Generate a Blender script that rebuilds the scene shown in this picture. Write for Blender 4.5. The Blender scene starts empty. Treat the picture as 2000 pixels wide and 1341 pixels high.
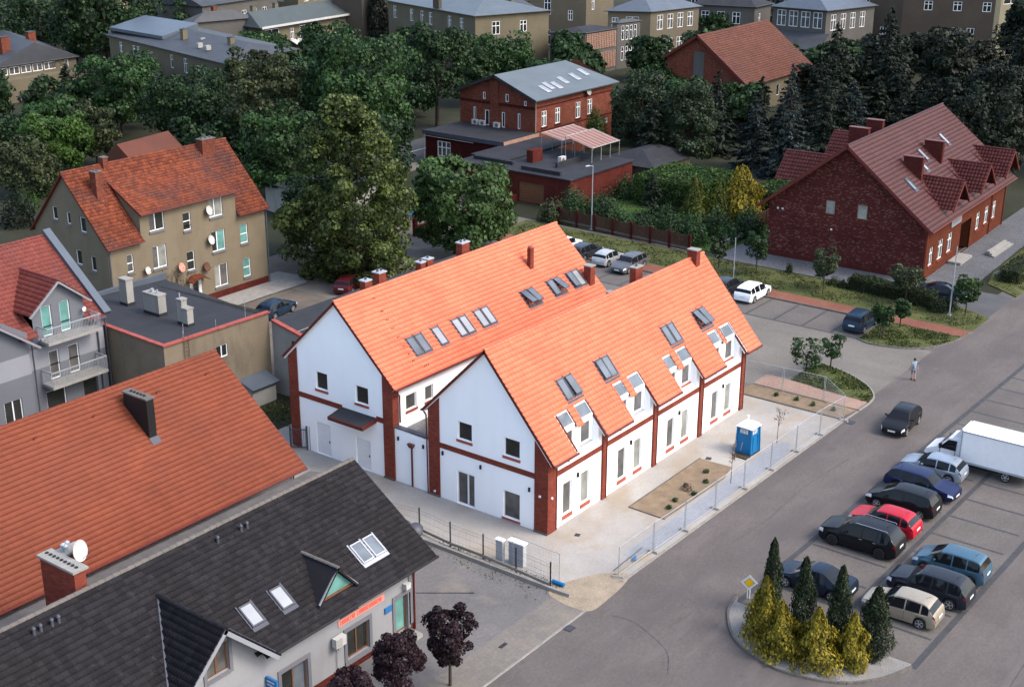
import bpy, bmesh, math, random
import numpy as np
from mathutils import Vector, Matrix
R = math.radians
scene = bpy.context.scene
col = scene.collection

# ------------------------------------------------------------------ camera, sky, sun, exposure
CAM = (-58.2325, -41.5025, 38.4063); YAW = R(37.1352); PIT = R(20.1751); ROL = R(0.1457); FPX = 2630.36
def cam_axes():
    fw = Vector((math.cos(YAW)*math.cos(PIT), math.sin(YAW)*math.cos(PIT), -math.sin(PIT)))
    rt = Vector((math.sin(YAW), -math.cos(YAW), 0)); up = rt.cross(fw)
    r2 = rt*math.cos(ROL) + up*math.sin(ROL); u2 = up*math.cos(ROL) - rt*math.sin(ROL)
    return r2, u2, fw
cr, cu, cf = cam_axes()
cd = bpy.data.cameras.new('camera'); cam = bpy.data.objects.new('camera', cd); col.objects.link(cam)
m = Matrix((cr, cu, -cf)).transposed().to_4x4(); m.translation = CAM; cam.matrix_world = m
cd.sensor_width = 36; cd.lens = FPX/2000*36; cd.clip_start = 1; cd.clip_end = 3000
scene.camera = cam
SUN_DIR = Vector((0.22, -0.70, 0.80)).normalized()
w = bpy.data.worlds.new('World'); scene.world = w; w.use_nodes = True
nt = w.node_tree; bg = nt.nodes['Background']
sky = nt.nodes.new('ShaderNodeTexSky'); sky.sky_type = 'NISHITA'; sky.sun_disc = False
sky.sun_elevation = math.asin(SUN_DIR.z); sky.sun_rotation = math.atan2(SUN_DIR.x, SUN_DIR.y)
sky.air_density = 1.2; sky.dust_density = 3.5; sky.ozone_density = 1.0
nt.links.new(sky.outputs[0], bg.inputs[0]); bg.inputs[1].default_value = 0.15
sl = bpy.data.lights.new('sun', 'SUN'); sun = bpy.data.objects.new('sun', sl); col.objects.link(sun)
sl.energy = 0.65; sl.angle = R(18); sl.color = (1.0, 0.95, 0.88)
sun.rotation_euler = (-SUN_DIR).to_track_quat('-Z', 'Y').to_euler()
scene.view_settings.view_transform = 'Standard'; scene.view_settings.look = 'None'
scene.view_settings.gamma = 1; scene.view_settings.exposure = 1.57
scene.render.engine = 'CYCLES'
scene.cycles.max_bounces = 6

# ------------------------------------------------------------------ mesh helpers
def V(*a): return Vector(a)
class MB:
    def __init__(s): s.v = []; s.f = []; s.r = []; s.cur = 0.5
    def _add(s, vs, fs, r=None):
        n = len(s.v); s.v.extend([tuple(p) for p in vs]); s.f.extend([tuple(i+n for i in f) for f in fs])
        s.r.extend([s.cur if r is None else r]*len(fs)); return s
    def poly(s, *p): return s._add(p, [tuple(range(len(p)))])
    def hexa(s, p):    # p: bottom 4 ccw, top 4 ccw
        return s._add(p, [(3,2,1,0),(4,5,6,7),(0,1,5,4),(1,2,6,5),(2,3,7,6),(3,0,4,7)])
    def box(s, x0, x1, y0, y1, z0, z1):
        return s.hexa([(x0,y0,z0),(x1,y0,z0),(x1,y1,z0),(x0,y1,z0),(x0,y0,z1),(x1,y0,z1),(x1,y1,z1),(x0,y1,z1)])
    def prism(s, pts, off):
        n = len(pts); o = Vector(off); a = [Vector(p) for p in pts]; b = [p+o for p in a]
        return s._add(a+b, [tuple(range(n-1,-1,-1)), tuple(range(n,2*n))]+[(i,(i+1)%n,(i+1)%n+n,i+n) for i in range(n)])
    def obox(s, c, ux, uy, uz):   # half-axis vectors
        c, ux, uy, uz = Vector(c), Vector(ux), Vector(uy), Vector(uz)
        return s.hexa([c-ux-uy-uz, c+ux-uy-uz, c+ux+uy-uz, c-ux+uy-uz, c-ux-uy+uz, c+ux-uy+uz, c+ux+uy+uz, c-ux+uy+uz])
    def tube(s, p0, p1, r0, r1=None, n=8):
        p0, p1 = Vector(p0), Vector(p1); r1 = r0 if r1 is None else r1
        d = (p1-p0)
        if d.length < 1e-6: return s
        d.normalize(); a = d.orthogonal().normalized(); b = d.cross(a)
        vs = [p0+(a*math.cos(t)+b*math.sin(t))*r0 for t in [2*math.pi*i/n for i in range(n)]]
        vs += [p1+(a*math.cos(t)+b*math.sin(t))*r1 for t in [2*math.pi*i/n for i in range(n)]]
        return s._add(vs, [(i,(i+1)%n,(i+1)%n+n,i+n) for i in range(n)]+[tuple(range(n-1,-1,-1)), tuple(range(n,2*n))])
    def path(s, pts, r, n=6):
        for a, b in zip(pts, pts[1:]): s.tube(a, b, r, r, n)
        return s
    def lathe(s, prof, o=(0,0,0), n=16, ax='z'):
        o = Vector(o); vs = []; fs = []
        for r, h in prof:
            for i in range(n):
                t = 2*math.pi*i/n; c, q = r*math.cos(t), r*math.sin(t)
                vs.append(o + (Vector((c,q,h)) if ax=='z' else Vector((c,h,q)) if ax=='y' else Vector((h,c,q))))
        for k in range(len(prof)-1):
            for i in range(n):
                fs.append((k*n+i, k*n+(i+1)%n, (k+1)*n+(i+1)%n, (k+1)*n+i))
        fs.append(tuple(range(n-1,-1,-1))); fs.append(tuple((len(prof)-1)*n+i for i in range(n)))
        return s._add(vs, fs)
    def build(s, name, mat, parent=None, smooth=None, kind=None):
        return mesh_obj(name, s.v, s.f, mat, parent, smooth, kind, s.r)

def mesh_obj(name, verts, faces, mat, parent=None, smooth=None, kind=None, rnd=None):
    me = bpy.data.meshes.new(name); me.from_pydata(verts, [], faces); me.update()
    finish(me, mat, smooth, rnd)
    o = bpy.data.objects.new(name, me); col.objects.link(o)
    if parent is not None: o.parent = parent
    if kind: o['kind'] = kind
    return o
def finish(me, mat, smooth=None, rnd=None):
    nl = len(me.loops)
    if nl:
        co = np.empty(len(me.vertices)*3, np.float32); me.vertices.foreach_get('co', co); co = co.reshape(-1,3)
        vi = np.empty(nl, np.int32); me.loops.foreach_get('vertex_index', vi)
        npoly = len(me.polygons); nn = np.empty(npoly*3, np.float32); me.polygons.foreach_get('normal', nn); nn = np.abs(nn.reshape(-1,3))
        lt = np.empty(npoly, np.int32); me.polygons.foreach_get('loop_total', lt)
        dom = np.repeat(np.argmax(nn*np.array([1,1,1.2]), 1), lt); P = co[vi]
        uv = np.where(dom[:,None]==2, P[:,[0,1]], np.where(dom[:,None]==1, P[:,[0,2]], P[:,[1,2]])).astype(np.float32)
        ul = me.uv_layers.new(name='uv'); ul.data.foreach_set('uv', uv.ravel())
        if rnd is not None:
            at = me.attributes.new('rnd', 'FLOAT', 'FACE'); at.data.foreach_set('value', np.asarray(rnd, np.float32))
    if mat: me.materials.append(mat)
    if smooth is not None:
        me.polygons.foreach_set('use_smooth', [True]*len(me.polygons))
        if smooth < 179: me.set_sharp_from_angle(angle=R(smooth))
def np_obj(name, verts, quads, mat, parent=None, rnd=None, kind=None, smooth=False):
    me = bpy.data.meshes.new(name); nv, nq = len(verts), len(quads); k = quads.shape[1]
    me.vertices.add(nv); me.vertices.foreach_set('co', np.ascontiguousarray(verts, np.float32).ravel())
    me.loops.add(nq*k); me.loops.foreach_set('vertex_index', np.ascontiguousarray(quads, np.int32).ravel())
    me.polygons.add(nq); me.polygons.foreach_set('loop_start', np.arange(0, nq*k, k, dtype=np.int32))
    me.update(calc_edges=True)
    finish(me, mat, 180 if smooth else None, rnd)
    o = bpy.data.objects.new(name, me); col.objects.link(o)
    if parent is not None: o.parent = parent
    if kind: o['kind'] = kind
    return o
def tag(o, label, cat, group=None):
    o['label'] = label; o['category'] = cat
    if group: o['group'] = group
    return o
def thing(name, label, cat, loc=(0,0,0), rz=0, group=None):
    o = bpy.data.objects.new(name, None); col.objects.link(o); o.location = loc; o.rotation_euler = (0,0,rz)
    o.empty_display_size = 0.3
    return tag(o, label, cat, group)
def struct(o): o['kind'] = 'structure'; return o
def copy_tree(o, parent=None):
    c = o.copy(); col.objects.link(c); c.parent = parent
    for ch in list(o.children): copy_tree(ch, c)
    return c
def inst(src, parent, loc):
    c = src.copy(); col.objects.link(c); c.parent = parent; c.location = loc; return c

# ------------------------------------------------------------------ materials
def newmat(name):
    mt = bpy.data.materials.new(name); mt.use_nodes = True; t = mt.node_tree
    return mt, t, t.nodes['Principled BSDF']
def N(t, typ, **kw):
    n = t.nodes.new(typ)
    for k, v in kw.items(): setattr(n, k, v)
    return n
def ramp(t, fac, stops, interp='LINEAR'):
    r = N(t, 'ShaderNodeValToRGB'); e = r.color_ramp.elements; r.color_ramp.interpolation = interp
    while len(e) < len(stops): e.new(0.5)
    for i, (p, c) in enumerate(stops): e[i].position = p; e[i].color = (*c, 1) if len(c) == 3 else c
    t.links.new(fac, r.inputs[0]); return r.outputs[0]
def mixc(t, fac, a, b, mode='MIX'):
    n = N(t, 'ShaderNodeMix', data_type='RGBA', blend_type=mode)
    for sock, val in ((n.inputs[0], fac), (n.inputs[6], a), (n.inputs[7], b)):
        if hasattr(val, 'is_linked'): t.links.new(val, sock)
        else: sock.default_value = val if not isinstance(val, tuple) else ((*val, 1) if len(val) == 3 else val)
    return n.outputs[2]
def noise(t, scale, vec=None, detail=4, rough=0.6):
    n = N(t, 'ShaderNodeTexNoise'); n.inputs['Scale'].default_value = scale; n.inputs['Detail'].default_value = detail; n.inputs['Roughness'].default_value = rough
    if vec is None: vec = N(t, 'ShaderNodeNewGeometry').outputs['Position']
    t.links.new(vec, n.inputs['Vector']); return n.outputs['Fac']
def scaled(t, s):
    g = N(t, 'ShaderNodeNewGeometry'); mp = N(t, 'ShaderNodeMapping'); mp.inputs['Scale'].default_value = s
    t.links.new(g.outputs['Position'], mp.inputs[0]); return mp.outputs[0]
def math_(t, op, a, b):
    n = N(t, 'ShaderNodeMath', operation=op)
    for s, v in zip(n.inputs, (a, b)):
        if hasattr(v, 'is_linked'): t.links.new(v, s)
        else: s.default_value = v
    return n.outputs[0]
def bump(t, b, h, strength, dist):
    n = N(t, 'ShaderNodeBump'); n.inputs['Strength'].default_value = strength; n.inputs['Distance'].default_value = dist
    t.links.new(h, n.inputs['Height']); t.links.new(n.outputs[0], b.inputs['Normal'])
def sc(c, k): return tuple(min(1, x*k) for x in c)
def mul(c, k): return tuple(x*y for x, y in zip(c, k)) if isinstance(k, tuple) else tuple(x*k for x in c)
TONE = {}      # measured colour corrections per material; surroundings include some vignette dimming as colour

def plain(name, c, rough=0.8, var=0.15, vs=0.7, metal=0, spec=0.25, fine=None, streak=None, bmp=0, coat=0, alpha=None):
    mt, t, b = newmat(name); K_ = TONE.get(name, 1.0); c = mul(c, K_)
    f = noise(t, vs); cc = ramp(t, f, [(0.28, sc(c, 1-var)), (0.72, sc(c, 1+var))])
    if fine: cc = mixc(t, 1.0, cc, ramp(t, noise(t, fine[0], detail=2), [(0.3, (1-fine[1],)*3), (0.7, (1+fine[1],)*3)]), 'MULTIPLY')
    if streak:   # dark dirt running down / stains
        s = noise(t, 1.0, scaled(t, streak[0]), detail=5)
        cc = mixc(t, math_(t, 'MULTIPLY', ramp(t, s, [(0.5, (0,0,0)), (0.75, (1,1,1))]), streak[2]), cc, mul(streak[1], K_))
    t.links.new(cc, b.inputs['Base Color']); b.inputs['Roughness'].default_value = rough; b.inputs['Metallic'].default_value = metal
    b.inputs['Specular IOR Level'].default_value = spec; b.inputs['Coat Weight'].default_value = coat; b.inputs['Coat Roughness'].default_value = 0.04
    if bmp: bump(t, b, noise(t, bmp[0], detail=3), bmp[1], bmp[2])
    return mt
def rndval(t):
    a = N(t, 'ShaderNodeAttribute'); a.attribute_name = 'rnd'; o = N(t, 'ShaderNodeObjectInfo')
    return math_(t, 'FRACT', math_(t, 'ADD', a.outputs['Fac'], math_(t, 'MULTIPLY', o.outputs['Random'], 7.31)), 0)
def tilemat(name, lo, hi, dirt=None, amt=0.5, rough=0.6, spots=None):
    mt, t, b = newmat(name); r = rndval(t); K_ = TONE.get(name, 1.0); lo, hi = mul(lo, K_), mul(hi, K_); dirt = mul(dirt, K_) if dirt else None; spots = (mul(spots[0], K_), spots[1]) if spots else None
    cc = ramp(t, r, [(0.0, lo), (1.0, hi)])
    n1 = noise(t, 0.35, detail=5); cc = mixc(t, 1, cc, ramp(t, n1, [(0.3, (0.86,)*3), (0.7, (1.1,)*3)]), 'MULTIPLY')
    if dirt:
        n2 = noise(t, 0.22, detail=6, rough=0.65)
        cc = mixc(t, math_(t, 'MULTIPLY', ramp(t, n2, [(0.47, (0,0,0)), (0.68, (1,1,1))]), amt), cc, dirt)
    if spots:
        n3 = noise(t, 2.2, detail=6, rough=0.7)
        cc = mixc(t, math_(t, 'MULTIPLY', ramp(t, n3, [(0.56, (0,0,0)), (0.7, (1,1,1))]), spots[1]), cc, spots[0])
    t.links.new(cc, b.inputs['Base Color']); b.inputs['Roughness'].default_value = rough; b.inputs['Specular IOR Level'].default_value = 0.15
    bump(t, b, noise(t, 40, detail=2), 0.25, 0.01)
    return mt
def brickmat(name, stops, mortar, bw=0.25, rh=0.077, dirt=None, ms=0.011):
    mt, t, b = newmat(name); uv = N(t, 'ShaderNodeUVMap'); br = N(t, 'ShaderNodeTexBrick'); K_ = TONE.get(name, 1.0); stops = [(p, mul(c, K_)) for p, c in stops]; mortar = mul(mortar, K_)
    br.inputs['Scale'].default_value = 1; br.inputs['Brick Width'].default_value = bw; br.inputs['Row Height'].default_value = rh
    br.inputs['Mortar Size'].default_value = ms; br.inputs['Mortar Smooth'].default_value = 0.3
    br.inputs['Color1'].default_value = (0,0,0,1); br.inputs['Color2'].default_value = (1,1,1,1); br.inputs['Mortar'].default_value = (0.5,0.5,0.5,1)
    t.links.new(uv.outputs[0], br.inputs['Vector'])
    cc = ramp(t, br.outputs['Color'], stops)
    cc = mixc(t, br.outputs['Fac'], cc, mortar)
    cc = mixc(t, 1, cc, ramp(t, noise(t, 0.5, detail=5), [(0.3, (0.8,)*3), (0.7, (1.15,)*3)]), 'MULTIPLY')
    t.links.new(cc, b.inputs['Base Color']); b.inputs['Roughness'].default_value = 0.95; b.inputs['Specular IOR Level'].default_value = 0.05
    bump(t, b, math_(t, 'SUBTRACT', 1.0, br.outputs['Fac']), 0.5, 0.01)
    return mt
def pavermat(name, c, joint, bw=0.2, rh=0.1, var=0.12, patches=None, fine=0.1):
    mt, t, b = newmat(name); uv = N(t, 'ShaderNodeUVMap'); br = N(t, 'ShaderNodeTexBrick')
    br.inputs['Scale'].default_value = 1; br.inputs['Brick Width'].default_value = bw; br.inputs['Row Height'].default_value = rh; br.inputs['Mortar Size'].default_value = 0.006; K_ = TONE.get(name, 1.0); c, joint = mul(c, K_), mul(joint, K_)
    br.inputs['Color1'].default_value = (*sc(c, 1-var), 1); br.inputs['Color2'].default_value = (*sc(c, 1+var), 1); br.inputs['Mortar'].default_value = (*joint, 1)
    t.links.new(uv.outputs[0], br.inputs['Vector'])
    cc = mixc(t, 1, br.outputs['Color'], ramp(t, noise(t, 0.18, detail=6), [(0.3, (0.82,)*3), (0.7, (1.14,)*3)]), 'MULTIPLY')
    cc = mixc(t, 1, cc, ramp(t, noise(t, 6, detail=4), [(0.3, (1-fine,)*3), (0.7, (1+fine,)*3)]), 'MULTIPLY')
    for sc_, colr, lo, hi, amt in (patches or []):
        n2 = noise(t, 1, scaled(t, sc_), detail=6, rough=0.62)
        cc = mixc(t, math_(t, 'MULTIPLY', ramp(t, n2, [(lo, (0,0,0)), (hi, (1,1,1))]), amt), cc, mul(colr, K_))
    t.links.new(cc, b.inputs['Base Color']); b.inputs['Roughness'].default_value = 0.92; b.inputs['Specular IOR Level'].default_value = 0.12
    bump(t, b, noise(t, 25, detail=3), 0.3, 0.01)
    return mt
def leafmat(name, lo, hi, rough=0.55, trans=0.25):
    mt, t, b = newmat(name); r = rndval(t); K_ = TONE.get(name, 0.62); lo, hi = mul(lo, K_), mul(hi, K_)
    cc = ramp(t, r, [(0, lo), (0.7, hi), (1, sc(hi, 1.35))])
    cc = mixc(t, 1, cc, ramp(t, noise(t, 0.6, detail=3), [(0.3, (0.7,)*3), (0.7, (1.25,)*3)]), 'MULTIPLY')
    t.links.new(cc, b.inputs['Base Color']); b.inputs['Roughness'].default_value = rough; b.inputs['Specular IOR Level'].default_value = 0.25
    tr = N(t, 'ShaderNodeBsdfTranslucent'); t.links.new(cc, tr.inputs[0]); mx = N(t, 'ShaderNodeMixShader'); mx.inputs[0].default_value = trans
    t.links.new(b.outputs[0], mx.inputs[1]); t.links.new(tr.outputs[0], mx.inputs[2]); t.links.new(mx.outputs[0], t.nodes['Material Output'].inputs[0])
    return mt
def glassmat(name, c, rough=0.06, var=0.3):
    mt, t, b = newmat(name); f = noise(t, 0.9, detail=2)
    t.links.new(ramp(t, f, [(0.3, sc(c, 1-var)), (0.7, sc(c, 1+var))]), b.inputs['Base Color'])
    b.inputs['Roughness'].default_value = rough; b.inputs['Specular IOR Level'].default_value = 0.45; b.inputs['Coat Weight'].default_value = 0.1; b.inputs['Coat Roughness'].default_value = 0.02
    return mt
def paint(name, c, metal=0.0, rough=0.3):
    mt, t, b = newmat(name); t.links.new(mixc(t, 1, c, ramp(t, noise(t, 1.7, detail=3), [(0.3, (0.93,)*3), (0.7, (1.07,)*3)]), 'MULTIPLY'), b.inputs['Base Color'])
    b.inputs['Roughness'].default_value = rough; b.inputs['Metallic'].default_value = metal; b.inputs['Coat Weight'].default_value = 0.08; b.inputs['Coat Roughness'].default_value = 0.06; b.inputs['Specular IOR Level'].default_value = 0.18
    return mt
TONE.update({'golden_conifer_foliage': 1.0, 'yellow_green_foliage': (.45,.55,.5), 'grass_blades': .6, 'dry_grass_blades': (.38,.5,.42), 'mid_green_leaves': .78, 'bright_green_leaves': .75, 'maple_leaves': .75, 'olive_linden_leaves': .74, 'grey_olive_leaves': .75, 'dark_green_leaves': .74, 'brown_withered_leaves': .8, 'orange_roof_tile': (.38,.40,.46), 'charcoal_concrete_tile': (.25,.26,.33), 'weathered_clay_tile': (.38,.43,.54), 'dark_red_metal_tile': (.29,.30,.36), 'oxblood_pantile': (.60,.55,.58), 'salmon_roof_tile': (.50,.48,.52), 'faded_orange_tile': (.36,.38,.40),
 'pale_yard_paving': (.58,.61,.66), 'spilled_sand': (.66,.72,.82), 'road_pavers': (.68,.655,.67), 'parking_bay_pavers': (.82,.79,.84), 'side_road_pavers': .72, 'beige_render': (.63,.605,.60), 'stained_beige_render': (.70,.68,.66),
 'dark_red_brick_with_pale_bricks': (.95,.80,.84), 'old_red_brick': (.92,.80,.76), 'orange_red_facing_brick': (.52,.44,.42), 'grey_roofing_felt': .36, 'black_roofing_felt': .6, 'pink_paver_path': (.9,.65,.6), 'dusty_pink_path': (.75,.7,.7), 'grey_yard_pavers': (1.12,1.06,1.03), 'concrete_sidewalk': .85,
 'blue_grey_render': .55, 'light_grey_render': .55, 'white_shop_render': .62, 'dark_earth': (.32,.34,.3), 'grey_block_apron': .85, 'dry_grass': (.52,.62,.50), 'green_lawn': (.6,.6,.5), 'bare_sandy_soil': (.66,.70,.78), 'pale_gravel': .7, 'packed_courtyard_ground': .7, 'blue_grey_walkway': .72,
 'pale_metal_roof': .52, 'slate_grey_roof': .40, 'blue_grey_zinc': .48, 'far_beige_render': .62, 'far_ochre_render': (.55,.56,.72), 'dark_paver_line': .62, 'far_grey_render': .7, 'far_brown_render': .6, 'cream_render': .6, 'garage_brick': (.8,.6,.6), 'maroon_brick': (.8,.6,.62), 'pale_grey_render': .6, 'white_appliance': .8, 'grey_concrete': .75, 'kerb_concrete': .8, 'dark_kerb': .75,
 'red_brown_brick': (1.2,1.1,1.1), 'faded_pink_awning': .7, 'awning_dark_stripe': .7, 'stained_fence_boards': .8, 'tree_bark': .6, 'white_sign': .85, 'grey_green_roof': .6})
M = {}
M['white'] = plain('white_plaster', (0.86, 0.87, 0.885), 0.85, 0.02, 0.5, fine=(14, 0.015), streak=((1.2,1.2,0.15), (0.74,0.735,0.72), 0.2), bmp=(60, 0.15, 0.004))
M['white_trim'] = plain('white_trim', (0.80, 0.80, 0.80), 0.5, 0.03)
M['upvc'] = plain('white_window_frame', (0.72, 0.73, 0.74), 0.35, 0.04, 3)
M['tile_new'] = tilemat('orange_clay_tile', (0.49, 0.132, 0.074), (0.55, 0.156, 0.088), rough=0.6)
M['tile_left'] = tilemat('orange_roof_tile', (0.36, 0.082, 0.035), (0.42, 0.098, 0.042), dirt=(0.30,0.078,0.04), amt=0.5)  # same orange as the new tile, with vignette dimming put into the colour
M['tile_old'] = tilemat('weathered_clay_tile', (0.22, 0.040, 0.016), (0.44, 0.098, 0.032), dirt=(0.085,0.045,0.04), amt=0.8, spots=((0.10,0.05,0.04), 0.35))
M['tile_dark'] = tilemat('charcoal_concrete_tile', (0.026, 0.024, 0.026), (0.058, 0.051, 0.050), dirt=(0.040,0.032,0.028), amt=0.5, rough=0.75, spots=((0.20,0.165,0.14), 0.32))
M['tile_red'] = tilemat('dark_red_metal_tile', (0.165, 0.050, 0.046), (0.205, 0.066, 0.060), rough=0.45)
M['tile_dormer'] = tilemat('oxblood_pantile', (0.11, 0.030, 0.025), (0.155, 0.046, 0.038), rough=0.45)
M['tile_grey_house'] = tilemat('salmon_roof_tile', (0.24, 0.058, 0.042), (0.30, 0.080, 0.060), dirt=(0.17,0.06,0.055), amt=0.5)
M['tile_far'] = tilemat('faded_orange_tile', (0.20, 0.062, 0.036), (0.28, 0.092, 0.055), dirt=(0.14,0.06,0.045), amt=0.5)
M['brick_trim'] = brickmat('red_brown_brick', [(0, (0.115,0.026,0.018)), (1, (0.175,0.048,0.030))], (0.13,0.045,0.034))
M['brick_dark'] = brickmat('dark_red_brick_with_pale_bricks', [(0, (0.055,0.016,0.014)), (0.55, (0.085,0.022,0.018)), (0.83, (0.10,0.027,0.022)), (0.88, (0.15,0.082,0.068)), (1, (0.20,0.115,0.095))], (0.075,0.033,0.029), bw=0.22, rh=0.075)
M['brick_plinth'] = brickmat('plain_dark_red_brick', [(0, (0.062,0.014,0.012)), (1, (0.095,0.024,0.020))], (0.07,0.022,0.02))
M['brick_orange'] = brickmat('orange_red_facing_brick', [(0, (0.14,0.042,0.024)), (1, (0.22,0.075,0.040))], (0.13,0.055,0.04))
M['brick_old'] = brickmat('old_red_brick', [(0, (0.10,0.033,0.022)), (0.6, (0.16,0.052,0.034)), (1, (0.20,0.075,0.052))], (0.12,0.06,0.048))
M['brick_maroon'] = brickmat('maroon_brick', [(0, (0.050,0.014,0.013)), (1, (0.085,0.024,0.020))], (0.06,0.022,0.02))
M['brick_garage'] = brickmat('garage_brick', [(0, (0.075,0.020,0.016)), (1, (0.12,0.036,0.027))], (0.08,0.03,0.026))
M['brown_metal'] = plain('dark_brown_metal', (0.10, 0.020, 0.016), 0.4, 0.1)
M['sill_red'] = plain('brick_red_sill', (0.30, 0.075, 0.050), 0.6, 0.1, 5)
M['sill_grey'] = plain('grey_metal_sill', (0.30, 0.31, 0.34), 0.4, 0.08)
M['dark_frame'] = plain('charcoal_metal', (0.055, 0.058, 0.075), 0.4, 0.1)
M['black'] = plain('black_plastic', (0.012, 0.012, 0.013), 0.5, 0.2)
M['steel'] = plain('galvanised_steel', (0.32, 0.34, 0.37), 0.4, 0.12, 3, metal=0.3)
M['concrete'] = plain('grey_concrete', (0.30, 0.29, 0.27), 0.9, 0.15, 2, fine=(18, 0.15), bmp=(30, 0.3, 0.01))
M['kerb'] = plain('kerb_concrete', (0.25, 0.235, 0.215), 0.9, 0.15, 1.5, fine=(9, 0.12))
M['kerb_dark'] = plain('dark_kerb', (0.14, 0.125, 0.115), 0.9, 0.2, 1.5, fine=(9, 0.12))
M['glass_dark'] = glassmat('dark_window_glass', (0.020, 0.022, 0.020))
M['glass_curtain'] = glassmat('window_glass_with_curtain', (0.20, 0.205, 0.185), 0.12, 0.35)
M['glass_shade'] = glassmat('window_glass_grey', (0.085, 0.083, 0.080), 0.1, 0.4)
M['glass_green'] = glassmat('window_glass_with_green_blind', (0.10, 0.24, 0.22), 0.2, 0.25)
M['glass_sky'] = glassmat('roof_window_glass', (0.095, 0.112, 0.13), 0.08, 0.3)
M['glass_white'] = glassmat('pale_roof_window_glass', (0.24, 0.255, 0.27), 0.2, 0.1)  # pale grey pane colour, slightly uneven
M['felt'] = plain('grey_roofing_felt', (0.062, 0.068, 0.082), 0.8, 0.18, 0.6, fine=(10, 0.12), streak=((0.25,2.2,1), (0.10,0.105,0.115), 0.5))
M['felt_dark'] = plain('black_roofing_felt', (0.030, 0.032, 0.040), 0.8, 0.25, 0.5, fine=(9, 0.15), streak=((0.3,1.5,1), (0.06,0.06,0.065), 0.5))
M['beige'] = plain('beige_render', (0.24, 0.205, 0.142), 0.9, 0.10, 0.5, fine=(16, 0.06), streak=((0.9,0.9,0.2), (0.17,0.145,0.105), 0.5))
M['beige_dirty'] = plain('stained_beige_render', (0.22, 0.185, 0.135), 0.9, 0.14, 0.5, fine=(16, 0.08), streak=((0.7,0.7,0.25), (0.085,0.08,0.072), 0.75))
M['pale_render'] = plain('pale_grey_render', (0.42, 0.41, 0.38), 0.9, 0.1, 0.5, fine=(16, 0.06), streak=((0.8,0.8,0.2), (0.27,0.26,0.235), 0.6))
M['grey_wall'] = plain('blue_grey_render', (0.20, 0.215, 0.25), 0.9, 0.06, 0.5, fine=(16, 0.04))
M['grey_wall_light'] = plain('light_grey_render', (0.37, 0.385, 0.43), 0.9, 0.05, 0.5, fine=(16, 0.04))
M['shop_wall'] = plain('white_shop_render', (0.36, 0.365, 0.385), 0.9, 0.06, 0.5, fine=(16, 0.04), streak=((0.9,0.9,0.2), (0.26,0.255,0.26), 0.4))
M['shop_trim'] = plain('grey_stone_surround', (0.125, 0.125, 0.14), 0.85, 0.08)
M['wood_frame'] = plain('brown_wood_frame', (0.14, 0.062, 0.030), 0.5, 0.15, 4)
M['coping_red'] = plain('red_coping_tile', (0.26, 0.060, 0.048), 0.7, 0.25, 2.5)
M['zinc'] = plain('blue_grey_zinc', (0.165, 0.20, 0.25), 0.45, 0.1, 0.8, metal=0.2)
M['metal_roof'] = plain('pale_metal_roof', (0.155, 0.185, 0.205), 0.45, 0.12, 0.35, streak=((0.4,2.0,1), (0.20,0.23,0.25), 0.5))
M['zinc_dark'] = plain('slate_grey_roof', (0.10, 0.108, 0.125), 0.6, 0.15, 0.5, streak=((2.0,0.4,1), (0.15,0.155,0.17), 0.5))
M['slate_green'] = plain('grey_green_roof', (0.085, 0.105, 0.108), 0.7, 0.12, 0.5)
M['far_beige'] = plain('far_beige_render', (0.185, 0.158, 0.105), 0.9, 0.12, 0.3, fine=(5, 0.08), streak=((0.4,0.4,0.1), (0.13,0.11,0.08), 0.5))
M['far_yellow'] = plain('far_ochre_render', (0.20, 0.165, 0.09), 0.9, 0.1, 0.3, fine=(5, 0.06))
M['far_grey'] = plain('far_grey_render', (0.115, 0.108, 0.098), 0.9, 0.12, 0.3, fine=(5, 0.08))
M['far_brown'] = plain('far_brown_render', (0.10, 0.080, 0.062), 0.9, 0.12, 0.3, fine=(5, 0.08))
M['cream'] = plain('cream_render', (0.33, 0.30, 0.20), 0.9, 0.08, 0.3)
M['soil'] = plain('bare_sandy_soil', (0.27, 0.185, 0.11), 0.95, 0.22, 1.2, fine=(16, 0.25), streak=((0.8,0.8,1), (0.20,0.16,0.09), 0.5), bmp=(12, 0.6, 0.05))
M['gravel'] = plain('pale_gravel', (0.27, 0.262, 0.25), 0.95, 0.2, 1.0, fine=(22, 0.55), bmp=(24, 0.8, 0.04))
M['grass'] = plain('dry_grass', (0.105, 0.105, 0.034), 0.95, 0.25, 0.9, fine=(8, 0.3), streak=((0.35,0.35,1), (0.20,0.155,0.075), 0.85), bmp=(14, 0.6, 0.05))
M['lawn'] = plain('green_lawn', (0.050, 0.105, 0.022), 0.95, 0.25, 0.7, fine=(8, 0.3), bmp=(14, 0.6, 0.05))
M['earth'] = plain('dark_earth', (0.050, 0.055, 0.028), 0.95, 0.3, 0.12, fine=(3, 0.25), streak=((0.12,0.12,1), (0.10,0.09,0.07), 0.6))  # dark grass and soil, tone varies at random
M['road'] = pavermat('road_pavers', (0.155, 0.142, 0.132), (0.12,0.11,0.10), 0.2, 0.1, 0.06, patches=[((0.05,0.35,1), (0.112,0.106,0.104), 0.47, 0.68, 0.75), ((0.10,0.5,1), (0.215,0.195,0.175), 0.56, 0.75, 0.6), ((0.9,0.9,1), (0.095,0.09,0.087), 0.62, 0.70, 0.5), ((2.6,2.6,1), (0.06,0.058,0.056), 0.70, 0.74, 0.6)])
M['bays'] = pavermat('parking_bay_pavers', (0.132, 0.124, 0.108), (0.10,0.095,0.085), 0.2, 0.1, 0.07, patches=[((0.25,0.25,1), (0.098,0.092,0.085), 0.5, 0.7, 0.7), ((1.2,1.2,1), (0.06,0.056,0.052), 0.66, 0.74, 0.6)])
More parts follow.
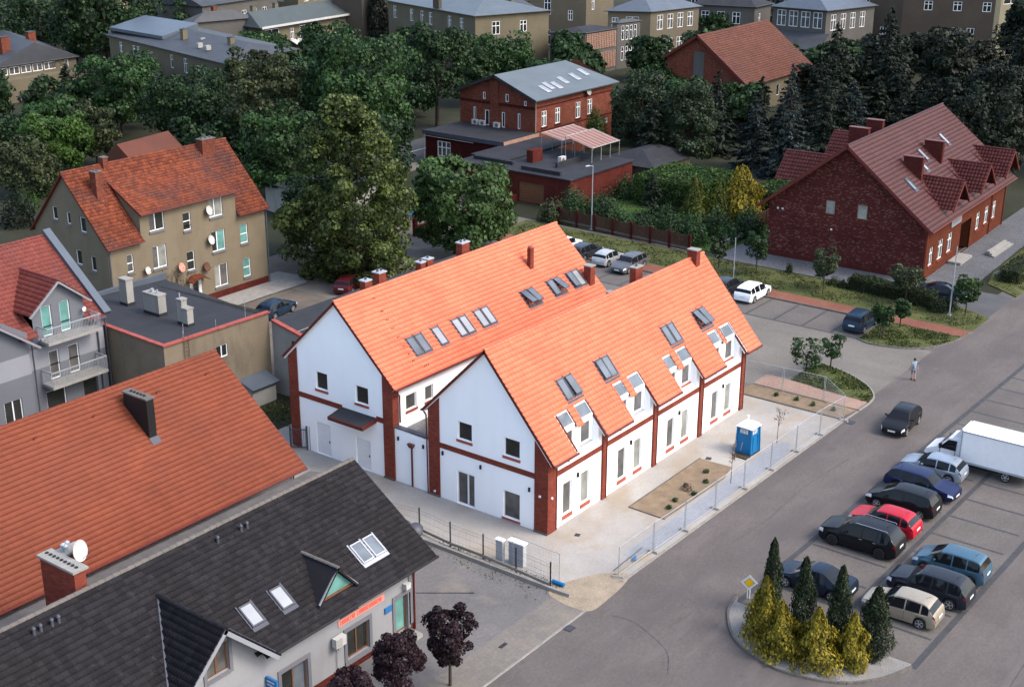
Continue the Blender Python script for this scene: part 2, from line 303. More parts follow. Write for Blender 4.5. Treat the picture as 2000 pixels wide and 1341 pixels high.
M['side_road'] = pavermat('side_road_pavers', (0.205, 0.188, 0.168), (0.15,0.14,0.125), 0.2, 0.1, 0.06, patches=[((0.3,0.06,1), (0.15,0.14,0.13), 0.47, 0.68, 0.6)])
M['line'] = plain('dark_paver_line', (0.072, 0.073, 0.080), 0.85, 0.18, 1.5, fine=(8, 0.15))
M['yard'] = pavermat('pale_yard_paving', (0.50, 0.45, 0.385), (0.42,0.37,0.31), 0.2, 0.1, 0.04, patches=[((0.22,0.3,1), (0.44,0.335,0.225), 0.50, 0.66, 0.75), ((0.5,0.5,1), (0.36,0.34,0.315), 0.60, 0.72, 0.5)], fine=0.06)
M['sand'] = plain('spilled_sand', (0.36, 0.27, 0.175), 0.95, 0.2, 0.9, fine=(14, 0.2), bmp=(10, 0.5, 0.03))
M['walkway'] = pavermat('blue_grey_walkway', (0.33, 0.345, 0.375), (0.25,0.26,0.28), 0.4, 0.12, 0.06)
M['k_yard'] = pavermat('grey_yard_pavers', (0.112, 0.113, 0.117), (0.090,0.090,0.092), 0.21, 0.11, 0.06, patches=[((0.3,0.3,1), (0.175,0.16,0.135), 0.54, 0.7, 0.7)])
M['sidewalk'] = pavermat('concrete_sidewalk', (0.175, 0.160, 0.145), (0.13,0.12,0.11), 0.3, 0.3, 0.06, patches=[((0.4,0.4,1), (0.26,0.215,0.165), 0.55, 0.72, 0.6)])
M['path_red'] = pavermat('pink_paver_path', (0.185, 0.105, 0.080), (0.13,0.08,0.065), 0.2, 0.1, 0.12, patches=[((0.5,0.5,1), (0.20,0.15,0.115), 0.52, 0.7, 0.6)])
M['path_pale'] = pavermat('dusty_pink_path', (0.33, 0.235, 0.185), (0.25,0.19,0.15), 0.2, 0.1, 0.08, patches=[((0.5,0.5,1), (0.36,0.29,0.22), 0.5, 0.7, 0.8)])
M['apron'] = pavermat('grey_block_apron', (0.115, 0.118, 0.128), (0.075,0.077,0.085), 0.2, 0.1, 0.2)
M['cobble'] = plain('packed_courtyard_ground', (0.165, 0.140, 0.118), 0.95, 0.2, 0.4, fine=(6, 0.2), streak=((0.3,0.3,1), (0.10,0.088,0.078), 0.6))
M['asphalt'] = plain('asphalt', (0.065, 0.066, 0.070), 0.9, 0.15, 0.5, fine=(12, 0.12))
M['bark'] = plain('tree_bark', (0.075, 0.058, 0.045), 0.95, 0.3, 3, bmp=(20, 0.6, 0.03))
M['blue_plastic'] = plain('blue_polyethylene', (0.003, 0.115, 0.28), 0.45, 0.06, 1)
M['white_plastic'] = plain('white_translucent_roof', (0.78, 0.79, 0.80), 0.35, 0.03)
M['sign_white'] = plain('white_sign', (0.70, 0.71, 0.72), 0.4, 0.04)
M['sign_text'] = plain('dark_lettering', (0.04, 0.045, 0.06), 0.6, 0.1)
M['sign_red'] = plain('red_lettering', (0.55, 0.045, 0.030), 0.5, 0.05)
M['sign_pink'] = plain('salmon_sign_board', (0.55, 0.23, 0.18), 0.6, 0.08, 2)
M['sign_blue'] = plain('blue_sign', (0.02, 0.12, 0.30), 0.4, 0.1)
M['yellow'] = plain('yellow_sign', (0.72, 0.42, 0.01), 0.4, 0.04)
M['wood_fence'] = plain('stained_fence_boards', (0.085, 0.042, 0.026), 0.8, 0.25, 0.8, streak=((6,6,0.3), (0.045,0.025,0.018), 0.6))
M['awning'] = plain('faded_pink_awning', (0.36, 0.22, 0.195), 0.8, 0.1, 1.5)
M['awning2'] = plain('awning_dark_stripe', (0.20, 0.105, 0.09), 0.8, 0.1, 1.5)
M['ac'] = plain('white_appliance', (0.50, 0.50, 0.49), 0.5, 0.06)
M['rust'] = plain('rusty_steel', (0.10, 0.045, 0.03), 0.8, 0.3, 3)
M['utility'] = plain('grey_cabinet', (0.36, 0.375, 0.39), 0.5, 0.06)
M['lattice'] = plain('pale_brick_lattice', (0.26, 0.155, 0.115), 0.9, 0.2, 2)
L = {}
L['linden'] = leafmat('olive_linden_leaves', (0.018, 0.034, 0.006), (0.092, 0.124, 0.030))
L['maple'] = leafmat('maple_leaves', (0.012, 0.034, 0.007), (0.056, 0.108, 0.028))
L['dark'] = leafmat('dark_green_leaves', (0.007, 0.021, 0.006), (0.028, 0.064, 0.018))
L['mid'] = leafmat('mid_green_leaves', (0.009, 0.028, 0.007), (0.036, 0.084, 0.022))
L['olive'] = leafmat('grey_olive_leaves', (0.018, 0.028, 0.010), (0.066, 0.084, 0.032))
L['bright'] = leafmat('bright_green_leaves', (0.012, 0.036, 0.004), (0.052, 0.110, 0.016))
L['blackish'] = leafmat('blackish_green_leaves', (0.004, 0.009, 0.004), (0.014, 0.024, 0.010))
L['spruce'] = leafmat('dark_spruce_needles', (0.006, 0.013, 0.008), (0.024, 0.040, 0.022))
L['blue'] = leafmat('blue_spruce_needles', (0.012, 0.022, 0.022), (0.050, 0.072, 0.068))
L['pine'] = leafmat('soft_pine_needles', (0.010, 0.024, 0.010), (0.058, 0.090, 0.040))
L['thuja'] = leafmat('dark_thuja_foliage', (0.008, 0.018, 0.008), (0.038, 0.060, 0.022))
L['gold'] = leafmat('golden_conifer_foliage', (0.060, 0.056, 0.006), (0.25, 0.20, 0.018))
L['goldg'] = leafmat('yellow_green_foliage', (0.045, 0.058, 0.008), (0.18, 0.18, 0.022))
L['purple'] = leafmat('purple_plum_leaves', (0.012, 0.006, 0.009), (0.050, 0.022, 0.030))
L['young'] = leafmat('young_tree_leaves', (0.020, 0.034, 0.014), (0.072, 0.100, 0.042))
L['hedge'] = leafmat('hedge_leaves', (0.010, 0.022, 0.006), (0.042, 0.068, 0.018))
L['grass'] = leafmat('grass_blades', (0.030, 0.055, 0.010), (0.100, 0.130, 0.030))
L['drygrass'] = leafmat('dry_grass_blades', (0.070, 0.070, 0.020), (0.18, 0.15, 0.060))
L['twig'] = leafmat('brown_withered_leaves', (0.10, 0.055, 0.040), (0.20, 0.13, 0.10))

# ------------------------------------------------------------------ setting: ground, roads, paths
def sheet(name, pts, z, mat):
    mb = MB(); mb.poly(*[(x, y, z) for x, y in pts]); return struct(mb.build(name, mat))
def rect(x0, x1, y0, y1): return [(x0,y0),(x1,y0),(x1,y1),(x0,y1)]
def slab(name, pts, z0, z1, mat):
    mb = MB(); mb.prism([(x,y,z0) for x, y in pts], (0,0,z1-z0)); return struct(mb.build(name, mat))
def catmull(pts, n=6, closed=False):
    out = []; P = [Vector(p) for p in pts]; N_ = len(P)
    for i in range(N_ if closed else N_-1):
        a, b, c, d = (P[(i+k) % N_] if closed else P[min(max(i+k,0),N_-1)] for k in (-1,0,1,2))
        for j in range(n):
            t = j/n; out.append(0.5*((2*b)+(c-a)*t+(2*a-5*b+4*c-d)*t*t+(3*b-a-3*c+d)*t**3))
    if not closed: out.append(P[-1])
    return [tuple(p) for p in out]
def kerb(name, pts, w, h, mat, step=1.0, joint=0.012, z0=0.0):
    """kerb stones laid one by one along a line; each stone is an object of its own"""
    root = struct(bpy.data.objects.new(name, None)); col.objects.link(root)
    P = [Vector((*p, 0)) for p in pts]; k = 0
    for a, b in zip(P, P[1:]):
        d = b-a; ln = d.length
        if ln < 1e-4: continue
        d.normalize(); nrm = Vector((-d.y, d.x, 0)); n = max(1, round(ln/step)); s = ln/n; first = None
        for i in range(n):
            if first is None:
                mb = MB(); hw = w/2; e = 0.02; L_ = s-joint
                mb.hexa([(0,-hw,0),(L_,-hw,0),(L_,hw,0),(0,hw,0),(0,-hw+e,h),(L_,-hw+e,h),(L_,hw-e,h),(0,hw-e,h)])
                first = mb.build('kerb_stone', mat, root); o = first
            else: o = first.copy(); col.objects.link(o); o.parent = root
            p = a + d*(i*s+joint/2); o.location = (p.x, p.y, z0); o.rotation_euler = (0,0,math.atan2(d.y,d.x)); k += 1
    return root
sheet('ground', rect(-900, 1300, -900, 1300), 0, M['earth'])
sheet('road', [(-120,-90),(150,-90),(150,-6.0),(-120,-6.0)], 0.004, M['road'])
sheet('side_road', [(29.2,-6.7),(29.2,1.0),(24.4,1.0),(24.4,48),(43.6,48),(43.6,-0.9),(44.5,-6.7)], 0.008, M['side_road'])
sheet('courtyard', rect(5.8, 58, 22, 56), 0.004, M['cobble'])
sheet('courtyard_pavement', [(5.0,46.8),(26.5,46.8),(27.6,49.0),(27.2,51.5),(5,51.5)], 0.10, M['concrete'])
sheet('back_street', [(52,73),(120,74.5),(120,83),(52,82)], 0.004, M['asphalt'])
sheet('back_pavement', [(52,69.5),(72,70),(72,73),(52,73)], 0.008, M['side_road'])
sheet('street_line', [(60,77.2),(100,78.0),(100,78.15),(60,77.35)], 0.012, M['sign_white'])
sheet('parking_bays', [(0.0,-23.0),(46,-23.6),(46,-13.45),(0.0,-12.75)], 0.008, M['bays'])
sheet('side_parking_bays', rect(43.6, 48.85, -0.75, 44), 0.012, M['bays'])
# dark paver lines between the bays
mb = MB()
def strip(a, b, wd, z=0.013):
    a, b = Vector((*a,z)), Vector((*b,z)); n = (b-a).cross(Vector((0,0,1))).normalized()*wd/2
    mb.poly(a-n, a+n, b+n, b-n)
strip((-0.2,-12.76), (46,-13.72), 0.34); strip((0.0,-17.86),(46,-18.55),0.30); strip((-0.2,-22.72),(46,-23.7),0.36)
for k in range(17):
    x = 0.08+2.83*k; strip((x+0.05,-13.0-0.018*x),(x,-17.7),0.2,0.0115); strip((x,-18.1),(x-0.03,-22.5),0.2,0.0115)
strip((43.62,-0.75),(43.62,44),0.22,0.0165)
for k in range(-1, 14): strip((43.75,1.85+2.67*k),(48.7,1.85+2.67*k),0.2,0.0165)
struct(mb.build('parking_line', M['line']))
# yard round the white houses
sheet('yard', [(-4.95,-6.5),(-2.0,-6.56),(26.8,-6.93),(26.8,24),(-4.95,24)], 0.012, M['yard'])
sheet('yard_walkway', [(0.7,-5.0),(20.3,-4.95),(20.9,-5.7),(18.6,-6.35),(2.6,-6.2),(0.7,-5.55)], 0.020, M['walkway'])
sheet('sand_patch', catmull([(-5.6,-4.4),(-4.6,-3.9),(-2.2,-4.9),(-1.0,-6.2),(-1.6,-6.75),(-4.0,-7.0),(-5.7,-6.75)],5,True), 0.024, M['sand'])
#sheet('road_dust', catmull([(-4.5,-6.7),(0.5,-6.72),(2.5,-7.0),(0,-7.9),(-3.0,-8.1),(-5.5,-7.4)],5,True), 0.0075, M['side_road'])
#sheet('grey_gravel_patch', catmull([(-0.6,-3.6),(0.8,-2.9),(2.6,-3.0),(3.6,-3.6),(2.2,-4.5),(0.2,-4.6)],5,True), 0.0165, M['walkway'])
slab('planting_bed', [(6.0,-2.05),(14.9,-2.0),(15.0,-4.3),(13.2,-4.75),(5.95,-4.6)], 0.0, 0.05, M['soil'])
slab('soil_strip', [(26.95,-6.5),(29.1,-6.9),(29.1,1.6),(26.95,1.6)], 0.0, 0.05, M['soil'])
sheet('side_path', [(29.25,-6.9),(31.0,-6.95),(31.6,-0.3),(31.6,1.6),(29.25,1.6)], 0.05, M['path_pale'])
# grass island by the side road
isl1 = catmull([(31.0,-7.0),(32.3,-6.75),(33.5,-5.95),(34.6,-4.75),(35.6,-3.0),(36.25,-0.9)], 5) + [(35.3,-0.5),(31.75,-0.35),(31.2,-3.5)]
slab('grass_island', isl1, 0.0, 0.075, M['grass'])
kerb('island_kerb', catmull([(29.1,-7.05),(31.0,-7.1),(32.35,-6.85),(33.6,-6.05),(34.7,-4.85),(35.7,-3.05),(36.35,-0.85)], 3), 0.15, 0.11, M['kerb'], 0.9)
isl2 = catmull([(43.5,-0.75),(43.1,-2.0),(43.6,-4.2),(44.8,-5.8),(47.0,-6.95),(49.0,-7.35)], 5) + [(49.1,-0.8)]
slab('grass_corner', isl2, 0.0, 0.09, M['grass'])
kerb('corner_kerb', catmull([(43.5,-0.7),(43.0,-2.0),(43.5,-4.25),(44.72,-5.95),(46.95,-7.1),(49.0,-7.5),(51,-7.65)], 3), 0.15, 0.12, M['kerb_dark'], 0.9)
kerb('bay_kerb', [(48.95,-0.7),(48.95,44)], 0.16, 0.14, M['kerb_dark'], 1.0)
slab('red_path', [(49.1,-7.35),(51.0,-7.6),(51.35,44),(49.1,44)], 0.0, 0.10, M['path_red'])
slab('grass_verge', [(51.05,-7.6),(55.4,-7.6),(57.0,-4.4),(57.0,20.5),(57.2,44),(51.37,44)], 0.0, 0.09, M['grass'])
slab('brick_house_apron', [(57.2,-1.6),(62.6,-1.6),(64,20.6),(57.2,20.6)], 0.0, 0.10, M['apron'])
slab('forecourt', [(62.62,-3.4),(98,-2.0),(98,2.4),(62.62,1.6)], 0.0, 0.09, M['apron'])
sheet('driveway', [(55.5,-7.5),(62.6,-7.5),(62.6,-1.62),(57.1,-1.62),(57.05,-4.3)], 0.010, M['asphalt'])
slab('far_verge', [(62.8,-7.6),(100,-8.0),(100,-2.3),(69,-3.4),(65.2,-4.2)], 0.0, 0.09, M['grass'])
slab('garden_lawn', [(58.8,20.8),(84,18),(84,44),(58.9,42)], 0.0, 0.06, M['lawn'])
# black-roofed shop surroundings
sheet('shop_yard', [(-60,-4.5),(-5.2,-4.5),(-5.2,60),(-60,60)], 0.006, M['k_yard'])
sheet('sidewalk', rect(-60, -5.5, -6.6, -4.4), 0.012, M['sidewalk'])
kerb('road_kerb', [(-34,-6.66),(-5.7,-6.66)], 0.15, 0.04, M['kerb'], 1.0)
kerb('yard_kerb', [(-1.9,-6.58),(26.9,-6.95),(29.0,-7.05)], 0.16, 0.06, M['kerb'], 1.0)
kerb('wall_kerb', [(-5.12,12),(-5.07,-4.3),(-5.0,-5.2)], 0.2, 0.22, M['kerb'], 1.0)
kerb('bed_kerb', [(5.95,-4.65),(6.0,-2.0),(14.95,-1.95)], 0.08, 0.08, M['kerb_dark'], 1.0)
kerb('strip_kerb', [(26.87,-6.6),(26.87,1.6)], 0.1, 0.09, M['kerb_dark'], 1.0)
# conifer island: pale gravel inside a curved kerb
icurve = catmull([(0.9,-12.4),(-0.6,-12.65),(-1.6,-13.1),(-2.9,-14.0),(-3.75,-15.1),(-4.35,-16.8),(-4.4,-18.0),(-4.0,-19.6),(-3.2,-20.95),(-1.8,-22.0),(-0.2,-22.65)], 4)
slab('gravel_island', icurve + [(0.02,-22.55),(0.0,-12.75)], 0.0, 0.09, M['gravel'])
kerb('gravel_kerb', icurve, 0.16, 0.13, M['kerb_dark'], 0.9)
# ------------------------------------------------------------------ building helpers
rng = random.Random(7); nrg = np.random.default_rng(7)
class Fr:
    """upright wall frame: u along the wall, z up, n outward"""
    def __init__(s, O, U, Nn): s.O = Vector(O); s.U = Vector(U).normalized(); s.N = Vector(Nn).normalized()
    def p(s, u, z, n=0.0): return s.O + s.U*u + Vector((0,0,z)) + s.N*n
    def box(s, mb, u0, u1, z0, z1, n0, n1):
        return mb.hexa([s.p(u0,z0,n0), s.p(u1,z0,n0), s.p(u1,z0,n1), s.p(u0,z0,n1), s.p(u0,z1,n0), s.p(u1,z1,n0), s.p(u1,z1,n1), s.p(u0,z1,n1)])
def FRONT(x0, y): return Fr((x0,y,0), (1,0,0), (0,-1,0))
def LEFT(x, y1): return Fr((x,y1,0), (0,-1,0), (-1,0,0))        # u runs from far to near
def BACK(x1, y): return Fr((x1,y,0), (-1,0,0), (0,1,0))
def RIGHT(x, y0): return Fr((x,y0,0), (0,1,0), (1,0,0))
def urange(out, z):
    us = []
    for (a, za), (b, zb) in zip(out, out[1:]+out[:1]):
        if min(za,zb)-1e-9 <= z <= max(za,zb)+1e-9:
            if abs(za-zb) < 1e-9: us += [a, b]
            else: us.append(a+(b-a)*(z-za)/(zb-za))
    return (min(us), max(us)) if us else (0,0)
def wall(mb, fr, out, ops=(), rev=0.16):
    zs = sorted(set([round(z,5) for _, z in out]+[round(z,5) for o in ops for z in o[2:4]]))
    zs = [z for z in zs if min(q for _,q in out)-1e-4 <= z <= max(q for _,q in out)+1e-4]
    for za, zb in zip(zs, zs[1:]):
        e = 3e-4; l0, r0 = urange(out, za+e); l1, r1 = urange(out, zb-e)
        act = sorted([o for o in ops if o[2] <= za+1e-6 and o[3] >= zb-1e-6]); ua, ub = l0, l1
        for o in act:
            mb.poly(fr.p(ua,za), fr.p(o[0],za), fr.p(o[0],zb), fr.p(ub,zb)); ua = ub = o[1]
        mb.poly(fr.p(ua,za), fr.p(r0,za), fr.p(r1,zb), fr.p(ub,zb))
    for u0, u1, z0, z1 in [o[:4] for o in ops]:
        mb.poly(fr.p(u0,z0), fr.p(u1,z0), fr.p(u1,z0,-rev), fr.p(u0,z0,-rev)); mb.poly(fr.p(u0,z1,-rev), fr.p(u1,z1,-rev), fr.p(u1,z1), fr.p(u0,z1))
        mb.poly(fr.p(u0,z0,-rev), fr.p(u0,z1,-rev), fr.p(u0,z1), fr.p(u0,z0)); mb.poly(fr.p(u1,z0), fr.p(u1,z1), fr.p(u1,z1,-rev), fr.p(u1,z0,-rev))
def window(parent, fr, u0, u1, z0, z1, dep=0.12, frame='upvc', glass='glass_dark', mull=(), trans=(), sill=None, fw=0.07, name='window', label=None, back=0.05):
    mb = MB(); n1, n0 = -dep+back, -dep
    fr.box(mb, u0, u1, z0, z0+fw, n0, n1); fr.box(mb, u0, u1, z1-fw, z1, n0, n1)
    fr.box(mb, u0, u0+fw, z0+fw, z1-fw, n0, n1); fr.box(mb, u1-fw, u1, z0+fw, z1-fw, n0, n1)
    us = [u0+fw] + [u0+(u1-u0)*q for q in mull] + [u1-fw]; zz = [z0+fw] + [z0+(z1-z0)*q for q in trans] + [z1-fw]
    for q in us[1:-1]: fr.box(mb, q-fw*.6, q+fw*.6, z0+fw, z1-fw, n0, n1+0.004)
    for q in zz[1:-1]: fr.box(mb, u0+fw, u1-fw, q-fw*.5, q+fw*.5, n0, n1+0.002)
    wo = mb.build(name, M[frame], parent)
    if label: wo['label'] = label
    gs = glass if isinstance(glass, (list, tuple)) else [glass]; k = 0
    for a, b in zip(us, us[1:]):
        for c, d in zip(zz, zz[1:]):
            p = MB(); fr.box(p, a-0.01, b+0.01, c-0.01, d+0.01, n0-0.01, n0+0.015); p.build('pane', M[gs[k % len(gs)]], wo); k += 1
    if sill:
        p = MB(); fr.box(p, u0-0.06, u1+0.06, z0-(sill[2] if len(sill) > 2 else 0.07), z0-0.003, n0, sill[1]); p.build('sill', M[sill[0]], wo)
    return wo
def tile_template(tw, ch, U, S, Nn, prof, th, ov):
    """one tile: top face, thin front lip, and an undercut below the lip that leaves a real gap"""
    pu, ph = prof; k = len(pu); vs = []
    for s_, nn, q in ((-ov+.055, -.012, .2), (-ov, th-.016, 1), (-ov, th, 1), (ch, .004, 1)):
        for u_, h_ in zip(pu, ph): vs.append(U*(u_*tw) + S*s_ + Nn*(h_*q+nn))
    fs = [(r*k+i, r*k+i+1, (r+1)*k+i+1, (r+1)*k+i) for r in (0,1,2) for i in range(k-1)]
    return np.array([tuple(v) for v in vs]), np.array(fs)
PROF_FLAT = ((0,.06,.13,.87,.94,1.0), (.007,.007,.0,.0,.007,.007))
PROF_WAVE = ((0,.2,.4,.6,.8,1.0), (0,.012,.045,.05,.02,0))
PROF_DBL = ((0,.14,.25,.36,.5,.64,.75,.86,1.0), (0,.008,.03,.008,0,.008,.03,.008,0))
def tiles(parent, mat, O, U, S, length, slope, tw, ch, keep=None, prof=PROF_FLAT, th=0.03, ov=0.03, indiv=0, name='roof_tiles', one='roof_tile', cut=None):
    O, U, S = Vector(O), Vector(U).normalized(), Vector(S).normalized(); Nn = U.cross(S)
    nu, ns = max(1, round(length/tw)), max(1, round(slope/ch)); tw, ch = length/nu, slope/ns
    tv, tf = tile_template(tw, ch, U, S, Nn, prof, th, ov)
    ii, jj = np.meshgrid(np.arange(nu), np.arange(ns)); ii = ii.ravel(); jj = jj.ravel()
    if keep:
        ok = np.array([bool(keep((i+.5)*tw, (j+.5)*ch)) for i, j in zip(ii, jj)]); ii = ii[ok]; jj = jj[ok]
    org = np.array(O)[None] + np.outer(ii*tw, np.array(U)) + np.outer(jj*ch, np.array(S)) + np.outer(nrg.uniform(-.0015,.0015,len(ii)), np.array(Nn))
    rest = np.ones(len(ii), bool)
    if indiv:
        W = org + np.array(parent.location if parent else (0,0,0)) + np.array(U*tw*.5+S*ch*.5)
        d = W - np.array(CAM); zc = d@np.array(cf); px = 1000+FPX*(d@np.array(cr))/zc; py = 670.5-FPX*(d@np.array(cu))/zc
        vis = (px > 4)&(px < 1996)&(py > 4)&(py < 1337); order = np.argsort(np.where(vis, zc, 1e9))[:indiv]
        order = [i for i in order if vis[i]]; rest[order] = False; src = None
        for i in order:
            if src is None:
                src = np_obj(one, tv, tf, mat, parent, nrg.random(1).repeat(len(tf))*0); src.location = org[i]
            else: inst(src, parent, org[i])
    org = org[rest]; n = len(org)
    if n:
        vs = (tv[None] + org[:,None]).reshape(-1,3); fs = (tf[None] + (np.arange(n)*len(tv))[:,None,None]).reshape(-1,4)
        o = np_obj(name, vs, fs, mat, parent, np.repeat(nrg.random(n), len(tf)), 'stuff')
        if cut:
            bm = bmesh.new(); bm.from_mesh(o.data); bmesh.ops.bisect_plane(bm, geom=bm.verts[:]+bm.edges[:]+bm.faces[:], plane_co=cut[0], plane_no=cut[1], clear_inner=True); bm.to_mesh(o.data); bm.free()
        return o
def ridge(parent, mat, a, b, r=0.12, step=0.4, name='ridge_tile'):
    a, b = Vector(a), Vector(b); d = b-a; n = max(1, round(d.length/step)); s = d.length/n; d.normalize()
    side = d.cross(Vector((0,0,1))).normalized(); up = side.cross(d); mb = MB()
    k = 6; vs = []
    for q, rr in ((0, r*1.08), (s*1.06, r*0.94)):
        for i in range(k+1):
            t = math.pi*i/k; vs.append(d*q + side*math.cos(t)*rr + up*(math.sin(t)*rr*0.9))
    fs = [(i, i+1, i+k+2, i+k+1) for i in range(k)]+[tuple(range(k,-1,-1))]
    mb._add(vs, fs, 0); src = mb.build(name, mat, parent, 50); src.location = a
    for i in range(1, n): inst(src, parent, a+d*(i*s))
def roof_window(parent, O, U, S, u, s, wd, ln, frame='dark_frame', glass='glass_sky', lift=0.0, name='roof_window', h=0.10):
    """skylight lying on a roof plane (O,U,S); lift opens the sash at its foot"""
    O, U, S = Vector(O), Vector(U).normalized(), Vector(S).normalized(); Nn = U.cross(S)
    def q(a, b, c): return O + U*a + S*b + Nn*c
    def bx(mb, a0,a1,b0,b1,c0,c1): mb.hexa([q(a0,b0,c0),q(a1,b0,c0),q(a1,b1,c0),q(a0,b1,c0),q(a0,b0,c1),q(a1,b0,c1),q(a1,b1,c1),q(a0,b1,c1)])
    mb = MB(); f = 0.075; z0, z1 = 0.0, h
    bx(mb,u,u+wd,s,s+f,z0,z1); bx(mb,u,u+wd,s+ln-f,s+ln,z0,z1+0.02); bx(mb,u,u+f,s+f,s+ln-f,z0,z1); bx(mb,u+wd-f,u+wd,s+f,s+ln-f,z0,z1)
    wo = mb.build(name, M[frame], parent)
    fl = MB(); bx(fl, u-0.07, u+wd+0.07, s-0.22, s-0.002, 0.03, 0.052); bx(fl, u-0.09, u-0.002, s, s+ln+0.1, 0.03, 0.05); bx(fl, u+wd+0.002, u+wd+0.09, s, s+ln+0.1, 0.03, 0.05)
    fl.build('flashing', M['sill_grey' if frame == 'sill_grey' else 'dark_frame'], wo)
    g = MB(); a0,a1,b0,b1 = u+f-.01,u+wd-f+.01,s+f-.01,s+ln-f+.01
    if lift:
        bx(g, a0,a1,b0,b1,z0+0.0,z0+0.03); g.build('opening', M['glass_dark'], wo)
        g = MB(); t = lift; pts = [q(a0,b0+t*.25,z1+t), q(a1,b0+t*.25,z1+t), q(a1,b1,z1+0.02), q(a0,b1,z1+0.02)]
        g.hexa([p for p in pts]+[p+Nn*0.03 for p in pts]); so = g.build('sash', M[glass], wo)
        fb = MB(); c = [p+Nn*0.015 for p in pts]
        for x, y in zip(c, c[1:]+c[:1]): fb.tube(x, y, 0.035, 0.035, 4)
        fb.build('sash_frame', M[frame], wo)
    else:
        bx(g, a0,a1,b0,b1,z0+0.02,z1-0.03); g.build('pane', M[glass], wo)
    return wo
def chimney(parent, x, y, z0, z1, wx, wy, body='brick_trim', cap='concrete', pots=0, name='chimney', potm='dark_frame', capo=0.05):
    mb = MB(); mb.box(x-wx/2, x+wx/2, y-wy/2, y+wy/2, z0, z1); c = mb.build(name, M[body], parent)
    mb = MB(); mb.box(x-wx/2-capo, x+wx/2+capo, y-wy/2-capo, y+wy/2+capo, z1, z1+0.08); mb.build('chimney_cap', M[cap], c)
    for i in range(pots):
        mb = MB(); lx = wx > wy; t = (i+.5)/pots-.5
        mb.tube((x+(wx*t if lx else 0), y+(0 if lx else wy*t), z1+0.08), (x+(wx*t if lx else 0), y+(0 if lx else wy*t), z1+0.24), 0.085, 0.075, 8); mb.build('chimney_pot', M[potm], c)
    return c
def quadslab(mb, a, b, c, d, t):
    """sheet a,b,c,d (ccw from above) thickened downwards along its normal"""
    a, b, c, d = map(Vector, (a,b,c,d)); n = (b-a).cross(d-a).normalized()*t
    return mb.hexa([a-n, b-n, c-n, d-n, a, b, c, d])
def sat_dish(parent_wall, label, p, aim, r=0.38, mat='sign_white', group=None):
    """p mount point, aim = outward direction"""
    aim = Vector(aim).normalized(); t = thing('satellite_dish', label, 'dish', p, 0, group)
    a = aim.orthogonal().normalized(); b = aim.cross(a); mb = MB(); n = 20; c0 = aim*0.35; vs = [c0-aim*0.10]
    for rr, dep in ((.5, -.075), (1, 0)):
        for i in range(n):
            q = 2*math.pi*i/n; vs.append(c0+aim*dep+(a*math.cos(q)+b*math.sin(q))*r*rr)
    fs = [(0, 1+i, 1+(i+1)%n) for i in range(n)]+[(1+i, 1+n+i, 1+n+(i+1)%n, 1+(i+1)%n) for i in range(n)]
    mb._add(vs, fs); mb.build('reflector', M[mat], t, 180)
    mb = MB(); mb.tube((0,0,0), c0-aim*0.1, 0.025); mb.build('mount', M['steel'], t)
    mb = MB(); tip = c0+aim*r*1.0-Vector((0,0,r*.3)); mb.tube(c0-Vector((0,0,r*.95)), tip, 0.012); mb.tube(tip-aim*.06, tip+aim*0.02, 0.035); mb.build('feed_arm', M['dark_frame'], t)
    return t
def text(s, fr, u, z, n, size, mat, parent, name='lettering', squash=1.0, ext=0.004):
    """flat lettering on a wall frame, centred at (u,z)"""
    cu_ = bpy.data.curves.new(name, 'FONT'); cu_.body = s; cu_.size = size; cu_.align_x = 'CENTER'; cu_.align_y = 'CENTER'; cu_.extrude = ext; cu_.resolution_u = 2
    tmp = bpy.data.objects.new('t', cu_); col.objects.link(tmp)
    dg = bpy.context.evaluated_depsgraph_get(); me = bpy.data.meshes.new_from_object(tmp.evaluated_get(dg)); bpy.data.objects.remove(tmp)
    X = fr.U*squash; Y = Vector((0,0,1)); Z = fr.N
    me.transform(Matrix((X, Y, Z)).transposed().to_4x4()); me.transform(Matrix.Translation(fr.p(u, z, n)))
    o = bpy.data.objects.new(name, me); me.materials.clear(); me.materials.append(mat); col.objects.link(o); o.parent = parent
    return o

# ------------------------------------------------------------------ the two white houses
def gable_out(w, zl, zr, ur, zt): return [(0,0),(w,0),(w,zr),(ur,zt),(0,zl)]
F = thing('white_house', 'newly built white house with orange tiled roof and row of dormer cut-outs beside road', 'house', (0,0,0))
SP = 6.03; LF = 24.15; BAYS = range(4)
fE, fR = (-0.65, 4.72), (4.5, 10.72)                       # eave and ridge (y,z) of the front slope
SF = Vector((0, fR[0]-fE[0], fR[1]-fE[1])); SLF = SF.length; SF.normalize(); kF = (fR[1]-fE[1])/(fR[0]-fE[0])
def froof(y): return fE[1]+kF*(y-fE[0])
fr = FRONT(0, 0); mb = MB(); lowo = []
for b in BAYS:
    lowo += [(1.68+SP*b, 2.62+SP*b, 0.55, 2.68), (3.58+SP*b, 4.52+SP*b, 0.55, 2.68)]
wall(mb, fr, [(0,0),(LF,0),(LF,4.0),(0,4.0)], lowo)
x0 = 0
for b in BAYS:
    a, c = 2.25+SP*b, 5.37+SP*b
    wall(mb, fr, [(x0,4.0),(a,4.0),(a,5.40),(x0,5.40)]); x0 = c
    mb.poly((a,0,4.0),(c,0,4.0),(c,0.42,4.1),(a,0.42,4.1))
    wall(mb, FRONT(0, 0.42), [(a,4.1),(c,4.1),(c,5.93),(a,5.93)], [(2.32+SP*b,3.28+SP*b,4.3,5.66),(4.08+SP*b,5.12+SP*b,4.3,5.66)], 0.12)
    for q in (a, c): mb.poly((q,0,4.0),(q,0.42,4.1),(q,0.42,froof(.42)-.06),(q,0,froof(0)-.06))
wall(mb, fr, [(x0,4.0),(LF,4.0),(LF,5.40),(x0,5.40)])
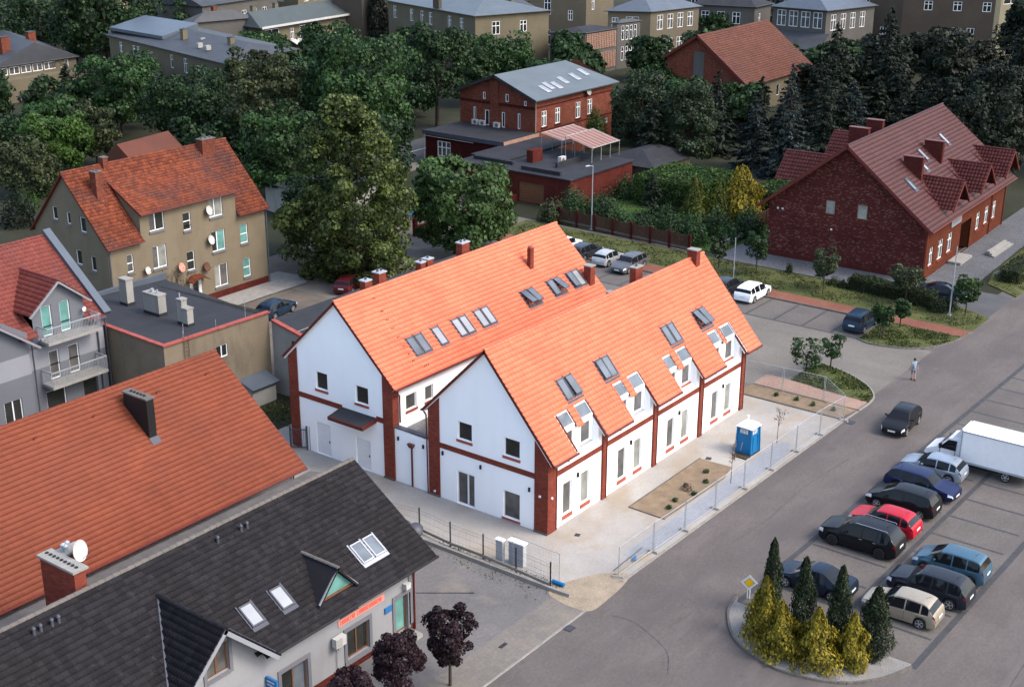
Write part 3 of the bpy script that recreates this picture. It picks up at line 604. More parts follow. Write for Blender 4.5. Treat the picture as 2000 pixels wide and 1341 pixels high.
gl = LEFT(0, 9.0)                                             # u = 9-y
def fl_out(): return [(0,0),(9,0),(9,froof(0)-.05),(4.5,fR[1]-.06),(0,6.12)]
gops = [(9-6.76,9-5.64,4.42,5.62),(9-3.20,9-2.0,4.32,5.52),(9-6.86,9-5.44,0.02,2.27),(9-3.25,9-1.98,0.22,2.02)]
wall(mb, gl, fl_out(), gops)
wall(mb, RIGHT(LF, 0), [(0,0),(9,0),(9,6.12),(4.5,fR[1]-.06),(0,froof(0)-.05)])
wall(mb, BACK(LF, 9.0), [(0,0),(LF,0),(LF,6.1),(0,6.1)])
mb.build('wall', M['white'], F)
for i, o in enumerate(lowo): window(F, fr, *o, dep=0.14, glass='glass_curtain' if i % 2 else 'glass_shade', sill=('sill_red', 0.05, 0.26), mull=(), name='window')
for b in BAYS:
    for o in [(2.32+SP*b,3.28+SP*b,4.3,5.66),(4.08+SP*b,5.12+SP*b,4.3,5.66)]: window(F, FRONT(0,0.42), *o, dep=0.10, glass='glass_shade', sill=('sill_grey' if b < 2 else 'sill_red', 0.12, 0.10))
for o in gops[:2]: window(F, gl, *o, dep=0.14, sill=('sill_red', 0.06, 0.16))
window(F, gl, *gops[2], dep=0.12, mull=(0.6,), glass='glass_shade', name='terrace_door', fw=0.09); window(F, gl, *gops[3], dep=0.14, glass='glass_shade', sill=('sill_red', 0.06, 0.14))
# brick band, corner piers, pilasters with downpipes
mb = MB()
for b in BAYS: fr.box(mb, 0.22+SP*b+(0.55 if b == 0 else 0), SP*(b+1)-0.22, 3.44, 3.79, -0.01, 0.035)
gl.box(mb, 0.82, 8.15, 3.44, 3.79, -0.01, 0.035); mb.build('brick_band', M['brick_trim'], F)
mb = MB(); mb.hexa([(-.07,-.14,0),(.75,-.14,0),(.75,.86,0),(-.07,.86,0),(-.07,-.14,froof(-.14)-.1),(.75,-.14,froof(-.14)-.1),(.75,.86,froof(.86)-.1),(-.07,.86,froof(.86)-.1)]); mb.build('corner_pier', M['brick_trim'], F)
mb = MB(); mb.hexa([(-.07,8.2,0),(.6,8.2,0),(.6,9.08,0),(-.07,9.08,0),(-.07,8.2,6.95),(.6,8.2,6.95),(.6,9.08,6.05),(-.07,9.08,6.05)]); mb.build('corner_pier', M['brick_trim'], F)
mb = MB(); mb.box(-.13,-.07,-.16,.87,0,.12); mb.box(-.13,-.07,8.15,9.1,0,.12); mb.build('pier_base', M['kerb_dark'], F)
for b in range(1, 5):
    mb = MB(); mb.box(SP*b-.22, SP*b+.12, -.13, 0.02, 0, 4.62); p = mb.build('pilaster', M['brick_trim'], F)
    mb = MB(); mb.tube((SP*b+.22,-.1,0.02),(SP*b+.22,-.1,4.35),0.055); mb.path([(SP*b+.22,-.1,4.35),(SP*b+.7,-.16,4.42),(SP*b+.95,-.62,4.52),(SP*b+.95,-.66,4.66)],0.045); mb.build('downpipe', M['brown_metal'], F)
mb = MB(); mb.tube((.86,-.1,0.02),(.86,-.1,4.4),0.055); mb.path([(.86,-.1,4.4),(1.0,-.2,4.45),(1.35,-.62,4.5),(1.35,-.66,4.66)],0.045); mb.build('downpipe', M['brown_metal'], F)
for x in (3.1, 9.1, 15.15, 21.2):
    mb = MB(); fr.box(mb, x, x+.12, 2.62, 2.9, 0.0, 0.12); mb.build('wall_lamp', M['black'], F)
for u, z in ((9-8.0,3.0),(9-5.0,2.9),(9-1.3,2.5)):
    mb = MB(); gl.box(mb, u, u+.1, z, z+.26, 0.0, 0.1); mb.build('wall_lamp', M['black'], F)
for p in ((.3,-.16,2.35),(-.09,.42,2.45),(-.09,8.6,.35)):
    mb = MB(); mb.box(p[0]-.06,p[0]+.06,p[1]-.06,p[1]+.06,p[2]-.06,p[2]+.06); mb.build('camera_box', M['upvc'], F)
# roof: white boxed slab, tiles, eave boards and gutters
XR0, XR1 = -0.2, 25.6
tong = [(XR0, 2.25)] + [(5.37+SP*b, 8.28+SP*b) for b in range(3)] + [(5.37+SP*3, XR1)]
def fp(x, y, dz=0.0): return Vector((x, y, froof(y)+dz))
mb = MB()
for a, c in tong: quadslab(mb, fp(a+.05,fE[0]+.06,-.02), fp(c-.05,fE[0]+.06,-.02), fp(c-.05,1.0,-.02), fp(a+.05,1.0,-.02), 0.24)
quadslab(mb, fp(XR0+.05,1.002,-.02), fp(XR1-.05,1.002,-.02), fp(XR1-.05,4.5,-.02), fp(XR0+.05,4.5,-.02), 0.20)
for b in BAYS: quadslab(mb, fp(3.42+SP*b,.42,-.02), fp(3.98+SP*b,.42,-.02), fp(3.98+SP*b,1.0,-.02), fp(3.42+SP*b,1.0,-.02), 0.12)
mb.build('eave_boxing', M['white_trim'], F)
def keepF(u, s):
    x = XR0+u; y = fE[0]+SF.y*s
    if y < 1.0:
        q = (x-2.25) % SP if x > 2.25 else -1
        if x > 2.25 and q < 3.12 and x < 5.37+SP*3: return (1.17 <= q <= 1.73) and y > 0.27
    return True
tiles(F, M['tile_new'], fp(XR0,fE[0],0.02), (1,0,0), SF, XR1-XR0, SLF, 0.33, 0.33, keepF, PROF_FLAT, 0.065, 0.05, indiv=300)
SB = Vector((0, 4.5-9.47, 10.72-5.74)); SLB = SB.length
tiles(F, M['tile_new'], (XR1,9.47,5.76), (-1,0,0), SB, XR1-XR0, SLB, 0.6, 0.36, None, PROF_FLAT, 0.035)
mb = MB(); quadslab(mb, (XR1-.02,9.45,5.74),(XR0+.02,9.45,5.74),(XR0+.02,4.5,10.70),(XR1-.02,4.5,10.70), 0.16); mb.build('roof_deck', M['white_trim'], F)
ridge(F, M['tile_new'], (XR0-.02,4.5,10.74), (XR1+.02,4.5,10.74), 0.13, 0.38)
def verge(parent, *q):                                          # one brown verge board
    mb = MB(); quadslab(mb, *q); return mb.build('verge_board', M['brown_metal'], parent)
for x in (XR0-.03, XR1):
    verge(F, (x,fE[0],fE[1]+.05),(x+.03,fE[0],fE[1]+.05),(x+.03,4.5,10.77),(x,4.5,10.77), 0.17); verge(F, (x+.03,9.47,5.79),(x,9.47,5.79),(x,4.5,10.77),(x+.03,4.5,10.77), 0.17)
for a, c in tong:
    for x, on_ in ((a-.035, a > 0), (c+.005, c < 24)):
        if on_: verge(F, fp(x-.01,fE[0],.075),fp(x+.04,fE[0],.075),fp(x+.04,1.0,.075),fp(x-.01,1.0,.075), 0.16)
for b in BAYS:
    for x in (3.385+SP*b, 3.985+SP*b): verge(F, fp(x,.27,.06),fp(x+.03,.27,.06),fp(x+.03,1.0,.06),fp(x,1.0,.06), 0.13)
for a, c in tong:
    mb = MB(); mb.tube((a-.03,fE[0]-.05,fE[1]-.03),(c+.03,fE[0]-.05,fE[1]-.03),0.085,0.085,8); mb.build('gutter', M['brown_metal'], F)
mb = MB(); mb.tube((XR0,9.52,5.70),(XR1,9.52,5.70),0.07); mb.path([(-.05,9.5,5.65),(-.1,9.2,5.4),(-.1,9.15,0.05)],0.05); mb.build('gutter', M['brown_metal'], F)
for b in BAYS:                                                  # sloping panes above the attic windows
    for a in (2.27+SP*b, 4.02+SP*b):
        mb = MB(); c = a+1.13 if a < 3+SP*b else a+1.32
        mb.hexa([fp(a,.40,-.06),fp(c,.40,-.06),fp(c,1.0,-.06),fp(a,1.0,-.06),fp(a,.40,.0),fp(c,.40,.0),fp(c,1.0,.0),fp(a,1.0,.0)]); wo = mb.build('sloping_window', M['upvc'], F)
        mb = MB(); mb.hexa([fp(a+.07,.47,.002),fp(c-.07,.47,.002),fp(c-.07,.97,.002),fp(a+.07,.97,.002),fp(a+.07,.47,.012),fp(c-.07,.47,.012),fp(c-.07,.97,.012),fp(a+.07,.97,.012)]); mb.build('pane', M['glass_sky'], wo)
def su(y): return (y-fE[0])/SF.y
for xs, lf in ((3.85,(.0,.12)),(7.95,(.05,.0)),(15.98,(0,0)),(20.1,(.38,.30))):
    for k in (0,1): roof_window(F, fp(0,fE[0],0.03), (1,0,0), SF, xs+.80*k, su(1.3), 0.74, 1.42, lift=lf[k])
chimney(F, 24.0, 4.35, 9.6, 11.35, 0.55, 0.75, pots=0); chimney(F, 18.7, 5.9, 8.9, 11.05, 0.9, 0.5, pots=1); chimney(F, 20.2, 8.9, 5.5, 8.2, 0.5, 0.5)

Rh = thing('white_house', 'larger white house with plain orange roof and five chimneys behind its ridge', 'house', (0,0,0))
LR = 24.0; y0R, y1R, yr = 12.1, 21.3, 16.75; rE, rR = (11.72, 6.42), (16.75, 11.22); kR = (rR[1]-rE[1])/(rR[0]-rE[0])
def rroof(y): return rE[1]+kR*(y-rE[0]) if y < yr else rE[1]+kR*(33.5-y-rE[0])
gR = LEFT(0, y1R); WR = y1R-y0R; mb = MB()
rops = [(y1R-18.9,y1R-17.82,4.76,6.0),(y1R-15.32,y1R-14.18,4.66,5.89),(y1R-19.07,y1R-17.75,0.05,2.33),(y1R-15.42,y1R-14.12,0.05,2.2)]
wall(mb, gR, [(0,0),(WR,0),(WR,rroof(y0R)-.05),(y1R-yr,rR[1]-.06),(0,rroof(y1R)-.05)], rops)
fR2 = FRONT(0, y0R); fops = [(1.3,2.33,4.42,5.48),(3.18,4.0,4.45,5.48),(9.0,10.0,4.4,5.5)]
wall(mb, fR2, [(0,0),(LR,0),(LR,rroof(y0R)-.05),(0,rroof(y0R)-.05)], fops)
wall(mb, RIGHT(LR, y0R), [(0,0),(WR,0),(WR,rroof(y1R)-.05),(yr-y0R,rR[1]-.06),(0,rroof(y0R)-.05)]); wall(mb, BACK(LR, y1R), [(0,0),(LR,0),(LR,rroof(y1R)-.05),(0,rroof(y1R)-.05)])
mb.build('wall', M['white'], Rh)
for o in rops[:2]: window(Rh, gR, *o, dep=0.14, sill=('sill_red', 0.06, 0.16))
for o in fops: window(Rh, fR2, *o, dep=0.14, glass='glass_shade', sill=('sill_red', 0.06, 0.16))
for o in rops[2:]:
    mb = MB(); gR.box(mb, o[0], o[1], o[2], o[3], -0.14, -0.08)
    for k in range(7): gR.box(mb, o[0]+.06, o[1]-.06, o[2]+.1+k*.31, o[2]+.36+k*.31, -0.08, -0.068)
    d = mb.build('door', M['upvc'], Rh); mb = MB(); gR.box(mb, o[1]-.2, o[1]-.14, 1.0, 1.16, -.08, -.03); mb.build('handle', M['dark_frame'], d)
mb = MB(); gR.box(mb, 0.75, y1R-16.55, 3.8, 4.16, -.01, .035); gR.box(mb, y1R-13.5, WR-.75, 3.8, 4.16, -.01, .035); mb.build('brick_band', M['brick_trim'], Rh)
mb = MB(); mb.hexa([(-.07,y0R-.08,0),(.5,y0R-.08,0),(.5,y0R+.78,0),(-.07,y0R+.78,0),(-.07,y0R-.08,6.6),(.5,y0R-.08,6.6),(.5,y0R+.78,7.4),(-.07,y0R+.78,7.4)]); mb.build('corner_pier', M['brick_trim'], Rh)
mb = MB(); mb.hexa([(-.07,y1R-.75,0),(.5,y1R-.75,0),(.5,y1R+.08,0),(-.07,y1R+.08,0),(-.07,y1R-.75,7.4),(.5,y1R-.75,7.4),(.5,y1R+.08,6.6),(-.07,y1R+.08,6.6)]); mb.build('corner_pier', M['brick_trim'], Rh)
mb = MB(); mb.box(-.13,-.07,y0R-.1,y0R+.8,0,.14); mb.build('pier_base', M['kerb_dark'], Rh)
mb = MB(); mb.hexa([(-1.35,13.5,3.55),(0,13.5,3.7),(0,16.6,3.7),(-1.35,16.6,3.55),(-1.35,13.5,3.78),(0,13.5,4.02),(0,16.6,4.02),(-1.35,16.6,3.78)]); cp = mb.build('door_canopy', M['brown_metal'], Rh)
mb = MB(); mb.hexa([(-1.29,13.58,3.79),(-.04,13.58,4.02),(-.04,16.52,4.02),(-1.29,16.52,3.79),(-1.29,13.58,3.80),(-.04,13.58,4.035),(-.04,16.52,4.035),(-1.29,16.52,3.80)]); mb.build('canopy_felt', M['felt'], cp)
SRR = Vector((0, rR[0]-rE[0], rR[1]-rE[1])); SLR = SRR.length; SRR.normalize()
tiles(Rh, M['tile_new'], (-.2,rE[0],rE[1]+.03), (1,0,0), SRR, LR+.5, SLR, 0.33, 0.33, None, PROF_FLAT, 0.065, 0.05, indiv=300)
tiles(Rh, M['tile_new'], (LR+.3,33.5-rE[0],rE[1]+.03), (-1,0,0), Vector((0,-SRR.y,SRR.z)), LR+.5, SLR, 0.6, 0.36, None, PROF_FLAT, 0.035)
mb = MB(); quadslab(mb, (-.15,rE[0]+.04,rE[1]),(LR+.25,rE[0]+.04,rE[1]),(LR+.25,yr,rR[1]),(-.15,yr,rR[1]), 0.18); quadslab(mb, (LR+.25,33.5-rE[0]-.04,rE[1]),(-.15,33.5-rE[0]-.04,rE[1]),(-.15,yr,rR[1]),(LR+.25,yr,rR[1]), 0.18); mb.build('roof_deck', M['white_trim'], Rh)
ridge(Rh, M['tile_new'], (-.22,yr,rR[1]+.03), (LR+.32,yr,rR[1]+.03), 0.13, 0.38)
mb = MB()
for x in (-.23, LR+.3):
    quadslab(mb, (x,rE[0],rE[1]+.06),(x+.03,rE[0],rE[1]+.06),(x+.03,yr,rR[1]+.06),(x,yr,rR[1]+.06), 0.17); quadslab(mb, (x+.03,33.5-rE[0],rE[1]+.06),(x,33.5-rE[0],rE[1]+.06),(x,yr,rR[1]+.06),(x+.03,yr,rR[1]+.06), 0.17)
mb.build('verge_board', M['brown_metal'], Rh)
mb = MB(); mb.tube((-.2,rE[0]-.05,rE[1]-.04),(LR+.3,rE[0]-.05,rE[1]-.04),0.075); mb.build('gutter', M['brown_metal'], Rh)
mb = MB(); mb.path([(.1,rE[0]-.05,6.36),(.1,rE[0]-.02,6.1),(.62,y0R-.08,5.75),(.62,y0R-.08,3.9)],0.05); mb.build('downpipe', M['brown_metal'], Rh)
def rp(x, y, dz=0): return Vector((x,y,rroof(y)+dz))
def sr(y): return (y-rE[0])/SRR.y
for xs, nn, lf in ((3.2,2,(0,0)),(5.72,1,(0,)),(7.8,2,(0,0)),(10.2,2,(0,0)),(15.55,2,(.40,.30)),(18.75,2,(.06,.42)),(21.25,2,(.10,0))):
    for k in range(nn): roof_window(Rh, rp(0,rE[0],0.03), (1,0,0), SRR, xs+.80*k, sr(12.78), 0.74, 1.38, lift=lf[k], glass='glass_white' if (xs > 5 and lf[k] == 0) else 'glass_sky')
for x, y, z1, wx, wy in ((3.53,17.4,11.63,.6,.5),(5.2,17.7,11.75,.7,.6),(9.0,17.35,11.6,.5,.5),(10.05,17.6,11.55,.6,.5),(13.8,17.5,11.9,.85,.55)): chimney(Rh, x, y, 10.1, z1, wx, wy, cap='sill_grey', pots=1 if wx < .7 else 2)
chimney(Rh, 23.25, 12.85, 7.0, 8.75, 0.62, 0.62)
mb = MB(); mb.box(18.2,18.62,14.7,15.0,9.2,10.95); v = mb.build('vent_stack', M['brick_trim'], Rh); mb = MB(); mb.tube((18.41,14.85,10.95),(18.41,14.85,11.08),0.2,0.16,10); mb.build('vent_cap', M['sill_red'], v)
for x, y in ((2.9,16.2),(2.85,15.45),(2.8,14.95),(2.75,14.45),(2.7,13.95),(2.68,13.45),(2.65,13.0),(2.62,12.6),(3.2,12.15),(3.45,12.15)):
    mb = MB(); mb.tube(rp(x,y,.02),rp(x,y,.16),0.04,0.03,6); mb.tube(rp(x+.16,y,.02),rp(x+.16,y,.14),0.035,0.03,6); mb.build('roof_hook', M['brown_metal'], Rh)
# low link between the two houses
Lk = thing('link_wing', 'low white link wing with dark coping between the two white gables', 'wing', (0,0,0))
mb = MB(); gk = LEFT(0.06, 12.02); wall(mb, gk, [(0,0),(2.94,0),(2.94,3.62),(0,3.72)]); mb.poly((.36,9.08,3.4),(.36,12.02,3.4),(.36,12.02,3.72),(.36,9.08,3.62)); mb.build('wall', M['white'], Lk)
mb = MB(); mb.box(0.02,0.42,9.09,12.01,3.72,3.80); mb.build('coping', M['dark_frame'], Lk)
mb = MB(); mb.poly((.36,9.02,3.30),(20,9.02,3.30),(20,12.08,3.30),(.36,12.08,3.30)); mb.build('terrace_roof', M['gravel'], Lk)
mb = MB(); mb.tube((0.0,10.55,0.03),(0.0,10.55,2.75),0.06); mb.hexa([(-.12,10.42,2.75),(.05,10.42,2.75),(.05,10.68,2.75),(-.12,10.68,2.75),(-.2,10.3,3.02),(.05,10.3,3.02),(.05,10.8,3.02),(-.2,10.8,3.02)]); mb.build('rainwater_hopper', M['brown_metal'], Lk)
for y in (9.6,11.7):
    mb = MB(); mb.box(-.04,.06,y-.05,y+.05,2.95,3.2); mb.build('wall_lamp', M['black'], Lk)
def glyphs(parent, fr, u0, u1, z0, z1, n, mat, counts, seed=1, name='lettering'):
    """row of small upright letter strokes; counts = letters per word"""
    r = random.Random(seed); mb = MB(); tot = sum(counts)+1.2*(len(counts)-1); w = (u1-u0)/tot; u = u0; h = z1-z0
    for c in counts:
        for _ in range(c):
            k = r.random(); e = 0.006
            fr.box(mb, u+w*.08, u+w*.3, z0, z1, n, n+e)
            if k > .25: fr.box(mb, u+w*.58, u+w*.8, z0, z1, n, n+e)
            if k < .85: fr.box(mb, u+w*.3, u+w*.58, z0+h*(.8 if k < .5 else .42), z0+h*(1 if k < .5 else .6), n, n+e)
            if k < .3: fr.box(mb, u+w*.3, u+w*.7, z0, z0+h*.18, n, n+e)
            u += w
        u += w*1.2
    return mb.build(name, mat, parent)
# ------------------------------------------------------------------ long orange-roofed house on the left
O_ = thing('orange_roof_house', 'long house with broad orange tile roof and dark ribbed chimney at left', 'house', (0,0,0))
oE, oRr = (11.1, 4.5), (18.37, 10.09); kO = (oRr[1]-oE[1])/(oRr[0]-oE[0]); OX0, OX1 = -47.0, -8.67
def oroof(y): return oE[1]+kO*(y-oE[0])
SO = Vector((0, oRr[0]-oE[0], oRr[1]-oE[1])); SLO = SO.length; SO.normalize()
mb = MB(); wall(mb, FRONT(OX0+.5, 11.75), [(0,0),(OX1-OX0-1,0),(OX1-OX0-1,oroof(11.75)-.05),(0,oroof(11.75)-.05)])
wall(mb, RIGHT(OX1-.5, 11.75), [(0,0),(13.2,0),(13.2,4.9),(6.6,10.0),(0,oroof(11.75)-.05)]); wall(mb, BACK(OX1-.5, 24.95), [(0,0),(38,0),(38,4.9),(0,4.9)]); mb.build('wall', M['shop_wall'], O_)
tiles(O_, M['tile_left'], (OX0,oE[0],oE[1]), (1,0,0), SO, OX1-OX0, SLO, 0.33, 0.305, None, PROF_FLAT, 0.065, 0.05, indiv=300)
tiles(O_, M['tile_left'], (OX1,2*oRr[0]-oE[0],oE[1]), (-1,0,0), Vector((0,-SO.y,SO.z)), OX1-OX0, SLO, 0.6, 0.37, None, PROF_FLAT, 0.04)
mb = MB(); quadslab(mb, (OX0,oE[0]+.04,oE[1]-.03),(OX1-.04,oE[0]+.04,oE[1]-.03),(OX1-.04,oRr[0],oRr[1]-.03),(OX0,oRr[0],oRr[1]-.03),.15); quadslab(mb, (OX1-.04,2*oRr[0]-oE[0]-.04,oE[1]-.03),(OX0,2*oRr[0]-oE[0]-.04,oE[1]-.03),(OX0,oRr[0],oRr[1]-.03),(OX1-.04,oRr[0],oRr[1]-.03),.15); mb.build('roof_deck', M['brown_metal'], O_)
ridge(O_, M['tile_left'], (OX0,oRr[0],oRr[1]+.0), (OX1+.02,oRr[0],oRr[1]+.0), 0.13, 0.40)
mb = MB(); quadslab(mb, (OX1,oE[0],oE[1]+.05),(OX1+.03,oE[0],oE[1]+.05),(OX1+.03,oRr[0],oRr[1]+.05),(OX1,oRr[0],oRr[1]+.05),.16); mb.build('verge_board', M['brown_metal'], O_)
mb = MB(); mb.tube((OX0,oE[0]-.06,oE[1]-.05),(OX1+.02,oE[0]-.06,oE[1]-.05),.08); mb.path([(OX1-.3,oE[0]-.05,oE[1]-.1),(OX1-.5,11.65,4.1),(OX1-.5,11.65,.05)],.05); mb.build('gutter', M['brown_metal'], O_)
mb = MB(); cx, cy0, cy1, zt = -15.95, 15.35, 17.35, 10.1
mb.hexa([(cx-.24,cy0,oroof(cy0)-.1),(cx+.24,cy0,oroof(cy0)-.1),(cx+.24,cy1,oroof(cy0)-.1),(cx-.24,cy1,oroof(cy0)-.1),(cx-.24,cy0,zt),(cx+.24,cy0,zt),(cx+.24,cy1,zt),(cx-.24,cy1,zt)])
for k in range(18): mb.box(cx-.252,cx+.252,cy0-.012,cy1+.012,oroof(cy0)+.1+k*.1,oroof(cy0)+.16+k*.1)
ch = mb.build('chimney', M['black'], O_); mb = MB(); mb.box(cx-.31,cx+.31,cy0-.07,cy1+.07,zt,zt+.09); mb.build('chimney_cap', M['kerb_dark'], ch)
for k in range(5):
    mb = MB(); y = cy0+.45+k*.28; mb.tube((cx,y,zt+.09),(cx,y,zt+.17),.09,.07,8); mb.build('chimney_pot', M['black'], ch)
mb = MB(); quadslab(mb,(cx-.3,cy0-.35,oroof(cy0-.35)+.07),(cx+.3,cy0-.35,oroof(cy0-.35)+.07),(cx+.3,cy0,oroof(cy0)+.12),(cx-.3,cy0,oroof(cy0)+.12),.03); mb.build('flashing', M['dark_frame'], ch)
for x in (-31,-26,-22,-18.3,-14.0,-10.4):
    mb = MB(); y = 17.3; mb.path([(x,y,oroof(y)+.02),(x,y-.05,oroof(y)+.2),(x+.12,y-.12,oroof(y)+.22)],.025,5); mb.build('roof_hook', M['brown_metal'], O_)
# ------------------------------------------------------------------ black-roofed shop house
K = thing('black_roof_house', 'shop house with charcoal tile roof, dormers and purple trees in front', 'house', (0,0,0))
kE, kRr = (-1.0, 3.9), (4.7, 7.8); kK = (kRr[1]-kE[1])/(kRr[0]-kE[0]); KX0, KX1 = -48.0, -11.25
def kroof(y): return kE[1]+kK*(y-kE[0])
SK = Vector((0, kRr[0]-kE[0], kRr[1]-kE[1])); SLK = SK.length; SK.normalize()
kf = FRONT(-48, -.49); o = lambda a: a+48; mb = MB()
kops = [(o(-17.5),o(-15.9),.62,2.25),(o(-13.95),o(-13.0),.25,2.35),(o(-21.9),o(-20.2),.45,2.2)]
wall(mb, kf, [(0,0),(35.6,0),(35.6,4.2),(0,4.2)], kops, .22)
wall(mb, RIGHT(-12.4,-.49), [(0,0),(10.4,0),(10.4,4.2),(5.2,7.7),(0,4.2)]); wall(mb, BACK(-12.4,9.9), [(0,0),(35.6,0),(35.6,4.2),(0,4.2)]); mb.build('wall', M['shop_wall'], K)
mb = MB(); kf.box(mb, 0, o(-13.97), 0, .42, -.02, .04); kf.box(mb, o(-12.98), 35.58, 0, .42, -.02, .04); mb.build('plinth', M['brick_garage'], K)
for u0,u1,z0,z1 in kops:
    mb = MB(); kf.box(mb,u0-.2,u0,z0-.0,z1,0,.05); kf.box(mb,u1,u1+.2,z0-.0,z1,0,.05); kf.box(mb,u0-.2,u1+.2,z1,z1+.22,0,.052)
    if z0 > .3: kf.box(mb,u0-.2,u1+.2,z0-.25,z0,0,.08)
    mb.build('stone_surround', M['shop_trim'], K)
mb = MB(); kf.box(mb, 35.1, 35.61, .43, 4.1, 0, .05); mb.build('corner_pilaster', M['shop_trim'], K)
window(K, kf, *kops[0], dep=.2, frame='wood_frame', mull=(.5,), glass='glass_dark'); window(K, kf, *kops[2], dep=.2, frame='wood_frame', mull=(.5,), glass=['glass_dark','glass_sky'])
window(K, kf, *kops[1], dep=.2, frame='wood_frame', glass='glass_green', name='shop_door', fw=.1)
mb = MB(); kf.box(mb, o(-14.1), o(-12.85), 0.0, .2, .042, .9); mb.build('step', M['concrete'], K)
sb = MB(); kf.box(sb, o(-18.05), o(-14.75), 2.78, 3.16, 0, .04); sgn = sb.build('sign_board', M['sign_pink'], K); glyphs(sgn, kf, o(-17.95), o(-14.95), 2.84, 3.08, .041, M['sign_red'], (9,15), 3)
sb = MB(); kf.box(sb, o(-17.9), o(-16.6), 3.18, 3.26, 0, .03); sb.build('sign_strip', M['dark_frame'], K)
sb = MB(); kf.box(sb, o(-14.75), o(-14.25), 1.95, 2.25, 0, .08); sb.build('small_blue_sign', M['sign_blue'], K)
sb = MB(); kf.box(sb, o(-22.75)-.12, o(-22.75), 2.05, 2.6, .02, .75); s2 = sb.build('projecting_sign', M['sign_blue'], K)
g2 = LEFT(-22.87, -.5); glyphs(s2, g2, .1, .62, 2.38, 2.48, .002, M['sign_white'], (5,), 5); glyphs(s2, g2, .1, .66, 2.2, 2.28, .002, M['sign_white'], (7,), 6)
sb = MB(); kf.box(sb, o(-22.7)-.12, o(-22.7), 1.3, 2.0, .02, .95); s3 = sb.build('projecting_sign', M['felt_dark'], K); glyphs(s3, LEFT(-22.82,-.5), .12, .85, 1.55, 1.85, .002, M['sign_white'], (4,), 8)
sb = MB(); kf.box(sb, o(-18.62), o(-17.92), 2.0, 2.5, .12, .42); ac = sb.build('air_conditioner', M['ac'], K); sb = MB()
for k in range(7): kf.box(sb, o(-18.58), o(-18.2), 2.05+k*.062, 2.085+k*.062, .42, .426)
sb.build('grille', M['concrete'], ac); sb = MB(); kf.box(sb, o(-18.5), o(-18.45), 1.9, 2.0, 0, .4); kf.box(sb, o(-18.05), o(-18.0), 1.9, 2.0, 0, .4); sb.tube(kf.p(o(-18.3),2.0,.1), kf.p(o(-18.3),.5,.05),.015); sb.build('bracket', M['dark_frame'], ac)
sb = MB(); kf.box(sb, o(-13.35), o(-13.0), 2.75, 3.05, 0, .3); sb.build('siren_box', M['ac'], K)
sb = MB(); sb.tube(kf.p(o(-12.55),.05,.1), kf.p(o(-12.55),3.6,.1), .05); sb.build('downpipe', M['brown_metal'], K)
sb = MB(); sb.path([kf.p(o(-14.2),1.2,.9),kf.p(o(-15.2),.55,.9),kf.p(o(-15.2),.0,.9)],.02); sb.path([kf.p(o(-14.2),1.2,.9),kf.p(o(-14.2),.0,.9)],.02); sb.build('handrail', M['dark_frame'], K)
# big cross-gable dormer and small triangular dormer
bx, bz, bw, bf = -25.6, 6.78, 3.0, -1.35
def keepK(u, s):
    x = KX0+u; y = kE[0]+SK.y*s; z = kroof(y)
    if z < bz-(abs(x-bx))*.96-.45 and y < 3.0 and abs(x-bx) < bw-.3: return False
    return True
tiles(K, M['tile_dark'], (KX0,kE[0],kE[1]), (1,0,0), SK, KX1-KX0, SLK, 0.33, 0.31, keepK, PROF_DBL, 0.06, 0.05, indiv=300)
tiles(K, M['tile_dark'], (KX1,2*kRr[0]-kE[0],kE[1]), (-1,0,0), Vector((0,-SK.y,SK.z)), KX1-KX0, SLK, 0.6, 0.34, None, PROF_DBL, 0.04)
mb = MB()
for a, c in ((KX0, bx-bw), (bx+bw, KX1-.04)): quadslab(mb,(a,kE[0]+.04,kE[1]-.03),(c,kE[0]+.04,kE[1]-.03),(c,kRr[0],kRr[1]-.03),(a,kRr[0],kRr[1]-.03),.15)
quadslab(mb,(bx-bw+.001,3.2,kroof(3.2)-.03),(bx+bw-.001,3.2,kroof(3.2)-.03),(bx+bw-.001,kRr[0],kRr[1]-.03),(bx-bw+.001,kRr[0],kRr[1]-.03),.15)
quadslab(mb,(KX1-.04,2*kRr[0]-kE[0]-.04,kE[1]-.03),(KX0,2*kRr[0]-kE[0]-.04,kE[1]-.03),(KX0,kRr[0],kRr[1]-.03),(KX1-.04,kRr[0],kRr[1]-.03),.15); mb.build('roof_deck', M['felt_dark'], K)
ridge(K, M['kerb_dark'], (KX0,kRr[0],kRr[1]), (KX1+.02,kRr[0],kRr[1]), 0.13, 0.40)
mb = MB(); quadslab(mb,(KX1,kE[0],kE[1]+.05),(KX1+.04,kE[0],kE[1]+.05),(KX1+.04,kRr[0],kRr[1]+.05),(KX1,kRr[0],kRr[1]+.05),.2); mb.build('verge_board', M['black'], K)
mb = MB(); mb.tube((KX0,kE[0]-.06,kE[1]-.05),(bx-bw-.1,kE[0]-.06,kE[1]-.05),.08); mb.tube((bx+bw+.1,kE[0]-.06,kE[1]-.05),(KX1+.1,kE[0]-.06,kE[1]-.05),.08); mb.path([(KX1-.4,kE[0]-.06,kE[1]-.1),(KX1-1.1,-.6,3.55)],.05); mb.build('gutter', M['black'], K)
db = (bz-kE[1])/kK+kE[0]
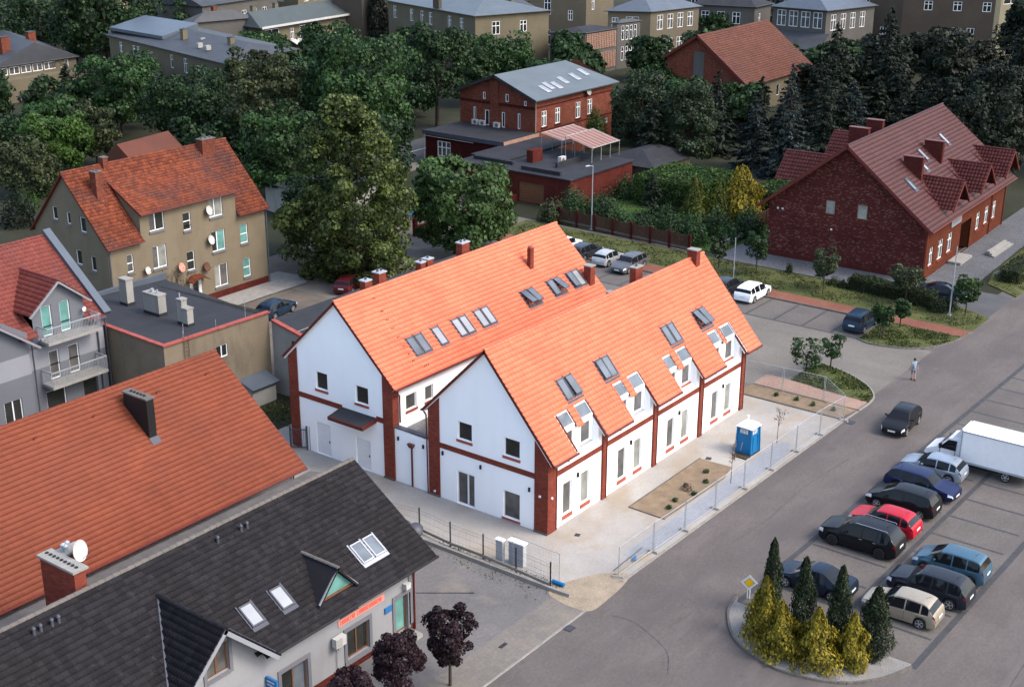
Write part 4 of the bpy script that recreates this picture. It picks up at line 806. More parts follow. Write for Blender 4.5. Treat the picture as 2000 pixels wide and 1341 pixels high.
for sgn_ in (-1, 1):
    a = V(bx+sgn_*bw, bf, bz-.96*bw); S_ = V(-sgn_*bw,0,.96*bw); ln = db-bf+.1
    if sgn_ < 0:
        U_, O2 = V(0,-1,0), V(a.x, db, a.z)
        kp = None
        tiles(K, M['tile_dark'], O2, U_, S_, ln-.1, S_.length, .33, .31, kp, PROF_DBL, .06, .05, cut=((bx,kE[0],kE[1]),(0,-kK,1)))
    else:
        U_, O2 = V(0,1,0), a
        kp = None
        tiles(K, M['tile_dark'], O2, U_, S_, ln-.1, S_.length, .33, .31, kp, PROF_DBL, .06, .05, cut=((bx,kE[0],kE[1]),(0,-kK,1)))
for s_ in (-1,1):
    mb = MB(); mb.tube((bx+s_*bw,kE[0],kE[1]+.05),(bx,db,bz+.05),.07,.07,5); mb.build('valley_flashing', M['dark_frame'], K)
ridge(K, M['tile_dark'], (bx,bf-.02,bz+.02), (bx,db,bz+.02), .13, .38)
mb = MB(); gf = FRONT(bx-bw, -.6); wall(mb, gf, [(.4,3.0),(2*bw-.4,3.0),(2*bw-.4,bz-.96*(bw-.4)-.1),(bw,bz-.16),(.4,bz-.96*(bw-.4)-.1)], [(2.35,3.65,4.15,5.65)], .2)
wall(mb, FRONT(bx-bw,-.55), [(.4,0),(2*bw-.4,0),(2*bw-.4,3.0),(.4,3.0)])
mb.build('dormer_wall', M['shop_wall'], K); window(K, gf, 2.35,3.65,4.15,5.65, dep=.18, frame='wood_frame', mull=(.5,), glass='glass_shade')
mb = MB(); gf.box(mb,2.17,2.35,4.0,5.8,0,.05); gf.box(mb,3.65,3.83,4.0,5.8,0,.05); gf.box(mb,2.35,3.65,3.98,4.15,0,.07); mb.build('stone_surround', M['shop_trim'], K)
mb = MB()
for s_ in (-1,1): quadslab(mb, *([V(bx+s_*bw,bf,bz-.96*bw-.02),V(bx,bf,bz-.02),V(bx,-.6,bz-.02),V(bx+s_*bw,-.6,bz-.96*bw-.02)] if s_ < 0 else [V(bx,bf,bz-.02),V(bx+s_*bw,bf,bz-.96*bw-.02),V(bx+s_*bw,-.6,bz-.96*bw-.02),V(bx,-.6,bz-.02)]), .2)
mb.build('bargeboard', M['grey_wall_light'], K)
sx, sz, sw, sy = -17.82, 5.96, 1.34, -.22
for s_ in (-1,1):
    mb = MB(); yb = (sz-kE[1])/kK+kE[0]; y1 = kE[0]+(4.5-kE[1])/kK
    pts = [V(sx+s_*sw*1.1,sy-.25,sz-1.5*1.1),V(sx,sy-.25,sz),V(sx,yb,sz),V(sx+s_*sw*1.1,sy-.0,sz-1.5*1.1)]
    quadslab(mb, *(pts if s_ < 0 else [pts[1],pts[0],pts[3],pts[2]]), .1); mb.build('small_dormer_roof', M['tile_dark'], K)
ridge(K, M['kerb_dark'], (sx,sy-.27,sz+.02), (sx,yb,sz+.02), .1, .36)
mb = MB(); ff = FRONT(sx-sw, sy)
mb.poly(ff.p(.28,sz-1.36,.02),ff.p(2*sw-.28,sz-1.36,.02),ff.p(sw,sz-.22,.02)); mb.build('triangular_pane', M['glass_green'], K)
mb = MB(); mb.tube(ff.p(.12,sz-1.42,.03),ff.p(2*sw-.12,sz-1.42,.03),.06,.06,4); mb.build('window_rail', M['wood_frame'], K)
mb = MB(); mb.tube(ff.p(.02,sz-1.45,.2),ff.p(sw,sz-.08,.2),.06,.06,4); mb.tube(ff.p(2*sw-.02,sz-1.45,.2),ff.p(sw,sz-.08,.2),.06,.06,4); mb.build('bargeboard', M['grey_wall_light'], K)
def kp_(x,y,dz=0): return V(x,y,kroof(y)+dz)
def sk(y): return (y-kE[0])/SK.y
for x, fm, gm in ((-15.36,'sill_grey','glass_sky'),(-14.46,'sill_grey','glass_sky'),(-20.85,'dark_frame','glass_white'),(-22.75,'dark_frame','glass_white')): roof_window(K, kp_(0,kE[0],.03), (1,0,0), SK, x, sk(.26), .78, 1.18, frame=fm, glass=gm, h=.12)
for x in (-31.35,-31.02,-30.47,-30.14,-19.83,-19.44,-21.29):
    mb = MB(); y = 4.0; mb.tube(kp_(x,y,0),kp_(x,y,.32),.08,.06,8); mb.tube(kp_(x,y,.32),kp_(x,y,.4),.1,.05,8); mb.build('roof_vent', M['dark_frame'], K)
mb = MB(); mb.box(-28.45,-27.85,5.1,7.6,5.5,8.55); mb.box(-27.85,-26.8,6.75,7.3,5.5,8.55); ch = mb.build('chimney', M['brick_trim'], K)
mb = MB(); mb.box(-28.55,-27.75,5.0,7.7,8.55,8.66); mb.box(-27.75,-26.7,6.65,7.4,8.55,8.66); mb.build('chimney_cap', M['concrete'], ch)
for k in range(9):
    mb = MB(); mb.tube((-28.15,5.3+k*.27,8.66),(-28.15,5.3+k*.27,8.70),.085,.085,8); mb.build('flue', M['black'], ch)
for x, y in ((-27.6,7.0),(-27.35,7.05),(-27.6,6.8)):
    mb = MB(); mb.tube((x,y,8.66),(x,y,8.85),.07,.07,8); mb.lathe([(.05,.0),(.13,.08),(.13,.16),(.02,.24)],(x,y,8.85),8); mb.build('chimney_cowl', M['steel'], ch)
sat_dish(K, 'large grey satellite dish on the red chimney above the charcoal roof', (-27.4,6.5,8.75), (.35,-1,.25), .5, 'ac')
mb = MB(); mb.poly((-48,9.8,4.4),(-8.4,9.8,4.4),(-8.4,11.0,4.2),(-48,11.0,4.2)); # valley between the two houses
mb.build('valley_gutter', M['kerb_dark'], K)
# ------------------------------------------------------------------ grey house with balconies at the left edge
C = thing('grey_house', 'blue-grey house with balconies, salmon roof and gabled dormer at left edge', 'house', (0,0,0))
yC = 35.65; cE = (yC-.45, 7.55); cRr = (41.35, 12.35); kC = (cRr[1]-cE[1])/(cRr[0]-cE[0]); CX0, CX1 = -30, -4.2
def croof(y): return cE[1]+kC*(y-cE[0])
SC = Vector((0, cRr[0]-cE[0], cRr[1]-cE[1])); SLC = SC.length; SC.normalize(); cfx = FRONT(-30, yC); oc = lambda a: a+30
cops = [(oc(-8.95),oc(-8.15),7.2,9.35),(oc(-7.5),oc(-6.7),7.2,9.35),(oc(-8.75),oc(-7.95),4.05,6.1),(oc(-7.2),oc(-6.35),4.05,6.1),(oc(-12.75),oc(-11.4),2.05,3.7),(oc(-9.3),oc(-7.75),1.9,3.3),(oc(-6.3),oc(-5.1),.6,3.2)]
ww = MB(); wg = MB()
lowops = [q for q in cops if q[2] < 7]
wall(wg, cfx, [(0,0),(25.8,0),(25.8,5.12),(0,5.12)], [q if q[3] < 5.12 else (q[0],q[1],q[2],5.12) for q in lowops])
wall(ww, cfx, [(0,5.12),(25.8,5.12),(25.8,6.55),(0,6.55)], [(q[0],q[1],5.12,q[3]) for q in lowops if q[3] > 5.12])
wall(wg, cfx, [(0,6.55),(25.8,6.55),(25.8,7.9),(0,7.9)], [(q[0],q[1],7.2,7.9) for q in cops[:2]])
dx0, dx1, dxa, dza = oc(-9.68), oc(-5.6), oc(-7.62), 11.0
wall(wg, cfx, [(dx0,7.9),(dx1,7.9),(dx1,9.42),(dxa,dza-.1),(dx0,9.42)], [(q[0],q[1],7.9,9.35) for q in cops[:2]])
lg = FRONT(-30, yC-.35); wall(wg, lg, [(6,6.55),(oc(-10.4),6.55),(oc(-10.4),8.0),(13,12.4),(6,12.4)]); wall(ww, lg, [(6,5.12),(oc(-10.4),5.12),(oc(-10.4),6.55),(6,6.55)]); wall(wg, lg, [(6,0),(oc(-10.4),0),(oc(-10.4),5.12),(6,5.12)], [cops[4]])
wall(wg, RIGHT(-30+oc(-10.4), yC-.35), [(0,0),(.35,0),(.35,8),(0,8)])
wall(wg, RIGHT(-4.2, yC), [(0,0),(11.4,0),(11.4,7.9),(5.7,12.3),(0,7.9)]); wall(wg, BACK(-4.2, yC+11.4), [(0,0),(25.8,0),(25.8,7.9),(0,7.9)])
wall(wg, RIGHT(-9.68,yC),[(0,7.9),(1.6,7.9),(1.6,9.4),(0,9.4)]); wall(wg, LEFT(-9.68,yC+1.9),[(0,9.4),(1.9,7.9),(1.9,9.4)])
wg.build('wall', M['grey_wall'], C); ww.build('pale_wall_band', M['grey_wall_light'], C)
for i, q in enumerate(cops): window(C, lg if i == 4 else cfx, *q, dep=.14, glass=['glass_green','glass_green','glass_shade','glass_shade','glass_dark','glass_dark','glass_dark'][i], mull=(.5,) if i in (4,) else (), frame='dark_frame' if i == 6 else 'upvc')
def keepC(u, s):
    x = CX0+u; y = cE[0]+SC.y*s; z = croof(y)
    if -9.5 < x < -5.75 and z < dza-.8*abs(x+7.62)-.4 and y < yC+4: return False
    if x < -10.6 and z < 12.0-.75*max(0, x+17): return False
    return True
tiles(C, M['tile_grey_house'], (CX0,cE[0],cE[1]), (1,0,0), SC, CX1-CX0, SLC, .3, .36, keepC, PROF_WAVE, .03)
tiles(C, M['tile_grey_house'], (CX1,2*cRr[0]-cE[0],cE[1]), (-1,0,0), Vector((0,-SC.y,SC.z)), CX1-CX0, SLC, .6, .36, None, PROF_WAVE, .03)
for s_ in (-1,1):      # dormer roof
    a = V(-7.62+s_*2.45, yC-.4, dza-.8*2.45); S_ = V(-s_*2.45,0,.8*2.45); yb = cE[0]+(dza-cE[1])/kC
    if s_ < 0: tiles(C, M['tile_grey_house'], V(a.x,yb,a.z), (0,-1,0), S_, yb-yC+.4, S_.length, .3, .36, None, PROF_WAVE, .03, cut=((0,cE[0],cE[1]),(0,-kC,1)))
    else: tiles(C, M['tile_grey_house'], a, (0,1,0), S_, yb-yC+.4, S_.length, .3, .36, None, PROF_WAVE, .03, cut=((0,cE[0],cE[1]),(0,-kC,1)))
ridge(C, M['tile_grey_house'], (-7.62,yC-.42,dza+.02), (-7.62,yb,dza+.02), .1, .36); ridge(C, M['tile_grey_house'], (CX0,cRr[0],cRr[1]+.02),(CX1,cRr[0],cRr[1]+.02),.12,.4)
mb = MB()
for s_ in (-1,1):
    mb.tube((-7.62,yC-.38,dza-.12),(-7.62+s_*2.45,yC-.38,dza-.12-.8*2.45),.09,.09,4)
mb.build('bargeboard', M['grey_wall_light'], C)
# left cross gable roof edge
a = V(-17, yC-.8, 12.35); S_ = V(-7.2,0,5.4)
tiles(C, M['tile_grey_house'], V(-9.8,yC-.8,12.35-5.4), (0,1,0), S_, 6.5, S_.length, .3, .36, None, PROF_WAVE, .03, cut=((0,cE[0],cE[1]),(0,-kC,1)))
mb = MB(); mb.tube((-9.8,yC-.8,6.9),(-17,yC-.8,12.3),.1,.1,4); mb.tube((-9.75,yC-.9,7.45),(-9.4,yC-.9,7.45),.07); mb.build('bargeboard', M['grey_wall_light'], C)
mb = MB(); mb.tube((-5.3,cE[0]-.05,cE[1]-.05),(-4.2,cE[0]-.05,cE[1]-.05),.07); mb.path([(-4.75,cE[0],7.45),(-4.75,yC-.1,7.2),(-4.75,yC-.1,.1)],.06); mb.path([(-4.4,cE[0],7.6),(-4.05,yC-.1,7.3),(-4.05,yC-.1,.1)],.06); mb.path([(-9.75,yC-.85,7.4),(-10.2,yC-.42,7.1),(-10.2,yC-.42,.1)],.06); mb.build('downpipe', M['dark_frame'], C)
mb = MB(); quadslab(mb,(-4.35,cE[0]-.1,cE[1]+.3),(-3.75,cE[0]-.1,cE[1]+.3),(-3.75,cRr[0],cRr[1]+.45),(-4.35,cRr[0],cRr[1]+.45),.35); mb.build('parapet_coping', M['zinc'], C)
def balcony(z, u0, u1):
    mb = MB(); cfx.box(mb, u0, u1, z-.2, z, .002, 1.25); b = mb.build('balcony', M['concrete'], C); mb = MB()
    for u in np.arange(u0+.05, u1, .12): cfx.box(mb, u, u+.02, z, z+.95, 1.18, 1.2)
    for n_ in np.arange(.1, 1.2, .12): cfx.box(mb, u0+.04, u0+.06, z, z+.95, n_, n_+.02); cfx.box(mb, u1-.06, u1-.04, z, z+.95, n_, n_+.02)
    cfx.box(mb, u0, u1, z+.95, z+1.02, 1.16, 1.22); cfx.box(mb, u0+.02, u0+.08, z+.95, z+1.02, 0, 1.16); cfx.box(mb, u1-.08, u1-.02, z+.95, z+1.02, 0, 1.16); mb.build('railing', M['steel'], b)
balcony(7.15, oc(-9.45), oc(-5.15)); balcony(4.0, oc(-9.5), oc(-5.0))
sat_dish(C, 'tiny white satellite dish beside the grey dormer windows', (-5.85,yC,8.4), (.2,-1,.2), .18)
# ------------------------------------------------------------------ flat-roofed block with three vent stacks
D = thing('flat_roof_block', 'beige flat-roofed block with grey felt roof and three rendered vent stacks', 'building', (0,0,0))
dz = 6.1; mb = MB(); wall(mb, FRONT(-3.9,29.48), [(0,0),(9.65,0),(9.65,6.3),(0,6.45)], [(4.5,5.6,4.15,5.1)], .15); wall(mb, LEFT(-3.9,43.4), [(0,0),(13.92,0),(13.92,6.45),(0,6.8)]); wall(mb, RIGHT(5.75,29.48), [(0,0),(13.9,0),(13.9,5.9),(0,6.3)]); wall(mb, BACK(5.75,43.4),[(0,0),(9.65,0),(9.65,6.4),(0,5.9)])
mb.build('wall', M['beige_dirty'], D); window(D, FRONT(-3.9,29.48), 4.5,5.6,4.15,5.1, dep=.12, mull=(.5,), glass='glass_dark')
mb = MB(); mb.poly((-3.75,29.6,6.2),(5.65,29.6,6.02),(7.3,43.2,5.85),(-3.75,43.3,6.25)); mb.build('felt_roof', M['felt'], D)
mb = MB(); quadslab(mb,(-4.0,29.35,6.53),(5.85,29.35,6.38),(5.85,29.75,6.38),(-4.0,29.75,6.53),.1); quadslab(mb,(-4.0,29.76,6.53),(-3.65,29.76,6.53),(-3.65,43.4,6.88),(-4.0,43.4,6.88),.1); mb.build('coping', M['coping_red'], D)
mb = MB(); mb.box(-3.6,7.4,43.1,43.4,5.6,6.35); mb.build('rear_upstand', M['zinc'], D)
mb = MB()
for s_ in (-.2,.2): mb.tube((-2.0+s_,29.4,2.5),(-2.0+s_,29.4,6.9),.02,.02,5)
for k in range(14): mb.tube((-2.2,29.4,2.6+k*.3),(-1.8,29.4,2.6+k*.3),.015,.015,5)
mb.build('wall_ladder', M['rust'], D)
def stack(x, y, z1, wx, wy):
    mb = MB(); mb.box(x-wx/2,x+wx/2,y-wy/2,y+wy/2,5.9,z1); c = mb.build('vent_stack', M['pale_render'], D); mb = MB(); mb.box(x-wx/2-.05,x+wx/2+.05,y-wy/2-.05,y+wy/2+.05,z1,z1+.1); mb.build('stack_cap', M['concrete'], c)
    mb = MB(); mb.box(x-wx/2-.04,x+wx/2+.04,y-wy/2-.04,y+wy/2+.04,5.9,6.28); mb.build('base_felt', M['felt_dark'], c); return c
stack(1.1,39.8,8.05,.62,.85); stack(1.0,36.4,7.6,.7,1.7); stack(.75,33.0,7.9,.5,.5); stack(.7,32.4,7.35,.55,.6)
mb = MB(); mb.box(1.25,1.3,36.9,36.95,6.0,7.9); mb.tube((1.0,36.0,7.7),(1.0,36.0,8.0),.06); mb.tube((1.0,36.6,7.7),(1.0,36.6,7.95),.14); mb.tube((.75,33.2,8.0),(.75,33.2,8.35),.05); mb.build('vent_pipe', M['steel'], D)
mb = MB()
for x, y, h in ((4.0,30.0,1.6),(-1.55,30.2,1.1),(1.2,30.0,.7),(-2.0,29.7,.8)): mb.tube((x,y,6.0),(x,y,6.2+h),.02,.02,5)
mb.build('antenna_mast', M['steel'], D)
mb = MB(); mb.hexa([(2.6,28.2,0),(4.9,28.2,0),(4.9,29.46,0),(2.6,29.46,0),(2.6,28.2,1.5),(4.9,28.2,1.5),(4.9,29.46,1.9),(2.6,29.46,1.9)]); lean = mb.build('lean_to', M['pale_render'], D)
mb = MB(); quadslab(mb,(2.4,27.9,1.52),(5.1,27.9,1.52),(5.1,29.47,2.02),(2.4,29.47,2.02),.06); mb.build('lean_to_roof', M['zinc'], lean)
# low shed row
S = thing('shed_row', 'long low shed with grey felt roof and red coping behind the white gable', 'shed', (0,0,0))
mb = MB(); wall(mb, LEFT(5.95,29.4), [(0,0),(7.0,0),(7.0,4.2),(0,5.55)], [(2.0,2.35,3.9,4.5)]); wall(mb, FRONT(5.95,22.4),[(0,0),(22,0),(22,4.2),(0,4.2)]); wall(mb, BACK(27.95,29.4),[(0,0),(22,0),(22,5.55),(0,5.55)]); wall(mb, RIGHT(27.95,22.4),[(0,0),(7,0),(7,5.55),(0,4.2)]); mb.build('wall', M['pale_render'], S)
mb = MB(); quadslab(mb,(6.2,21.9,4.12),(28.2,21.9,4.12),(28.2,29.6,5.62),(6.2,29.6,5.62),.1); mb.build('felt_roof', M['felt'], S)
mb = MB(); quadslab(mb,(5.8,22.0,4.32),(6.18,22.0,4.32),(6.18,29.3,5.76),(5.8,29.3,5.76),.16); mb.build('coping', M['coping_red'], S)
mb = MB(); mb.path([(6.2,27.0,5.2),(28,27.4,5.3)],.035); mb.build('roof_cable', M['pale_render'], S)
mb = MB(); LEFT(5.95,29.4).box(mb,2.0,2.35,3.9,4.5,-.12,-.08); mb.build('hatch', M['brown_metal'], S)
# ------------------------------------------------------------------ beige apartment house
B = thing('beige_apartment_house', 'beige three-storey apartment house with weathered orange roof and satellite dishes', 'house', (0,0,0))
yB = 49.8; BX0, BX1 = 6.9, 24.4; bE = (49.35, 7.3); bR = (54.75, 13.0); kB = (bR[1]-bE[1])/(bR[0]-bE[0])
def broof(y): return bE[1]+kB*(y-bE[0])
bf_ = FRONT(BX0, yB); ob = lambda x: x-BX0; DX0, DX1, DZ = 10.4, 20.95, 9.65
bw_ = [(11.35,12.93,7.75,9.5),(14.95,15.8,7.05,8.65),(17.9,19.45,7.6,9.4),(17.95,19.5,4.42,6.3),(21.3,22.22,4.45,6.2),(11.4,12.9,4.42,6.4),(15.05,15.9,3.4,5.1),(8.75,9.4,4.75,6.3),(18.0,19.55,1.1,3.15),(21.4,22.3,1.25,3.0),(15.1,16.4,.15,2.4)]
ops = [(ob(a),ob(b),c,d) for a,b,c,d in bw_]
mb = MB(); lowB = []
for q in ops:
    if q[2] < 7.45: lowB.append((q[0],q[1],q[2],min(q[3],7.45)))
wall(mb, bf_, [(0,0),(17.5,0),(17.5,7.45),(0,7.45)], lowB)
wall(mb, bf_, [(ob(DX0),7.45),(ob(DX1),7.45),(ob(DX1),DZ),(ob(DX0),DZ)], [(q[0],q[1],max(q[2],7.45),q[3]) for q in ops if q[3] > 7.5])
gB = LEFT(BX0, 59.7); gbo = [(59.7-56.9,59.7-56.2,8.7,9.85),(59.7-54.95,59.7-54.4,8.6,9.65),(59.7-53.15,59.7-52.35,8.2,9.5),(59.7-54.2,59.7-53.4,5.2,6.5),(59.7-52.2,59.7-51.5,5.0,6.3)]
wall(mb, gB, [(0,0),(9.9,0),(9.9,broof(yB)-.05),(59.7-bR[0],bR[1]-.05),(0,8.4)], gbo)
wall(mb, RIGHT(BX1, yB), [(0,0),(9.9,0),(9.9,8.4),(bR[0]-yB,bR[1]-.05),(0,broof(yB)-.05)]); wall(mb, BACK(BX1,59.7),[(0,0),(17.5,0),(17.5,8.4),(0,8.4)])
ydt = 53.6     # dormer roof meets main slope here
for x in (DX0, DX1): mb.poly((x,yB,7.45),(x,yB,DZ),(x,ydt,broof(ydt)),(x,yB+.01,broof(yB)))
mb.build('wall', M['beige'], B)
for i, q in enumerate(ops[:-1]):
    two = q[1]-q[0] > 1.2; gl_ = [['glass_shade','glass_dark'],'glass_dark',['glass_curtain','glass_curtain'],['glass_dark','glass_green'],'glass_green',['glass_shade','glass_curtain'],'glass_dark','glass_shade',['glass_curtain','glass_shade'],'glass_green'][i]
    window(B, bf_, *q, dep=.14, mull=(.42,) if two else (), trans=() if two else (.5,), glass=gl_, sill=('shop_trim',.12,.16))
for q in gbo: window(B, gB, *q, dep=.14, glass='glass_dark', sill=('shop_trim',.1,.14))
mb = MB(); bf_.box(mb, ops[-1][0]+.35, ops[-1][1]-.35, .15, 2.2, -.14, -.08); mb.build('door', M['black'], B)
mb = MB(); bf_.box(mb, ops[-1][0], ops[-1][0]+.32, .15, 2.4, -.14, .03); bf_.box(mb, ops[-1][1]-.32, ops[-1][1], .15, 2.4, -.14, .03); mb.build('door_surround', M['sign_white'], B)
mb = MB(); cu3 = [(0,2.45),(.5,2.72),(1.0,2.82),(1.5,2.72),(2.0,2.45)]
for (a,za),(b,zb) in zip(cu3,cu3[1:]): quadslab(mb, bf_.p(ops[-1][0]-.35+a,za,.9), bf_.p(ops[-1][0]-.35+b,zb,.9), bf_.p(ops[-1][0]-.35+b,zb+.15,0), bf_.p(ops[-1][0]-.35+a,za+.15,0), .08)
mb.build('door_canopy', M['tile_old'], B)
mb = MB(); bf_.box(mb, 0, ops[-1][0]-.05, 0, .7, -.02, .04); bf_.box(mb, ops[-1][1]+.05, 17.5, 0, .7, -.02, .04); mb.build('plinth', M['brick_garage'], B)
SBk = Vector((0, bR[0]-bE[0], bR[1]-bE[1])); SLBk = SBk.length; SBk.normalize()
def keepB(u, s):
    x = BX0-.3+u; y = bE[0]+SBk.y*s
    return not (DX0-.05 < x < DX1+.05 and y < ydt-.1)
tiles(B, M['tile_old'], (BX0-.3,bE[0],bE[1]), (1,0,0), SBk, BX1-BX0+.5, SLBk, .27, .33, keepB, PROF_WAVE, .035)
a0 = V(DX0-.2, yB-.45, DZ-.12); a1 = V(0, ydt, broof(ydt)+.06); Sd = V(0, a1.y-a0.y, a1.z-a0.z)
tiles(B, M['tile_old'], a0, (1,0,0), Sd, DX1-DX0+.4, Sd.length, .27, .33, None, PROF_WAVE, .035)
mb = MB(); quadslab(mb, a0-V(0,0,.03), V(DX1+.2,a0.y,a0.z-.03), V(DX1+.2,a1.y,a1.z-.03), V(DX0-.2,a1.y,a1.z-.03), .12); quadslab(mb,(BX1+.18,2*bR[0]-bE[0],bE[1]-.03),(BX0-.28,2*bR[0]-bE[0],bE[1]-.03),(BX0-.28,bR[0],bR[1]-.03),(BX1+.18,bR[0],bR[1]-.03),.12)
for p0, p1 in ((BX0-.28, DX0-.05),(DX1+.05, BX1+.18)): quadslab(mb,(p0,bE[0]+.04,bE[1]-.03),(p1,bE[0]+.04,bE[1]-.03),(p1,bR[0],bR[1]-.03),(p0,bR[0],bR[1]-.03),.12)
mb.build('roof_deck', M['brown_metal'], B)
ridge(B, M['tile_old'], (BX0-.3,bR[0],bR[1]+.02),(BX1+.2,bR[0],bR[1]+.02),.12,.4)
chimney(B, 8.75, 52.9, 10.4, 13.0, .65, .8, 'brick_old', 'kerb_dark', 2); chimney(B, 10.9, 54.6, 12.0, 13.6, .5, .5, 'brick_old', 'kerb_dark'); chimney(B, 21.8, 54.2, 11.8, 13.5, 1.5, .8, 'brick_old', 'kerb_dark', 3)
mb = MB(); mb.path([(BX1+.05,yB-.35,7.3),(BX1+.05,yB-.12,6.9),(BX1+.05,yB-.12,.1)],.07); mb.path([(BX0+.05,yB-.35,7.2),(BX0+.1,yB-.12,6.8),(BX0+.1,yB-.12,2)],.06); mb.build('downpipe', M['zinc'], B)
mb = MB(); mb.tube((BX0-.3,bE[0]-.05,bE[1]-.05),(DX0,bE[0]-.05,bE[1]-.05),.07); mb.tube((DX0-.2,a0.y-.05,a0.z-.05),(DX1+.2,a0.y-.05,a0.z-.05),.07); mb.tube((DX1,bE[0]-.05,bE[1]-.05),(BX1+.2,bE[0]-.05,bE[1]-.05),.07); mb.build('gutter', M['brown_metal'], B)
for p, r_, mt, lb in (((17.6,yB,8.3),.42,'ac','white satellite dish by the top floor window of the beige house'),((17.6,yB,5.6),.42,'ac','white satellite dish beside the middle floor green blind window'),((14.1,yB,3.9),.42,'sign_pink','red and white satellite dish above the flat felt roof'),((16.9,yB,3.3),.42,'rust','rusty brown satellite dish over the arched door canopy'),((10.5,yB,4.5),.33,'ac','small white satellite dish behind the bare twiggy shrub')):
    sat_dish(B, lb, p, (.25,-1,.35), r_, mt, None)
# ------------------------------------------------------------------ red brick house on the right
HR = R(2.2); Hh = thing('red_brick_house', 'large dark red brick house with oxblood roof and pantiled dormers', 'house', (62.04,1.04,0), HR)
HL, HW = 25.4, 16.0; hE = (-.75, 5.15); hR_ = (8.1, 12.2); kH = (hR_[1]-hE[1])/(hR_[0]-hE[0])
def hroof(y): return hE[1]+kH*(min(y, 16.2-y)-hE[0])
mb = MB(); gH = LEFT(0, HW); hops = [(HW-10.05,HW-9.15,5.2,6.5),(HW-6.85,HW-5.9,5.15,6.5)]
wall(mb, gH, [(0,.55),(HW,.55),(HW,hroof(0)-.05),(HW-8.1,hR_[1]-.1),(0,hroof(HW)-.05)], hops); mb.build('gable_wall', M['brick_dark'], Hh)
mb = MB(); gH.box(mb, -.02, HW+.02, 0, .56, -.05, .05); gH.box(mb, 0.0, HW-0.0, 3.15, 3.3, -.02, .03); gH.box(mb, 0.0, HW-0.0, 4.35, 4.47, -.02, .03); mb.build('brick_course', M['brick_plinth'], Hh)
hf = FRONT(0,0); oh = lambda x: x-62.04
fo = [(oh(63.45),oh(64.6),1.15,2.95),(oh(66.0),oh(67.5),1.15,3.1),(oh(68.8),oh(70.2),1.2,3.15),(oh(72.8),oh(76.1),.1,3.3),(oh(77.8),oh(79.0),1.5,3.3),(oh(80.7),oh(82.0),1.5,3.35),(oh(83.5),oh(84.7),1.5,3.4)]
mb = MB(); wall(mb, hf, [(0,0),(HL,0),(HL,hroof(0)-.05),(0,hroof(0)-.05)], fo, .15); wall(mb, RIGHT(HL,0), [(0,0),(HW,0),(HW,hroof(HW)-.05),(8.1,hR_[1]-.1),(0,hroof(0)-.05)]); wall(mb, BACK(HL,HW),[(0,0),(HL,0),(HL,hroof(HW)-.05),(0,hroof(HW)-.05)])
q = fo[3]; mb.poly((q[0],.0,.1),(q[0],2,.1),(q[0],2,3.3),(q[0],0,3.3)); mb.poly((q[0],2,.1),(q[1],2,.1),(q[1],2,3.3),(q[0],2,3.3)); mb.poly((q[1],2,.1),(q[1],0,.1),(q[1],0,3.3),(q[1],2,3.3)); mb.poly((q[0],0,3.3),(q[0],2,3.3),(q[1],2,3.3),(q[1],0,3.3))
mb.build('wall', M['brick_orange'], Hh)
for i, q in enumerate(fo):
    if i != 3: window(Hh, hf, *q, dep=.13, mull=(.5,), trans=(.66,), glass='glass_shade', sill=('brick_trim',.08,.12), fw=.09)
for q in hops: window(Hh, gH, *q, dep=.06, frame='cream', glass='glass_curtain', fw=.06)
sb = MB(); hf.box(sb, oh(69.25), oh(72.25), 3.72, 4.4, .02, .12); sg = sb.build('sign_board', M['grey_wall_light'], Hh); glyphs(sg, hf, oh(69.5), oh(72.0), 3.86, 4.26, .121, M['shop_trim'], (6,), 11)
for p in (gH.p(HW-9.3,3.7,.0),gH.p(1.0,5.0,0),gH.p(1.5,5.0,0)):
    mb = MB(); mb.box(p.x-.12,p.x,p.y-.08,p.y+.08,p.z-.08,p.z+.08); mb.build('wall_light', M['sign_white'], Hh)
SH = Vector((0, hR_[0]-hE[0], hR_[1]-hE[1])); SLH = SH.length; SH.normalize(); HX0, HX1 = -.85, HL+1.1
dpos = [69.0-62.04, 77.6-62.04, 86.0-62.04]; dza_, dhw, dfy, dsl = 8.55, 2.45, -.15, 1.0
def keepH(u, s):
    x = HX0+u; y = hE[0]+SH.y*s; z = hroof(y)
    for d_ in dpos:
        if z < dza_-abs(x-d_)*dsl-.4 and .9 < y and abs(x-d_) < dhw-.5: return False
    return True
tiles(Hh, M['tile_red'], (HX0,hE[0],hE[1]), (1,0,0), SH, HX1-HX0, SLH, .30, .46, keepH, PROF_WAVE, .03)
tiles(Hh, M['tile_red'], (HX1,16.2-hE[0],hE[1]), (-1,0,0), Vector((0,-SH.y,SH.z)), HX1-HX0, SLH, .6, .36, None, PROF_WAVE, .03)
mb = MB(); quadslab(mb,(HX1,16.2-hE[0],hE[1]-.03),(HX0,16.2-hE[0],hE[1]-.03),(HX0,8.1,hR_[1]-.03),(HX1,8.1,hR_[1]-.03),.14); quadslab(mb,(HX0,hE[0]+.03,hE[1]-.03),(HX1,hE[0]+.03,hE[1]-.03),(HX1,.28,hroof(.28)-.03),(HX0,.28,hroof(.28)-.03),.14); mb.build('roof_deck', M['brown_metal'], Hh)
ridge(Hh, M['tile_red'], (HX0,8.1,hR_[1]+.02),(HX1,8.1,hR_[1]+.02),.13,.4)
